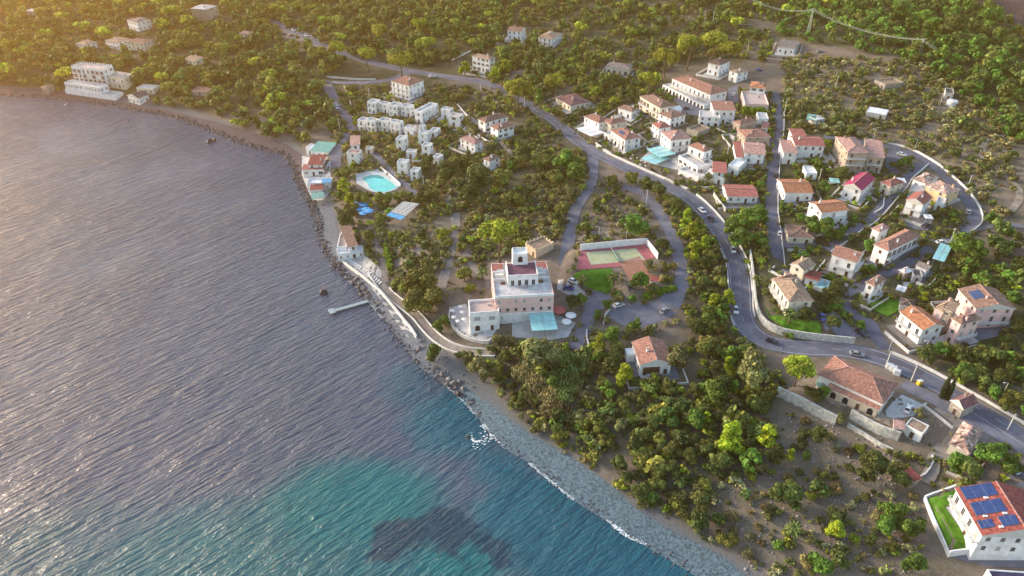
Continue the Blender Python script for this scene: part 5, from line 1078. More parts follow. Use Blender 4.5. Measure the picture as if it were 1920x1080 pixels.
# ------------------------------------------------------------------ sun loungers, parasols, tables, jetty, boats
def lounger():
    o = empty('sun_lounger', (0, 0, 0))
    mb = MB(); mb.box((-.3, 0, .32), (1.3, .65, .08)); mb.build('seat', M['canvas'], o)
    mb = MB(); mb.bar((.33, 0, .34), (.85, 0, .75), .65, .07); mb.build('backrest', M['canvas'], o)
    for x in (-.8, .3):
        for y in (-.26, .26): mb = MB(); mb.box((x, y, .15), (.06, .06, .3)); mb.build('leg', M['metal'], o)
    return o
L0_ = lounger(); ORD = ['first', 'second', 'third', 'fourth', 'fifth', 'sixth', 'seventh', 'eighth', 'ninth', 'tenth', 'eleventh']
def row(px0, px1, n, gl, first):
    for i in range(n):
        t = i / (n - 1); u, v = px0[0] + (px1[0] - px0[0]) * t, px0[1] + (px1[1] - px0[1]) * t
        o = L0_ if (first and i == 0) else copy_tree(L0_); p = ground(u, v); p.z += .12; o.location = p; o.rotation_euler = (0, 0, R(62))
        tag(o, 'white sun lounger, %s from the beach house in the %s row of the seaside terrace' % (ORD[i], gl), 'sun lounger', 'white sun loungers on the seaside terrace')
row(Z('H', 375, 285), Z('H', 460, 335), 7, 'upper', True); row(Z('H', 485, 350), Z('H', 610, 450), 9, 'lower', False)
def parasol(u, v, m, label, group, r=1.5, h=2.5, rot=0):
    p = ground(u, v); p.z += .08; o = empty('parasol', p, rot); tag(o, label, 'parasol', group)
    mb = MB(); mb.tube([(0, 0, 0), (0, 0, h)], [.04, .04], 6); mb.build('pole', M['metal'], o)
    mb = MB(); n = 8; k = [(r * math.cos(2 * math.pi * i / n), r * math.sin(2 * math.pi * i / n), h - .45) for i in range(n)]
    for i in range(n): mb.face([k[i], k[(i + 1) % n], (0, 0, h)]); a, b = k[i], k[(i + 1) % n]; mb.face([(a[0], a[1], a[2] - .18), (b[0], b[1], b[2] - .18), b, a])
    mb.build('canopy', m, o)
    mb = MB(); mb.lathe([(.3, 0), (.3, .06), (.05, .1)], 10); mb.build('base', M['conc'], o)
for i, (x, y) in enumerate([(765, 770), (812, 765), (780, 800), (830, 800), (810, 830), (852, 815), (775, 745)]):
    parasol(*Z('E', x, y), M['blue'], ['left upper', 'upper middle', 'left middle', 'right middle', 'lowest', 'rightmost', 'topmost'][i] + ' blue square-edged parasol in the cluster beside the small grove', 'blue parasols in the grove', 2.0, 2.6)
LM.append((*Z('E', 810, 790), 'blue parasols'))
keep(ZP('E', (745, 740), (880, 740), (870, 850), (790, 850)))
for i, (x, y) in enumerate([(1155, 680), (1165, 730), (1195, 760), (1228, 690), (1240, 745), (1215, 650)]):
    parasol(*Z('H', x, y), M['canvas'], ['left upper', 'left lower', 'front', 'right upper', 'right lower', 'rear'][i] + ' white parasol on the curved hotel restaurant terrace', 'white parasols on the hotel terrace', .85, 2.3)
parasol(1047, 590, M['redc'], 'big red parasol between the pink hotel and the cyan glass pergola', None, 2.6, 2.6)
parasol(1070, 600, M['canvas'], 'white parasol on the terrace right of the cyan glass pergola', None, 1.9, 2.5); parasol(1062, 612, M['canvas'], 'lower white parasol right of the cyan glass pergola', None, 1.7, 2.5)
# striped pergola
def pergola():
    A_, B_, C_, D_ = [ground(*Z('E', *q)) for q in ((985, 880), (1095, 905), (1225, 770), (1105, 760))]
    zt = max(p.z for p in (A_, B_, C_, D_)) + 2.6; c = (A_ + C_) / 2; c.z = min(p.z for p in (A_, B_, C_, D_)); o = empty('pergola', c); tag(o, 'pergola of pale slats with a blue canvas end on the olive slope', 'pergola')
    P = lambda s, t: (A_.lerp(D_, s)).lerp(B_.lerp(C_, s), t)
    mb = MB()
    for i in range(11):
        s = .27 + .73 * i / 10; a, b = P(s, 0), P(s, 1); a.z = b.z = zt; mb.bar(a - c, b - c, .5, .08)
    mb.build('slat_roof', M['canvas'], o)
    mb = MB(); q = [P(0, 0), P(0, 1), P(.22, 1), P(.22, 0)]; mb.face([(p.x - c.x, p.y - c.y, zt - c.z) for p in q]); mb.face([(p.x - c.x, p.y - c.y, zt - c.z - .06) for p in q][::-1]); mb.build('canvas_cover', M['blue'], o)
    for s in (0, .33, .66, 1):
        for t in (0, 1): p = P(s, t); mb = MB(); mb.bar((p.x - c.x, p.y - c.y, p.z - c.z - .3), (p.x - c.x, p.y - c.y, zt - c.z), .14); mb.build('post', M['wood'], o)
pergola(); LM.append((*Z('E', 1110, 830), 'striped pergola')); keep(ZP('E', (985, 930), (985, 850), (1105, 745), (1230, 755), (1100, 910)))
# small things on the lower right
def bin_box(u, v, m, label, cat='recycling bin', s=(1.5, 1.1, 1.5), name='recycling_bin', rz=-.5):
    p = ground(u, v); o = empty(name, p, rz); tag(o, label, cat); mb = MB(); mb.box((0, 0, s[2] / 2 + .1), s, 0, 0, .92); mb.build('bin_body', m, o)
    mb = MB(); mb.box((0, 0, s[2] + .16), (s[0] * 1.02, s[1] * 1.02, .14), 0, 0, .9); mb.build('lid', M['lamp'], o)
    for x in (-1, 1): mb = MB(); mb.tube([(x * s[0] * .35, -s[1] * .3, .1), (x * s[0] * .35, s[1] * .3, .1)], [.1, .1], 8); mb.build('wheel', M['tyre'], o)
for i, (x, y) in enumerate([(905, 205), (935, 222), (962, 250)]): bin_box(*Z('M', x, y), M['canvas'], ['left', 'middle', 'right'][i] + ' white recycling container standing beside the road near the terracotta building', 'container', (1.8, 1.4, 1.6), 'recycling_container')
bin_box(*Z('M', 1132, 325), M['yellow'], 'yellow bin standing beside the access lane', rz=.3)
mb = MB(); g = ground(*Z('D', 1375, 790)); mb.lathe([(2.6, -1), (2.6, 2.4), (2.5, 2.6), (.4, 2.9)], 24); to = empty('water_tank', g); tag(to, 'round white water tank on the bare upper slope', 'water tank'); mb.build('tank_shell', WALL['white'], to)
mb = MB(); mb.lathe([(.4, 2.9), (.4, 3.1)], 10); mb.build('hatch', M['metal'], to); LM.append((*Z('D', 1375, 760), 'white water tank'))
# jetty, rocks, boats
a_, b_ = at_z(*Z('H', 250, 655), .5), at_z(*Z('H', 520, 578), .5); c = (a_ + b_) / 2; je = empty('jetty', (c.x, c.y, 0)); tag(je, 'narrow floating bathing jetty reaching into the sea', 'jetty'); d = (b_ - a_).normalized()
mb = MB(); mb.bar((a_.x - c.x, a_.y - c.y, .5), (b_.x - c.x, b_.y - c.y, .5), 1.6, .25); mb.build('deck', mat('jetty_planks', (.30, .36, .38), .8, .2, 1.5), je)
for k in range(6): p = a_.lerp(b_, (k + .3) / 6); mb = MB(); mb.bar((p.x - c.x, p.y - c.y, -.4), (p.x - c.x, p.y - c.y, .35), 1.2, 1.0); mb.build('float', M['metal'], je)
mb = MB(); n_ = Vector((-d.y, d.x, 0)); e = Vector((a_.x - c.x, a_.y - c.y, .62)); mb.bar(e - n_ * 1.6, e + n_ * 1.6, 2.2, .2); mb.build('end_platform', mat('jetty_planks', (.3, .36, .38)), je)
LM.append((655, 575, 'floating jetty'))
ROCKME = []
for s in range(6):
    rng = random.Random(s); bm = bmesh.new(); bmesh.ops.create_icosphere(bm, subdivisions=2, radius=1)
    off = [Vector((rng.uniform(-1, 1), rng.uniform(-1, 1), rng.uniform(-1, 1))).normalized() for _ in range(9)]
    for v in bm.verts:
        for q in off:
            k = v.co.dot(q) - .72
            if k > 0: v.co -= q * k * .9
        v.co *= rng.uniform(.93, 1.05)
    me = bpy.data.meshes.new('rock'); bm.to_mesh(me); bm.free(); me.materials.append(M['rock']); ROCKME.append(me)
def boulder(u, v, s, label, wet=False, z=0):
    p = ground(u, v); o = link('boulder', ROCKME[hash(label) % 6 if 0 else int(u + v) % 6], None, (p.x, p.y, max(p.z, -.2) + s * .25 + z), (u % 3, v % 2, u * .1)); o.scale = (s, s * .8, s * .7); tag(o, label, 'rock')
    if wet: o.data = o.data.copy(); o.data.materials[0] = M['rockd']
    return o
boulder(606, 550, 1.9, 'dark round rock standing alone in the sea off the promenade', True); boulder(393, 266, 2.2, 'larger dark rock in the shallows off the far beach', True); boulder(402, 263, 1.5, 'smaller dark rock beside the larger one off the far beach', True)
boulder(859, 741, 1.3, 'dark boulder at the waterline of the stony point', True); boulder(877, 820, .8, 'small dark rock just breaking the sea off the shingle beach', True); boulder(240, 226, .8, 'tiny dark rock in the sea below the boathouse', True); boulder(650, 523, 1.0, 'dark rock at the foot of the promenade sea wall', True)
for i, (u, v, s) in enumerate([(790, 640, 1.0), (786, 655, 1.2), (802, 672, 1.1), (815, 690, 1.3), (830, 702, 1.5), (842, 712, 1.2), (850, 720, 1.4), (862, 716, 1.0), (838, 722, 1.1), (868, 730, 1.1), (820, 705, .9), (855, 728, .9)]):
    boulder(u, v, s, '%s pale boulder along the stony point, counted from the coast path down the shore' % (ORD + ['twelfth'])[i])
def boat(u, v, m, label, L=3.6, ang=40, z=.2):
    p = ground(u, v); p.z = max(p.z, 0) + z; q = at_z(u + 10 * math.cos(R(ang)), v - 10 * math.sin(R(ang)), p.z); o = empty('rowing_boat', p, math.atan2(q.y - p.y, q.x - p.x)); tag(o, label, 'boat')
    mb = MB(); n = 9; rows = []
    for i in range(n):
        t = -1 + 2 * i / (n - 1); wd = .62 * (1 - max(0, t) ** 2.2 * .97) * (.8 if i == 0 else 1); s = .12 * max(0, t) ** 2
        rows.append([(t * L / 2, -wd, .45 + s), (t * L / 2, -wd * .6, s), (t * L / 2, wd * .6, s), (t * L / 2, wd, .45 + s)])
    for a, b in zip(rows[:-1], rows[1:]):
        for k in range(3): mb.face([a[k], b[k], b[k + 1], a[k + 1]])
    mb.face(rows[0]); mb.build('hull', m, o)
    mb = MB(); mb.box((-.5, 0, .33), (.3, 1.0, .05)); mb.box((.5, 0, .33), (.3, .95, .05)); mb.build('bench', M['wood'], o)
boat(124, 197, M['canvas'], 'white rowing boat afloat below the battlemented hotel'); boat(456, 209, M['canvas'], 'pale boat pulled up under the trees of the far shore', 4.2, 25)
# ------------------------------------------------------------------ poles, lamps, power line
def utility_pole(u, v, top, label):
    p = ground(u, v); h = 6.0
    for k in range(60):
        if project((p.x, p.y, p.z + h))[1] <= top: break
        h += .25
    o = empty('utility_pole', p); tag(o, label, 'pole'); mb = MB(); mb.tube([(0, 0, -1), (0, 0, h)], [.19, .12], 8); mb.build('shaft', M['pole'], o)
    mb = MB(); mb.box((0, 0, h - .5), (1.3, .1, .1)); mb.build('crossarm', M['metal'], o)
    for s in (-.5, .5): mb = MB(); mb.lathe([(.06, h - .45), (.09, h - .3), (.05, h - .2)], 8, 0, (s, 0)); mb.build('insulator', M['frame'], o)
    return o
for zn, (x, y), t, lb in [('B', (1700, 345), (280), 'pale pole on the ridge behind the tall white roadside house'), ('B', (1687, 705), 640, 'pale pole beside the road right of the big white apartment house'), ('B', (852, 735), 672, 'pale pole left of the big white apartment house'),
        ('F', (1005, 745), 622, 'tall pale pole at the top of the right-hand driveway'), ('E', (1257, 605), 520, 'pale pole at the lower end of the pool drive'), ('C', (1438, 195), 82, 'left one of two poles in the bright woods at the top'), ('C', (1502, 190), 85, 'right one of two poles in the bright woods at the top'),
        ('C', (1763, 405), 310, 'lone pole in the woods above the white L-shaped house'), ('D', (500, 680), 570, 'pole on the scrubby slope left of the crumbling stone hut'), ('D', (1285, 795), 675, 'pole beside the white water tank'), ('G', (1493, 615), 515, 'pole just outside the loop street wall'),
        ('J', (1368, 135), 45, 'pole beside the cyan carport'), ('M', (1072, 300), 170, 'thick white pole between the road and the access lane'), ('M', (880, 195), 75, 'dark slim pole beside the recycling containers'), ('M', (1795, 665), 548, 'pole at the right edge beside the access lane'),
        ('G', (380, 560), 480, 'pole in the garden between the salmon-roofed house and the bungalow'), ('D', (120, 860), 740, 'pole at the top right of the residential street'), ('C', (55, 500), 425, 'pole in the trees below the upper gabled house'), ('C', (92, 800), 740, 'pole in the trees left of the plum-roofed house'), ('F', (1398, 555), 480, 'pole in front of the white terrace storey'), ('B', (630, 985), 890, 'pole beside the side road above the green-roofed beach bar'), ('I', (1440, 1000), 930, '') if 0 else ('F', (1612, 380), 290, 'pole between the square balconied villa and the broad pinkish gable')]:
    u, v = Z(zn, x, y); utility_pole(u, v, Z(zn, 0, t)[1], lb)
def street_lamp(u, v, h, label, group=None):
    p = ground(u, v); o = empty('street_lamp', p); tag(o, label, 'street lamp', group); mb = MB(); mb.tube([(0, 0, -.5), (0, 0, h)], [.1, .06], 8); mb.build('pole', M['lamp'], o)
    mb = MB(); mb.bar((0, 0, h), (-1.0, 0, h + .15), .06); mb.build('arm', M['lamp'], o); mb = MB(); mb.box((-1.15, 0, h + .12), (.6, .28, .14), 0, 0, .8); mb.build('lamp_head', M['frame'], o)
street_lamp(*Z('I', 648, 120), 6, 'left floodlight mast behind the tennis court'); street_lamp(*Z('I', 856, 112), 6.5, 'right floodlight mast behind the tennis court'); street_lamp(*Z('G', 1095, 335), 6, 'street lamp at the start of the loop street wall'); street_lamp(*Z('G', 785, 255), 6, 'street lamp behind the brown apartment building')
street_lamp(*Z('M', 1160, 110), 6, 'street lamp at the road junction above the long terracotta building'); street_lamp(*Z('M', 1745, 430), 6, 'street lamp in the dark trees right of the stone cottage'); street_lamp(*Z('J', 905, 950), 5, 'street lamp at the mouth of the curved lane')
def pylon(u, v, top, label):
    p = ground(u, v); h = 10.0
    for k in range(80):
        if project((p.x, p.y, p.z + h))[1] <= top: break
        h += .4
    o = empty('power_pylon', p); tag(o, label, 'pylon'); mb = MB(); b = .9
    for sx in (-1, 1):
        for sy in (-1, 1): mb.bar((sx * b, sy * b, -1), (sx * .18, sy * .18, h), .14)
    n = 7
    for k in range(n):
        z0, z1 = h * k / n, h * (k + 1) / n; r0, r1 = b + (.18 - b) * z0 / h, b + (.18 - b) * z1 / h
        for sx in (-1, 1): mb.bar((sx * r0, -r0, z0), (sx * r1, r1, z1), .07); mb.bar((-r0, sx * r0, z0), (r1, sx * r1, z1), .07)
    mb.build('lattice_mast', M['wire'], o); mb = MB(); mb.bar((-1.8, 0, h - .3), (1.8, 0, h - .3), .16); mb.bar((-1.2, 0, h - 2), (1.2, 0, h - 2), .14); mb.build('crossarm', M['wire'], o)
    for s in (-1.6, 0, 1.6): mb = MB(); mb.lathe([(.07, h - .95), (.12, h - .7), (.07, h - .4)], 8, 0, (s, 0)); mb.build('insulator', M['frame'], o)
    return Vector((p.x, p.y, p.z + h - .8))
t1 = pylon(1514, 66, 16, 'taller lattice power pylon above the farmhouse at the top right'); t2 = pylon(1723, 104, 72, 'smaller lattice power pylon in the green woods at the right')
t0 = at_z(1400, -8, t1.z + 4); t3 = at_z(1935, 172, t2.z - 14); t4 = at_z(1380, 45, t1.z - 6)
def wires(a, b, label, n=3, sag=4):
    mb = MB(); d = (b - a); s = Vector((-d.y, d.x, 0)).normalized()
    for k in range(n):
        o = s * (k - (n - 1) / 2) * 1.6; pts = [a.lerp(b, t / 14) + o - Vector((0, 0, sag * 4 * (t / 14) * (1 - t / 14))) for t in range(15)]; mb.tube(pts, [.07] * 15, 4, 0, False)
    tag(mb.build('power_cable', M['wire']), label, 'power cable')
wires(t1, t2, 'sagging power cables between the two lattice pylons'); wires(t0, t1, 'power cables running from the taller pylon to the top edge'); wires(t2, t3, 'power cables running down right from the smaller pylon'); wires(t4, t1, 'thin branch cable reaching the taller pylon from the left', 1, 3)
# surf where small waves break
def surf(px, wd, seed, sz=1.0, gaps=0):
    pts = densify([tuple(at_z(u, v, 0)[:2]) for u, v in px], .5); rng = random.Random(seed); v, f = [], []; me_v = MB()
    for i, p in enumerate(pts):
        d = (pts[min(i + 1, len(pts) - 1)] - pts[max(i - 1, 0)]).normalized(); nr = Vector((-d.y, d.x))
        if gaps and math.sin(i * .11 + seed) + math.sin(i * .043) < gaps: continue
        for k in range(5):
            q = p + nr * rng.gauss(0, wd); s = rng.uniform(.1, .34) * sz; a = rng.uniform(0, 3)
            me_v.face([(q.x + s * math.cos(a + t) * 1.3, q.y + s * math.sin(a + t) * .7, .12 + .02 * k) for t in (0, 1.3, 2.4, 3.6, 5.0)])
    tag(me_v.build('surf_foam', M['foam']), kind='stuff')
surf([(905, 797), (925, 810), (940, 824), (946, 834)], .6, 1); surf([(1150, 985), (1160, 992), (1178, 1005)], .3, 2); surf([(885, 826), (910, 824), (925, 818)], 1.6, 3)
surf([(985, 862), (1022, 894), (1085, 944), (1135, 974), (1175, 1006), (1210, 1021), (1260, 1051), (1310, 1082)], .22, 6, .7, .35); surf([(640, 512), (690, 564), (740, 627), (790, 692), (850, 735), (893, 780)], .2, 7, .6, .6)
# paved yards and low garden walls around the village houses
ALLR = np.concatenate([np.array([(p.x, p.y, r[1]) for p in r[4]]) for r in roads])
def free(x, y, me):
    if (np.hypot(ALLR[:, 0] - x, ALLR[:, 1] - y) < ALLR[:, 2] / 2 + .6).any(): return False
    for k, h_ in HOUSES.items():
        if k == me: continue
        q = h_['root'].location; dx, dy = x - q.x, y - q.y
        if abs(dx * h_['ex'].x + dy * h_['ex'].y) < h_['w'] / 2 + .3 and abs(dx * h_['ey'].x + dy * h_['ey'].y) < h_['d'] / 2 + .3: return False
    return True
VIL = 'c1 c2 c3 c4 c5 c7 c8 c9 c11 c12 c13 c15 c17 c18 c19 c20 f1 f3 f4 f5 g1 g2 g3 g4 g5 g6 g7 g8 g9 g10 j1 j2 j3 j4 j6 j7 j9 j10 m2 m3 b1 b2 b9 b10 b11 b12 d1 l1 b7 b8 e8 e10'.split()
rv = random.Random(5)
for k, key in enumerate(VIL):
    h_ = HOUSES[key]; o = h_['root']; X, Y = h_['w'] / 2, h_['d'] / 2; c = o.location
    def W_(x, y): return Vector((c.x + x * h_['ex'].x + y * h_['ey'].x, c.y + x * h_['ex'].y + y * h_['ey'].y, 0))
    f, sd, bk = rv.uniform(1.8, 3.5), rv.uniform(.8, 2.2), rv.uniform(.6, 1.5)
    drape('paved_yard', [W_(-X - sd, -Y - f), W_(X + sd, -Y - f), W_(X + sd, Y + bk), W_(-X - sd, Y + bk)], M[rv.choice(['paveL', 'conc', 'path', 'asph2'])], .10 + .004 * (k % 9), 1.5)
    f += rv.uniform(1.5, 4); sd += rv.uniform(1, 3); ring = [W_(-X - sd, Y * rv.uniform(-.2, 1)), W_(-X - sd, -Y - f), W_(X + sd, -Y - f), W_(X + sd, Y * rv.uniform(-.2, 1))]; pts = []
    for a, b in zip(ring[:-1], ring[1:]):
        n = max(2, int((b - a).length / 1.2)); pts += [a.lerp(b, i / n) for i in range(n)]
    pts.append(ring[-1]); runs, cur = [], []
    for p in pts:
        if free(p.x, p.y, key): cur.append((p.x, p.y, hgt(p.x, p.y)))
        else: runs.append(cur); cur = []
    runs.append(cur); runs.sort(key=len)
    if len(runs[-1]) > 4:
        w_ = strip_wall('garden_wall', runs[-1], rv.uniform(.8, 1.3), .25, M[rv.choice(['curbw', 'curbw', 'wallst'])]); tag(w_, 'low garden wall around the ' + ' '.join(o['label'].split()[:11]), 'wall')
TB = MB(); TB.lathe([(.55, .70), (.55, .75)], 10); TB.lathe([(.06, 0), (.06, .7)], 6); TB.lathe([(.3, 0), (.3, .05)], 10); TBM = [MB(), MB()]; TBM[0].lathe([(.55, .70), (.55, .76)], 12); TBM[1].lathe([(.3, 0), (.3, .04), (.06, .1), (.05, .7)], 10)
TT, TL_ = TBM[0].mesh('table_top', M['canvas']), TBM[1].mesh('leg', M['metal'])
for i, (x, y) in enumerate([(905, 375), (935, 395), (965, 415), (995, 430), (890, 400), (925, 425), (960, 445), (1000, 455), (1230, 420), (1260, 440), (1290, 455)]):
    p = ground(*Z('F', x, y)); p.z += .1; o = empty('garden_table', p); link('table_top', TT, o); link('leg', TL_, o)
    tag(o, '%s white cafe table from the road bend on the terrace before the cyan glasshouse roofs' % ORD[i], 'table', 'cafe tables on the glasshouse terrace')
for u, v, c, a, lb in [(1462, 440, 'carw', 85, 'white car parked on the straight residential street near its lower end'), (1455, 330, 'card', 88, 'dark car parked halfway up the straight residential street'), (1459, 265, 'carg', 88, 'grey car parked high on the straight residential street'), (1690, 292, 'carw', -10, 'white car parked by the wall where the loop street begins'), (1815, 400, 'carg', 80, 'grey car parked low on the loop street'), (1560, 345, 'carw', 10, 'white car parked left of the magenta-roofed house'), (1735, 425, 'card', 30, 'dark car parked in the yard of the red-gabled white house'), (1160, 575, 'carw', 20, 'white car parked at the left end of the parking yard'), (1245, 585, 'carg', 40, 'grey car parked on the gravel of the parking yard'), (1810, 620, 'carb', 50, 'blue car parked in the yard of the pink apartment group')]:
    car(u, v, c, a, lb)

# loose stones along the waterline
def shore_rocks():
    rng = np.random.default_rng(9); bm = bmesh.new(); bmesh.ops.create_icosphere(bm, subdivisions=1, radius=1); iv = np.array([v.co[:] for v in bm.verts]); fi = np.array([[q.index for q in f.verts] for f in bm.faces]); bm.free()
    V, F = [], []; nb = 0; pts = densify([tuple(p) for p in SW[1:-2]], 1.0); n = len(pts)
    for k in range(5200):
        i = rng.integers(1, n - 1); p = pts[i]; d = (pts[i + 1] - pts[i - 1]).normalized(); off = rng.normal(.4, 1.1); big = 420 < i or rng.random() < .8
        q = p + Vector((-d.y, d.x)) * off; s = .10 + .5 * rng.random() ** 3
        if project((q.x, q.y, 0))[1] < 560: s *= 1.5
        elif project((q.x, q.y, 0))[1] > 760: s *= .6
        u = project((q.x, q.y, 0))
        if not (-20 < u[0] < 1940 and -20 < u[1] < 1100): continue
        v = iv * s * rng.uniform(.6, 1.2, (1, 3)) * (1 + rng.normal(size=(len(iv), 1)) * .16); v = v + np.array([q.x, q.y, max(hgt(q.x, q.y), -.1) + s * .2]); V.append(v); F.append(fi + nb); nb += len(v)
    o = link('shore_rocks', np_mesh('shore_rocks', np.concatenate(V), np.concatenate(F), [mat('shore_stone', (.10, .095, .10), .8, .5, .5, .3, .4, detail=8)])); o['kind'] = 'stuff'
shore_rocks()
def rubble():
    rng = np.random.default_rng(14); bm = bmesh.new(); bmesh.ops.create_icosphere(bm, subdivisions=1, radius=1); iv = np.array([v.co[:] for v in bm.verts]); fi = np.array([[q.index for q in f.verts] for f in bm.faces]); bm.free(); V, F = [], []; nb = 0
    for px, n in [([(1340, 930), (1440, 760), (1560, 790), (1700, 840), (1735, 1080), (1400, 1080)], 2600), ([(720, 420), (860, 340), (1060, 300), (1060, 470), (800, 500)], 1500), ([(1480, 120), (1740, 130), (1900, 250), (1900, 420), (1740, 290)], 1500), ([(1450, 720), (1700, 740), (1800, 800), (1700, 840)], 700), ([(760, 640), (800, 630), (880, 700), (900, 740), (850, 720)], 900)]:
        P = np.array([(p.x, p.y) for p in pixpoly(px)]); x0, y0 = P.min(0); x1, y1 = P.max(0); x = rng.uniform(x0, x1, n); y = rng.uniform(y0, y1, n); ok = pip(x, y, P)
        for a, b in zip(x[ok], y[ok]):
            u = project((a, b, hgt(a, b)))
            if KEEP[min(max(int(u[1] / 4), 0), KH - 1), min(max(int(u[0] / 4), 0), KW - 1)]: continue
            s = .08 + .34 * rng.random() ** 3; v = iv * s * rng.uniform(.6, 1.3, (1, 3)) * (1 + rng.normal(size=(len(iv), 1)) * .15) + np.array([a, b, hgt(a, b) + s * .2]); V.append(v); F.append(fi + nb); nb += len(v)
    o = link('rubble', np_mesh('rubble', np.concatenate(V), np.concatenate(F), [mat('field_stone', (.30, .265, .25), .9, .35, .5, .2, .3)])); o['kind'] = 'stuff'
rubble()
# ------------------------------------------------------------------ vegetation
def leaf_material(name, objvar=.25):
    m = bpy.data.materials.new(name); m.use_nodes = True; n = m.node_tree.nodes; l = m.node_tree.links; b = n['Principled BSDF']
    b.inputs['Roughness'].default_value = .65; b.inputs['Specular IOR Level'].default_value = .25
    at = n.new('ShaderNodeAttribute'); at.attribute_name = 'leafcol'; ge = n.new('ShaderNodeNewGeometry'); oi = n.new('ShaderNodeObjectInfo')
    hs = n.new('ShaderNodeHueSaturation'); l.new(at.outputs['Color'], hs.inputs['Color'])
    mr = n.new('ShaderNodeMapRange'); mr.inputs[3].default_value = .55; mr.inputs[4].default_value = 1.5; l.new(ge.outputs['Random Per Island'], mr.inputs[0])
    m2 = n.new('ShaderNodeMapRange'); m2.inputs[3].default_value = 1 - objvar; m2.inputs[4].default_value = 1 + objvar * 1.2; l.new(oi.outputs['Random'], m2.inputs[0])
    mu = n.new('ShaderNodeMath'); mu.operation = 'MULTIPLY'; l.new(mr.outputs[0], mu.inputs[0]); l.new(m2.outputs[0], mu.inputs[1]); l.new(mu.outputs[0], hs.inputs['Value'])
    m3 = n.new('ShaderNodeMapRange'); m3.inputs[3].default_value = .482; m3.inputs[4].default_value = .518; l.new(oi.outputs['Random'], m3.inputs[0]); l.new(m3.outputs[0], hs.inputs['Hue'])
    l.new(hs.outputs[0], b.inputs['Base Color'])
    tr = n.new('ShaderNodeBsdfTranslucent'); l.new(hs.outputs[0], tr.inputs['Color']); mx = n.new('ShaderNodeMixShader'); mx.inputs[0].default_value = .22
    l.new(b.outputs[0], mx.inputs[1]); l.new(tr.outputs[0], mx.inputs[2]); l.new(mx.outputs[0], n['Material Output'].inputs['Surface'])
    return m
LEAF = leaf_material('leaves')
def icos(sub):
    bm = bmesh.new(); bmesh.ops.create_icosphere(bm, subdivisions=sub, radius=1); bm.verts.ensure_lookup_table()
    v = np.array([x.co[:] for x in bm.verts]); f = np.array([[q.index for q in p.verts] for p in bm.faces]); bm.free(); return v, f
ICO = icos(1)
def leaves(rng, lobes, n, leaf, sq=.85, up=.25, flat=0.):
    """n leaf clumps spread over the outside of the lobes: (verts n*4, quads, lobe index)"""
    rr = np.array([r for _, r in lobes]); pr = rr ** 2 / (rr ** 2).sum(); k = rng.choice(len(lobes), n, p=pr); C = np.array([c for c, _ in lobes])[k]; r = rr[k]
    d = rng.normal(size=(n, 3)); d /= np.linalg.norm(d, axis=1)[:, None]; d[:, 2] = np.where((d[:, 2] < 0) & (rng.random(n) < .55), -d[:, 2], d[:, 2])
    rad = r * (.72 + .38 * rng.random(n)); p = C + d * rad[:, None] * np.array([1, 1, sq])
    nr = d * (1 - flat) + rng.normal(size=(n, 3)) * .55 + np.array([0, 0, up]); nr /= np.linalg.norm(nr, axis=1)[:, None]
    t = np.cross(nr, rng.normal(size=(n, 3))); t /= np.linalg.norm(t, axis=1)[:, None] + 1e-9; b = np.cross(nr, t)
    s = leaf * (.55 + .9 * rng.random(n)); a = .7 + .5 * rng.random(n)
    t = t * s[:, None]; b = b * (s * a)[:, None]
    v = np.stack([p - t * .5 - b * .15, p - b * .5 + t * .1, p + t * .5 + b * .1, p + b * .5 - t * .05], 1).reshape(-1, 3)
    return v, np.arange(n * 4).reshape(n, 4), k
def lobes_for(kind, rng, W, Hh):
    """lobe list for a crown of width W and height Hh with its bottom at z = 0"""
    L = []
    if kind == 'umbrella':
        for i in range(16):
            a = rng.random() * 6.28; q = math.sqrt(rng.random()) * .36; r = W * rng.uniform(.13, .19); L.append(((math.cos(a) * W * q, math.sin(a) * W * q, Hh * (.55 + .25 * (1 - (q / .36) ** 2)) + rng.normal() * Hh * .06), r))
    elif kind == 'tall':
        for i in range(18):
            t = rng.random(); a = rng.random() * 6.28; q = (.30 - .20 * t) * math.sqrt(rng.random()) + .02; L.append(((math.cos(a) * W * q, math.sin(a) * W * q, Hh * (.12 + .76 * t)), W * rng.uniform(.12, .19) * (1.15 - .4 * t)))
    elif kind == 'column':
        for i in range(12): t = i / 11; L.append(((rng.normal() * W * .03, rng.normal() * W * .03, Hh * (.04 + .9 * t)), W * (.48 if t < .55 else .48 * (1.12 - t) / .57) * rng.uniform(.85, 1.05)))
    elif kind == 'bush':
        for i in range(9):
            a = rng.random() * 6.28; q = .30 * math.sqrt(rng.random()); L.append(((math.cos(a) * W * q, math.sin(a) * W * q, Hh * rng.uniform(.28, .6)), W * rng.uniform(.14, .24)))
    else:
        for i in range(14):
            a = rng.random() * 6.28; t = rng.random(); q = .34 * math.sqrt(rng.random()) * math.sqrt(max(0, 1 - (2 * t - .9) ** 2 * .8)); L.append(((math.cos(a) * W * q, math.sin(a) * W * q, Hh * (.2 + .6 * t)), W * rng.uniform(.13, .21)))
    return L
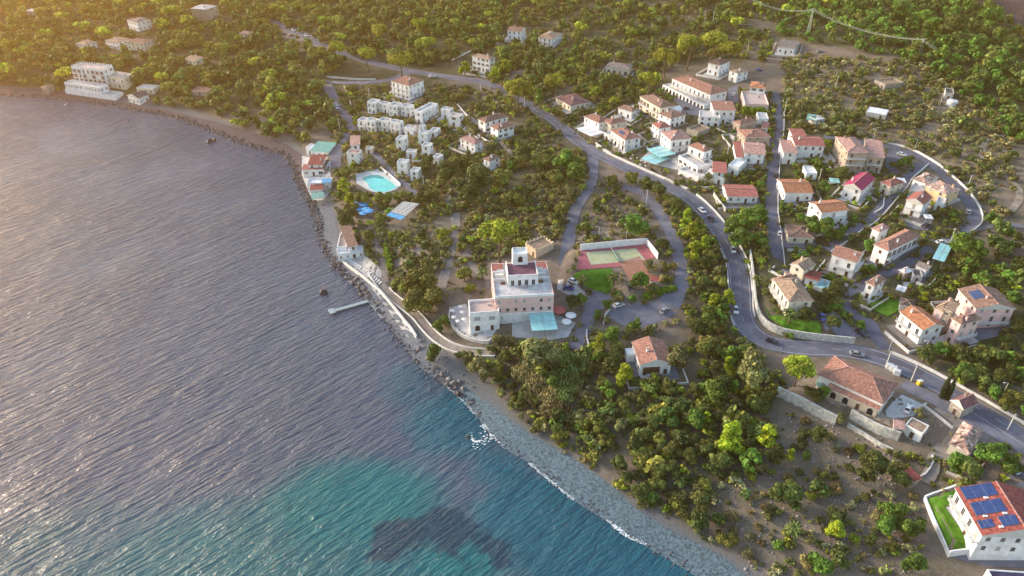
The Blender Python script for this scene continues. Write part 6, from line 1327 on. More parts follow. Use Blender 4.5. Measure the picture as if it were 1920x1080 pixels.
def crown_arrays(rng, kind, W, Hh, n, leaf, col, sq=.85, core=True, var=.25):
    L = lobes_for(kind, rng, W, Hh); v, f, k = leaves(rng, L, n, leaf, sq); tl = 1 + rng.normal(size=len(L)) * var; tl = np.clip(tl, .5, 1.6)
    col = np.array(col) * np.array([1.72, 1.72, 1.2]); c = np.array(col)[None, :] * tl[k][:, None]; c = np.repeat(c, 4, 0); yel = np.repeat((rng.random(len(f)) < .12), 4); c[yel] *= np.array([1.35, 1.15, .8])
    F = [f]; V = [v]; Cc = [c]; nb = len(v)
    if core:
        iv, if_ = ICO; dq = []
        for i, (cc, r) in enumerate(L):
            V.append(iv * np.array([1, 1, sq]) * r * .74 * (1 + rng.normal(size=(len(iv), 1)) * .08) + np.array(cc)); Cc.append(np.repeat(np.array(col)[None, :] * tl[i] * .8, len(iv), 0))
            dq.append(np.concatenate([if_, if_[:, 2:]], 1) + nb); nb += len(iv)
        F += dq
    return np.concatenate(V), np.concatenate(F), np.concatenate(Cc)
def np_mesh_tq(name, v, f, c, m):     # quads whose last two corners agree are triangles
    tri = f[:, 2] == f[:, 3]; me = bpy.data.meshes.new(name); me.vertices.add(len(v)); me.vertices.foreach_set('co', v.astype(np.float32).ravel())
    fq, ft = f[~tri], f[tri][:, :3]; loops = np.concatenate([fq.ravel(), ft.ravel()]).astype(np.int32); me.loops.add(len(loops)); me.loops.foreach_set('vertex_index', loops)
    tot = np.concatenate([np.full(len(fq), 4), np.full(len(ft), 3)]).astype(np.int32); st = np.concatenate([[0], np.cumsum(tot)[:-1]]).astype(np.int32)
    me.polygons.add(len(tot)); me.polygons.foreach_set('loop_start', st); me.polygons.foreach_set('loop_total', tot); me.update(calc_edges=True); me.materials.append(m)
    at = me.attributes.new('leafcol', 'FLOAT_COLOR', 'POINT'); q = np.ones((len(v), 4), np.float32); q[:, :3] = c; at.data.foreach_set('color', q.ravel()); return me
def trunk_mesh(rng, h, r, W, Hh, nlimb=5):
    mb = MB(); b = [(0, 0, -1)]; x = y = 0
    for k in range(1, 5): x += rng.normal() * .05 * h; y += rng.normal() * .05 * h; b.append((x, y, h * k / 4))
    mb.tube(b, [r * 1.25, r, r * .85, r * .75, r * .6], 7)
    for k in range(nlimb):
        a = rng.random() * 6.28; s = b[3 if k % 2 else 4]; e = (x + math.cos(a) * W * .28, y + math.sin(a) * W * .28, h + Hh * rng.uniform(.25, .6)); mid = tuple((s[i] + e[i]) / 2 + (0, 0, -.08 * h)[i] for i in range(3))
        mb.tube([s, mid, e], [r * .5, r * .35, r * .15], 5)
    return mb.mesh('trunk', M['bark'])
SPEC = {  # crown kind, width, crown height, trunk height, leaves, leaf size, colour, label words
 'stone_pine': ('umbrella', 9, 4.0, 5.0, 2400, .50, (.150, .165, .022), 'umbrella-shaped yellow-green pine'),
 'lime_pine': ('tall', 7, 9.0, 1.2, 2600, .55, (.170, .205, .018), 'tall lime-green pine'),
 'dark_pine': ('tall', 6, 7.5, 1.5, 2200, .50, (.060, .082, .022), 'dark green conical pine'),
 'oak_tree': ('round', 7, 5.5, 1.6, 2200, .50, (.052, .066, .022), 'dark rounded oak'),
 'green_tree': ('round', 7, 6, 1.4, 2200, .52, (.060, .105, .022), 'fresh green leafy tree'),
 'olive_tree': ('round', 5, 3.6, 1.2, 1700, .36, (.105, .105, .055), 'grey-green olive tree'),
 'carob_tree': ('bush', 7, 5.5, .6, 2200, .50, (.088, .092, .026), 'broad olive-coloured carob tree'),
 'shrub': ('bush', 3.2, 2.2, 0, 900, .34, (.058, .068, .026), 'dark green rounded shrub'),
 'dry_shrub': ('bush', 3.0, 2.0, 0, 800, .32, (.130, .105, .062), 'dry brownish shrub'),
 'grey_shrub': ('bush', 2.8, 1.8, 0, 800, .30, (.150, .145, .105), 'silvery grey shrub'),
 'bright_shrub': ('bush', 3.0, 2.2, 0, 850, .34, (.125, .150, .022), 'bright yellow-green shrub'),
 'cypress_tree': ('column', 1.7, 7.5, .4, 1500, .30, (.022, .040, .016), 'slender dark cypress')}
PROTO = {}; rng0 = np.random.default_rng(11)
for nm, (k, W, Hh, th, n, lf, col, lw) in SPEC.items():
    PROTO[nm] = []
    for q in range(4 if nm != 'cypress_tree' else 1):
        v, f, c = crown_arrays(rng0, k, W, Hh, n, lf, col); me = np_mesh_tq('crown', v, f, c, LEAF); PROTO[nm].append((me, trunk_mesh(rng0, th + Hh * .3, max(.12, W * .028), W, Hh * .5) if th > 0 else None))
def palm_meshes():
    rng = np.random.default_rng(5); V, F, C = [], [], []; nb = 0
    for i in range(34):
        a = i * 2.4; el = rng.uniform(-.3, 1.2); L = rng.uniform(2.0, 2.8); pts = []
        for t in np.linspace(0, 1, 7): r = L * t * math.cos(el * (1 - t * .4)); pts.append((r * math.cos(a), r * math.sin(a), L * t * math.sin(el) - 1.5 * t * t))
        pts = np.array(pts); s = np.array([-math.sin(a), math.cos(a), 0]); wd = np.array([.1, .32, .42, .42, .36, .24, .03])
        for sg in (-1, 1):
            e = pts + s * wd[:, None] * sg + np.array([0, 0, -.5]) * wd[:, None]; v = np.concatenate([pts, e]); V.append(v); C.append(np.repeat(np.array([[.115, .150, .035]]) * rng.uniform(.6, 1.3), len(v), 0))
            f = [[nb + j, nb + j + 1, nb + 7 + j + 1, nb + 7 + j] for j in range(6)]; F.append(np.array(f)); nb += len(v)
    return np_mesh_tq('crown', np.concatenate(V), np.concatenate(F), np.concatenate(C), LEAF)
PALM = palm_meshes(); mb = MB(); mb.tube([(0, 0, -1), (.1, 0, 2), (.15, .05, 4.2)], [.32, .26, .22], 8); PALMT = mb.mesh('trunk', M['bark'])
TREES = []     # (object, species, u, v, width px, size word)
def crown_box(p, w_, h0, h1):
    a = project((p.x, p.y, p.z + h0)); b = project((p.x, p.y, p.z + h1)); r = w_ * .5 * ppm(p); return a[0], (a[1] + b[1]) / 2, r, max(abs(a[1] - b[1]) / 2 + r * .35, r * .6)
def place(sp, p, s, rz, sz=None):
    k, W, Hh, th = SPEC[sp][:4]; me, tr = PROTO[sp][int(abs(p.x * 7.3 + p.y * 3.1)) % len(PROTO[sp])]
    sc = (s, s, sz or s)
    if tr is None:
        o = link('shrub', me, None, p, (0, 0, rz)); o.scale = sc; cat = 'shrub'
    else:
        o = empty(sp, p, rz); o.scale = sc; link('trunk', tr, o); link('crown', me, o, (0, 0, th)); cat = 'tree'
    o['category'] = cat
    u, v, rx, ry = crown_box(p, W * s, th * s, (th + Hh) * (sz or s)); TREES.append((o, sp, u, v, rx * 2, s)); return o
def tree_px(sp, u, v, wpx, tall=1.0):   # crown centred at the pixel, crown width in pixels
    k, W, Hh, th = SPEC[sp][:4]; p = ground(u, v); s = wpx / ppm(p) / W
    for q in range(8): hc = (th + Hh * .5) * s * tall; p = ground(u, v, hc); s = wpx / ppm(p) / W
    p.z -= hc; return place(sp, p, s, u % 6.28, s * tall)
MAN = [('stone_pine', 938, 437, 84), ('stone_pine', 973, 166, 58), ('stone_pine', 688, 103, 42), ('stone_pine', 750, 112, 54), ('stone_pine', 630, 90, 44), ('stone_pine', 1042, 152, 50), ('stone_pine', 1500, 688, 62), ('stone_pine', 1292, 86, 60), ('stone_pine', 1338, 76, 56), ('stone_pine', 1250, 105, 52), ('stone_pine', 1370, 92, 50), ('stone_pine', 1215, 150, 50), ('stone_pine', 322, 22, 44), ('stone_pine', 800, 82, 44), ('stone_pine', 715, 60, 44),
       ('lime_pine', 1372, 822, 72, .8), ('lime_pine', 1438, 815, 52, .8), ('lime_pine', 1482, 852, 26, .9), ('lime_pine', 1172, 700, 46, .9), ('lime_pine', 1366, 558, 38, .7), ('lime_pine', 1340, 565, 36, .7), ('green_tree', 1190, 420, 50), ('stone_pine', 828, 436, 30), ('green_tree', 812, 660, 38), ('lime_pine', 1296, 430, 38, .9), ('lime_pine', 1300, 470, 40, .9), ('lime_pine', 1288, 405, 30, .9), ('lime_pine', 1322, 455, 30, .8), ('lime_pine', 870, 125, 30, .7), ('lime_pine', 945, 122, 32, .7), ('lime_pine', 928, 135, 26, .8),
       ('olive_tree', 1415, 690, 80, 1.2), ('green_tree', 1340, 735, 62), ('lime_pine', 1325, 780, 26, .8), ('olive_tree', 1275, 670, 54), ('lime_pine', 1365, 680, 24, 1.1), ('carob_tree', 1330, 650, 56), ('oak_tree', 1535, 812, 40), ('oak_tree', 1300, 610, 40), ('green_tree', 1330, 590, 44),
       ('carob_tree', 790, 520, 70), ('carob_tree', 795, 555, 76), ('carob_tree', 755, 535, 50), ('olive_tree', 905, 690, 60), ('olive_tree', 1010, 665, 80), ('carob_tree', 930, 690, 44), ('olive_tree', 1045, 660, 50), ('green_tree', 835, 600, 26), ('green_tree', 822, 610, 28), ('dark_pine', 1185, 610, 26, 1.0), ('dark_pine', 1196, 606, 20, 1.1), ('green_tree', 1150, 625, 34), ('lime_pine', 1125, 640, 36, .8),
       ('green_tree', 1400, 415, 60), ('green_tree', 1375, 425, 44), ('green_tree', 1425, 400, 44), ('green_tree', 1390, 445, 50), ('green_tree', 1425, 450, 40), ('green_tree', 1550, 425, 46), ('green_tree', 1525, 420, 40), ('green_tree', 1575, 440, 30), ('green_tree', 1805, 455, 50), ('green_tree', 1830, 465, 44), ('green_tree', 1630, 460, 32), ('green_tree', 1535, 310, 26), ('green_tree', 1545, 350, 28), ('oak_tree', 1575, 320, 34), ('green_tree', 1690, 305, 22), ('green_tree', 1705, 300, 24), ('oak_tree', 1680, 308, 22),
       ('cypress_tree', 1775, 722, 12, 1.15), ('cypress_tree', 1784, 728, 12, 1.0), ('olive_tree', 1727, 775, 26), ('olive_tree', 1578, 783, 28), ('oak_tree', 1535, 740, 30), ('carob_tree', 1520, 733, 26), ('green_tree', 1545, 735, 30), ('bright_shrub', 1530, 745, 22), ('lime_pine', 1733, 555, 26, .6), ('oak_tree', 1510, 585, 30), ('oak_tree', 1565, 605, 34), ('green_tree', 1615, 608, 20), ('oak_tree', 1500, 560, 30), ('olive_tree', 1570, 565, 26), ('oak_tree', 1570, 535, 34), ('oak_tree', 1555, 550, 36),
       ('carob_tree', 650, 320, 30), ('lime_pine', 645, 345, 34, .7), ('lime_pine', 655, 370, 30, .7), ('carob_tree', 680, 370, 36), ('carob_tree', 720, 370, 34), ('carob_tree', 750, 365, 30), ('oak_tree', 650, 410, 40), ('carob_tree', 660, 390, 34), ('carob_tree', 690, 440, 30), ('oak_tree', 690, 465, 22), ('carob_tree', 795, 365, 34), ('oak_tree', 840, 320, 50), ('carob_tree', 860, 300, 46), ('oak_tree', 800, 305, 34), ('oak_tree', 900, 330, 60), ('carob_tree', 940, 330, 50), ('oak_tree', 880, 360, 46), ('carob_tree', 960, 370, 46), ('green_tree', 1060, 300, 50), ('green_tree', 1080, 320, 44), ('carob_tree', 1040, 330, 44), ('olive_tree', 1065, 360, 44), ('carob_tree', 1055, 390, 36), ('carob_tree', 1020, 300, 44), ('oak_tree', 985, 290, 44), ('oak_tree', 1240, 355, 36), ('oak_tree', 1262, 380, 34), ('carob_tree', 1185, 330, 30), ('carob_tree', 1150, 335, 26), ('oak_tree', 1210, 345, 34), ('olive_tree', 1230, 350, 30),
       ('green_tree', 1200, 525, 40), ('olive_tree', 1218, 495, 26), ('olive_tree', 1225, 540, 24), ('carob_tree', 870, 510, 36), ('olive_tree', 905, 500, 22), ('bright_shrub', 880, 540, 24), ('oak_tree', 1070, 565, 34), ('green_tree', 1090, 560, 26), ('olive_tree', 945, 590, 24), ('olive_tree', 935, 640, 36), ('olive_tree', 955, 640, 30), ('green_tree', 1120, 590, 24), ('green_tree', 1140, 570, 24), ('olive_tree', 1160, 560, 22), ('green_tree', 1185, 560, 20),
       ('green_tree', 1680, 960, 50), ('green_tree', 1700, 990, 44), ('lime_pine', 1570, 990, 48, .7), ('green_tree', 1725, 985, 36), ('green_tree', 1660, 985, 44), ('oak_tree', 1640, 870, 60), ('oak_tree', 1625, 890, 44), ('oak_tree', 1690, 900, 40), ('green_tree', 1800, 868, 50), ('green_tree', 1860, 850, 60), ('green_tree', 1895, 870, 50), ('oak_tree', 1830, 880, 50), ('carob_tree', 1365, 1010, 44), ('green_tree', 1545, 1060, 46), ('oak_tree', 1160, 870, 40), ('green_tree', 1715, 1055, 50), ('oak_tree', 1460, 920, 44), ('oak_tree', 1490, 930, 50),
       ('green_tree', 1860, 30, 46), ('green_tree', 1855, 15, 30), ('green_tree', 1745, 40, 44), ('oak_tree', 1785, 45, 50), ('green_tree', 1690, 20, 44), ('green_tree', 1890, 110, 30), ('green_tree', 1870, 120, 36)]
for t in MAN:
    if t[0] in PROTO: tree_px(*t)
LMT = [(938, 437, 'broad umbrella pine behind the hotel'), (1500, 688, 'round pine beside the long terracotta building'), (1372, 822, 'big lime pine on the slope'), (973, 166, 'umbrella pine above the orchard')]
for i, (u, v, lb) in enumerate([(1365, 645, 0), (1478, 606, 'palm with full crown on the villa lawn above the main road'), (1419, 541, 'tall slim palm between the retaining wall and the cream villa'), (1150, 535, 'palm at the right edge of the hotel lawn'), (1092, 540, 'palm at the left edge of the hotel lawn'), (905, 525, 'ragged palm beside the garden path left of the pink hotel'), (1325, 345, 'stout palm below the square balconied villa'), (1360, 345, 'palm beside the main road under the white terrace storey'), (1870, 470, 'palm in the dark garden right of the cyan carport'), (960, 310, 'palm among the trees at the top of the olive slope'), (1485, 1010, 'palm in the scrub at the bottom edge')]):
    if not lb: continue
    p = ground(u, v); s = 1.0 if i != 1 else 1.25; o = empty('palm_tree', p, i); o.scale = (s, s, s * (.75 if i == 1 else 1)); tag(o, lb, 'palm'); link('trunk', PALMT, o); link('crown', PALM, o, (.15, .05, 4.2)); u2, v2, rx, ry = crown_box(p, 4, 3, 5); KEEP[(np.abs(KX - u2) < rx * .5) & (np.abs(KY - v2) < ry * .5)] = True
# reeds: tan and pale green canes by the shore
def reed(u, v, wpx, col, label):
    rng = np.random.default_rng(int(u + v)); p = ground(u, v); W = wpx / ppm(p); n = 420; a = rng.random(n) * 6.28; r = W * .5 * np.sqrt(rng.random(n)); x, y = r * np.cos(a), r * np.sin(a); h = 3.6 * (1 - .35 * (r / W * 2) ** 2) * rng.uniform(.7, 1.1, n); ln = rng.normal(size=(n, 2)) * .5
    V, F, C = [], [], []
    for k, (t0, t1, ww) in enumerate(((0, .62, .07), (.5, 1.0, .34))):
        b = np.stack([x + ln[:, 0] * t0, y + ln[:, 1] * t0, h * t0 - .3], 1); t = np.stack([x + ln[:, 0] * t1 * 1.2, y + ln[:, 1] * t1 * 1.2, h * t1], 1); q = rng.random(n) * 6.28; s = np.stack([np.cos(q), np.sin(q), 0 * q], 1) * ww
        V.append(np.stack([b - s, b + s, t + s * .5, t - s * .5], 1).reshape(-1, 3)); C.append(np.repeat(np.array(col)[None] * rng.uniform(.6, 1.4, n)[:, None] * (.7 if k == 0 else 1), 4, 0))
    V = np.concatenate(V); me = np_mesh_tq('reed_clump', V, np.arange(len(V)).reshape(-1, 4), np.concatenate(C), LEAF); o = link('reed_clump', me, None, p); tag(o, label, 'reeds', 'reed clumps above the stony point')
    TREES.append((o, None, *project((p.x, p.y, p.z + 1.5)), wpx, 1))
TAN, PAL = (.27, .225, .115), (.20, .26, .085)
for i, (u, v, w_, c) in enumerate([(985, 705, 50, 0), (1010, 722, 54, 0), (1000, 745, 44, 0), (1035, 750, 46, 0), (1050, 772, 40, 0), (1030, 775, 36, 0), (1045, 715, 40, 1), (1070, 700, 44, 1), (1085, 685, 36, 1), (1060, 735, 38, 1), (1055, 752, 34, 1), (1075, 722, 34, 1)]):
    reed(u, v, w_, (TAN, PAL)[c], '%s %s cane clump above the stony point, counted from the sea side' % (ORD[i % 6], ('straw-coloured', 'pale green')[c]))
LM.append((1030, 735, 'cane reed stand'))
# scattered trees and shrubs, each its own object
WB = [np.zeros((1,))]; PLACED = []
def ell_keep(u, v, rx, ry):
    i0, i1 = int(max(0, (u - rx) / 4)), int(min(KW, (u + rx) / 4 + 1)); j0, j1 = int(max(0, (v - ry) / 4)), int(min(KH, (v + ry) / 4 + 1))
    if i0 >= i1 or j0 >= j1: return 0.
    sx, sy = KX[j0:j1, i0:i1], KY[j0:j1, i0:i1]; e = ((sx - u) / rx) ** 2 + ((sy - v) / ry) ** 2 < 1
    return KEEP[j0:j1, i0:i1][e].mean() if e.any() else float(KEEP[j0, i0])
def near_ok(p, r):
    for (x, y, q) in PLACED:
        if (x - p.x) ** 2 + (y - p.y) ** 2 < ((q + r) * .62) ** 2: return False
    return True
for t in TREES: PLACED.append((t[0].location.x, t[0].location.y, t[4] / 2 / max(ppm(t[0].location), 1)))
def scatter(px, n, mix, smin, smax, seed, thr=.10):
    rng = random.Random(seed); poly = pixpoly(px); P = [(p.x, p.y) for p in poly]; xs = [p[0] for p in P]; ys = [p[1] for p in P]; P = np.array(P); done = tries = 0; sp_, wt = list(mix), list(mix.values())
    while done < n and tries < n * 30:
        tries += 1; x, y = rng.uniform(min(xs), max(xs)), rng.uniform(min(ys), max(ys))
        if not pip(np.array([x]), np.array([y]), P)[0] or sdist(x, y) < 7.5: continue
        sp = rng.choices(sp_, wt)[0]; s = rng.uniform(smin, smax); k, W, Hh, th = SPEC[sp][:4]; p = Vector((x, y, hgt(x, y) - .05))
        if not near_ok(p, W * s / 2): continue
        u, v, rx, ry = crown_box(p, W * s, th * s, (th + Hh) * s)
        if not (-10 < u < 1930 and -10 < v < 1090) or ell_keep(u, v, rx, ry) > thr: continue
        b = project(p)
        if ell_keep(b[0], b[1], rx * .5, rx * .3) > .3: continue
        place(sp, p, s, rng.uniform(0, 6.28)); PLACED.append((x, y, W * s / 2)); done += 1
VVIL = [(1070, 210), (1240, 150), (1480, 180), (1440, 400), (1330, 380), (1210, 320), (1080, 260)]
VPOOL = [(606, 320), (720, 330), (770, 400), (735, 540), (690, 500), (640, 430)]
VPARK = [(1080, 330), (1230, 350), (1300, 480), (1290, 600), (1200, 640), (1060, 640), (1060, 480)]
T1 = {'oak_tree': 3, 'carob_tree': 3, 'olive_tree': 2, 'green_tree': 1.5, 'dark_pine': .7}; S1 = {'shrub': 4, 'dry_shrub': 1.5, 'grey_shrub': 1, 'bright_shrub': 1}
VLOW = [(850, 668), (1000, 640), (1180, 660), (1400, 640), (1470, 720), (1440, 760), (1460, 880), (1340, 930), (1300, 1015), (1236, 984), (1150, 911), (1074, 857), (994, 812), (925, 764), (880, 730)]
VSCR = [(1340, 930), (1470, 760), (1600, 830), (1700, 870), (1735, 1080), (1400, 1080), (1300, 1015)]
VHILL = [(860, 300), (1080, 270), (1110, 340), (1060, 440), (1000, 470), (760, 540), (690, 420), (780, 360)]
VSTRIP = [(1225, 335), (1290, 380), (1350, 470), (1380, 600), (1410, 650), (1290, 650), (1280, 560), (1290, 470), (1245, 400)]
VRES = [(1470, 180), (1700, 300), (1830, 430), (1880, 560), (1480, 640), (1410, 560), (1380, 420), (1300, 350)]
VRB = [(1690, 650), (1880, 560), (1930, 560), (1930, 800), (1760, 700)]
VSLOPE = [(1460, 100), (1740, 120), (1900, 230), (1900, 420), (1830, 400), (1740, 290), (1480, 240)]
VCT = [(1080, 150), (1240, 150), (1240, 200), (1140, 210), (1060, 240), (960, 200), (900, 170), (960, 100), (1100, 90)]
VORCH = [(620, 330), (640, 160), (860, 160), (1000, 210), (1060, 260), (1060, 300), (800, 360), (700, 330)]
scatter(VLOW, 62, T1, .55, 1.0, 1); scatter(VLOW, 70, S1, .7, 1.35, 2); scatter(VSCR, 60, {'shrub': 4, 'dry_shrub': 2, 'grey_shrub': 1.5, 'bright_shrub': 1}, .5, 1.5, 3); scatter(VSCR, 6, T1, .4, .6, 33)
scatter(VHILL, 18, T1, .5, .85, 4); scatter(VHILL, 50, {'shrub': 2, 'dry_shrub': 4, 'grey_shrub': 2, 'bright_shrub': 1}, .6, 1.3, 5); scatter(VSTRIP, 22, T1, .6, .95, 6); scatter(VSTRIP, 20, S1, .7, 1.2, 7)
scatter(VRES, 26, {'green_tree': 3, 'oak_tree': 2, 'olive_tree': 1}, .4, .7, 8); scatter(VRES, 50, S1, .6, 1.2, 9); scatter(VRB, 20, {'green_tree': 2, 'oak_tree': 3, 'carob_tree': 1}, .7, 1.1, 10)
scatter(VSLOPE, 10, {'olive_tree': 2, 'oak_tree': 1}, .6, 1, 11); scatter(VSLOPE, 34, {'grey_shrub': 3, 'shrub': 2, 'dry_shrub': 2}, .8, 1.6, 12); scatter(VCT, 16, T1, .8, 1.3, 13); scatter(VORCH, 24, {'oak_tree': 1, 'carob_tree': 3, 'olive_tree': 2}, .5, .8, 14); scatter(VORCH, 16, S1, .8, 1.3, 15); scatter(VVIL, 14, {'green_tree': 2, 'oak_tree': 1, 'olive_tree': 1}, .35, .6, 16); scatter(VPARK, 14, T1, .5, .8, 17)
from collections import Counter; print(Counter(t[0]['category'] for t in TREES if 'category' in t[0]))
# words that single each plant out: its look, its place by a landmark, then its rank there
def where(u, v, L):
    d, (lu, lv, ph) = min((math.hypot(u - a, (v - b) * 1.3), (a, b, c)) for a, b, c in L)
    dx, dy = u - lu, (v - lv) * 1.3; rel = ('right of' if dx > 0 else 'left of') if abs(dx) > abs(dy) else ('below' if dy > 0 else 'above'); return rel + ' the ' + ph, d
seen = {}
for o, sp, u, v, w_, s in TREES:
    if 'label' in o or sp is None: continue
    L = LM + [q for q in LMT if math.hypot(u - q[0], v - q[1]) > 12]
    rel, d = where(u, v, L); size = 'large ' if s > 1.15 else ('small ' if s < .62 else ''); base = SPEC[sp][7]
    seen.setdefault((size + base, rel), []).append((d, o))
for (a, b), lst in seen.items():
    lst.sort(key=lambda q: q[0]); nn = len(lst)
    for i, (d, o) in enumerate(lst):
        t = ('' if i == 0 else ('second ' if i == 1 else ORD[min(i, 10)] + ' ')) + a + ' ' + b
        if i: t += ', going outward'
        elif nn > 1: t = 'first ' + t + ', going outward'
        o['label'] = ' '.join(t.split()[:16]); o['group'] = 'scattered shrubs' if o['category'] == 'shrub' else 'scattered trees'
# ground cover and the far woods: nobody could count these
def mass(name, px_list, seed, protos, label):
    rng = np.random.default_rng(seed); V, F, C = [], [], []; nb = 0
    for px, dens, mix, smin, smax, thr in px_list:
        P = np.array([(p.x, p.y) for p in pixpoly(px)]); x0, y0 = P.min(0); x1, y1 = P.max(0); n = int((x1 - x0) * (y1 - y0) * dens); x = rng.uniform(x0, x1, n); y = rng.uniform(y0, y1, n); ok = pip(x, y, P)
        sp_ = list(mix); wt = np.array([mix[q] for q in sp_], float); wt /= wt.sum()
        clump = np.sin(x / 9 + 1.3) * np.cos(y / 11) + .6 * np.sin(x / 4.1 - y / 5.3)
        for i in np.nonzero(ok)[0]:
            if sdist(x[i], y[i]) < 7.5 or clump[i] < (-.45 if smax < .8 else (-.3 if smax == 1.05 else (-.7 if smax == 1.15 else -.95))): continue
            sp = sp_[rng.choice(len(sp_), p=wt)]; k, W, Hh, th = SPEC[sp][:4]; s = smin + (smax * 1.3 - smin) * rng.random() ** 1.7; z = hgt(x[i], y[i]); p = Vector((x[i], y[i], z)); u, v, rx, ry = crown_box(p, W * s, th * s * .3, (th * .3 + Hh) * s)
            if u < -60 or u > 1980 or v < -60 or v > 1130 or ell_keep(u, v, max(rx, 2.5), max(ry, 2.5)) > thr: continue
            pv, pf, pc = protos[sp][rng.integers(len(protos[sp]))]; a = rng.random() * 6.28; ca, sa = math.cos(a), math.sin(a); q = pv * s * np.array([rng.uniform(.8, 1.25), 1, rng.uniform(.7, 1.3)]); q = np.stack([q[:, 0] * ca - q[:, 1] * sa + x[i], q[:, 0] * sa + q[:, 1] * ca + y[i], q[:, 2] + z + th * s * .3], 1)
            V.append(q); F.append(pf + nb); nb += len(q); C.append(pc * rng.uniform(.65, 1.45) * np.array([rng.uniform(.88, 1.14), 1, rng.uniform(.85, 1.1)]))
    me = np_mesh_tq(name, np.concatenate(V), np.concatenate(F), np.concatenate(C), LEAF); o = link(name, me); tag(o, label, kind='stuff'); print(name, len(V), 'plants', len(me.polygons), 'faces'); return o
LOWP = {}; rngp = np.random.default_rng(3)
for nm in SPEC:
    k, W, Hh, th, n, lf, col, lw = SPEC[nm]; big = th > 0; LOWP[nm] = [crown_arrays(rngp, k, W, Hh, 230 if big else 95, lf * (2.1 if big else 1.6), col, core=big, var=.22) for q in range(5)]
FOREST = [(-60, -60), (960, -60), (960, 40), (905, 95), (860, 110), (800, 125), (720, 112), (650, 120), (605, 150), (625, 200), (640, 245), (600, 262), (560, 275), (450, 240), (330, 205), (250, 190), (60, 165), (-60, 158)]
FMID = [(930, -60), (1560, -60), (1560, 20), (1450, 60), (1440, 120), (1330, 108), (1240, 140), (1100, 185), (1000, 200), (900, 165), (880, 130)]
FRIGHT = [(1450, -60), (1560, -30), (1700, 90), (1850, 190), (1980, 260), (1980, 480), (1930, 400), (1920, 290), (1800, 160), (1720, 120), (1560, 90), (1450, 70)]
FR2 = [(1480, 0), (1840, 0), (1980, 120), (1980, 330), (1880, 240), (1740, 130), (1580, 60)]
FW = {'oak_tree': 4, 'carob_tree': 3, 'olive_tree': 1, 'dark_pine': 1, 'stone_pine': .5}
mass('woodland', [(FOREST, .045, FW, .5, 1.15, .2), (FMID, .034, FW, .5, 1.05, .2), (FR2, .034, {'oak_tree': 4, 'green_tree': 4, 'carob_tree': 1}, .6, 1.2, .25), (FRIGHT, .018, {'green_tree': 3, 'oak_tree': 3}, .5, .9, .25), (VRB, .02, {'green_tree': 2, 'oak_tree': 4}, .5, .8, .2), ([(1840, 420), (1980, 420), (1980, 640), (1890, 600), (1850, 520)], .02, {'green_tree': 2, 'oak_tree': 3}, .5, .9, .2)], 21, LOWP, 'dense ochre and green woods covering the far hillsides')
SC = {'shrub': 3, 'dry_shrub': 4, 'grey_shrub': 2, 'bright_shrub': 1}; SG = {'shrub': 5, 'bright_shrub': 2, 'dry_shrub': 1}
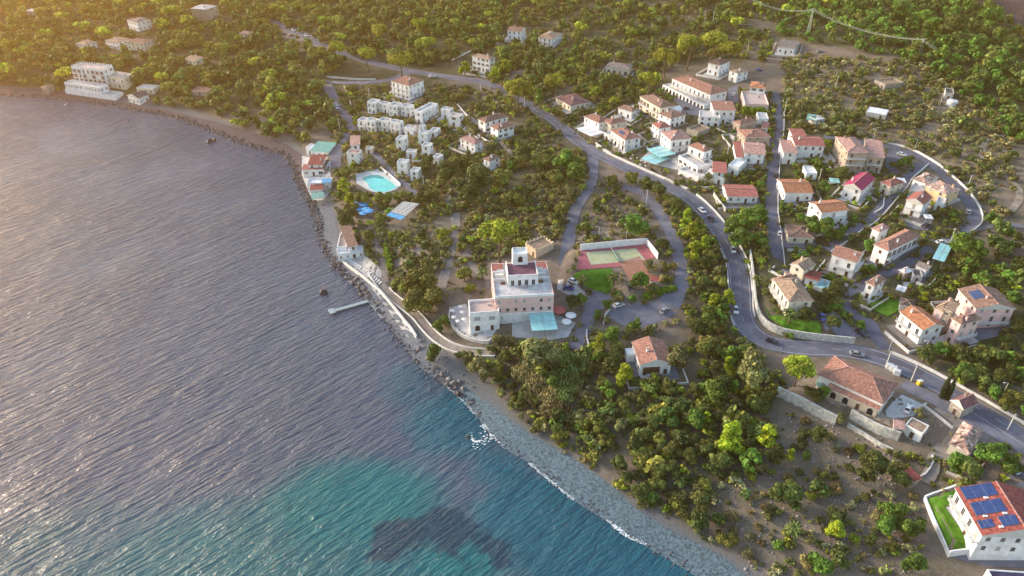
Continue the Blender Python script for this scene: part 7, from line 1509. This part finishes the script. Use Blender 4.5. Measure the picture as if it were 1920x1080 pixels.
mass('scrub_undergrowth', [(VLOW, .17, {'shrub': 5, 'bright_shrub': 2, 'dry_shrub': 2, 'grey_shrub': 1}, .5, 1.2, .2), (VLOW, .03, {'oak_tree': 3, 'carob_tree': 3, 'olive_tree': 2, 'green_tree': 1}, .45, .85, .1), (VSCR, .09, SC, .2, .7, .2), (BIN + [(u + 10, v - 15) for u, v in BIN[::-1]], .30, {'shrub': 3, 'dry_shrub': 3, 'grey_shrub': 3, 'bright_shrub': 1}, .25, .9, .3), (VSCR, .003, {'oak_tree': 3, 'green_tree': 1}, .35, .75, .1), ([(1400, 1085), (1330, 990), (1420, 890), (1560, 950), (1740, 930), (1745, 1090)], .010, {'green_tree': 2, 'oak_tree': 3, 'olive_tree': 1}, .3, .6, .1), (VHILL, .26, SC, .4, 1.2, .22), (VHILL, .020, {'carob_tree': 2, 'olive_tree': 3, 'oak_tree': 1}, .4, .7, .1), (VSTRIP, .17, SG, .5, 1.2, .2), (VSTRIP, .02, {'oak_tree': 3, 'carob_tree': 3, 'green_tree': 2}, .45, .75, .1), (VRES, .22, SG, .3, .85, .25), (VRES, .022, {'green_tree': 3, 'oak_tree': 3}, .3, .55, .12), (VSLOPE, .15, {'grey_shrub': 4, 'dry_shrub': 3, 'shrub': 3}, .4, 1.3, .2), (VCT, .17, SC, .5, 1.2, .2), (VCT, .024, FW, .4, .85, .12), (VORCH, .2, SC, .4, 1.1, .25), (VORCH, .022, {'carob_tree': 3, 'olive_tree': 2, 'oak_tree': 1}, .35, .65, .12), (FMID, .03, SC, .5, 1.1, .2), ([(1740, 440), (1930, 430), (1930, 570), (1800, 545), (1700, 560)], .12, SG, .4, 1.0, .2), ([(1740, 440), (1930, 430), (1930, 570), (1800, 545), (1700, 560)], .014, {'green_tree': 2, 'oak_tree': 3}, .4, .8, .12), (VSLOPE, .010, {'olive_tree': 3, 'oak_tree': 1}, .5, .9, .12), (VVIL, .18, SG, .3, .8, .25), (VVIL, .018, {'green_tree': 2, 'oak_tree': 2}, .3, .5, .1), (VPARK, .2, SC, .3, 1.0, .2), (VPARK, .010, T1, .4, .65, .1), (VPOOL, .16, SG, .4, 1.0, .2), (VPOOL, .016, T1, .35, .65, .12), (VRB, .08, SG, .4, .9, .2),
      ([(1600, 830), (1700, 850), (1930, 830), (1930, 910), (1740, 930)], .10, SG, .4, .9, .2), ([(1380, 1080), (1400, 960), (1740, 980), (1740, 1090)], .12, {'shrub': 3, 'grey_shrub': 2, 'bright_shrub': 2, 'dry_shrub': 1}, .3, .8, .2), ([(880, 500), (920, 540), (870, 600), (810, 590), (780, 560)], .10, SG, .3, .6, .2), ([(450, 250), (560, 275), (700, 330), (640, 250)], .05, SC, .3, .7, .2), ([(1450, 720), (1700, 720), (1930, 870), (1700, 850)], .04, SC, .2, .5, .2)], 22, LOWP, 'low scrub and dry undergrowth between the trees')
# ------------------------------------------------------------------ haze volume added for a golden cast at the upper left
if HAZE:  # added volume, tinted orange for the colour cast
    mb = MB(); mb.box((0, 0, 75), (16000, 16000, 164)); hz = mb.build('haze', []); hz['kind'] = 'stuff'
    hm = bpy.data.materials.new('haze_tint'); hm.use_nodes = True; hn = hm.node_tree.nodes; hn.clear()
    ho = hn.new('ShaderNodeOutputMaterial'); pv = hn.new('ShaderNodeVolumePrincipled')
    pv.inputs['Color'].default_value = (1.0, .58, .22, 1); pv.inputs['Density'].default_value = HAZE; pv.inputs['Anisotropy'].default_value = .80
    hm.node_tree.links.new(pv.outputs[0], ho.inputs['Volume']); hz.data.materials.append(hm)
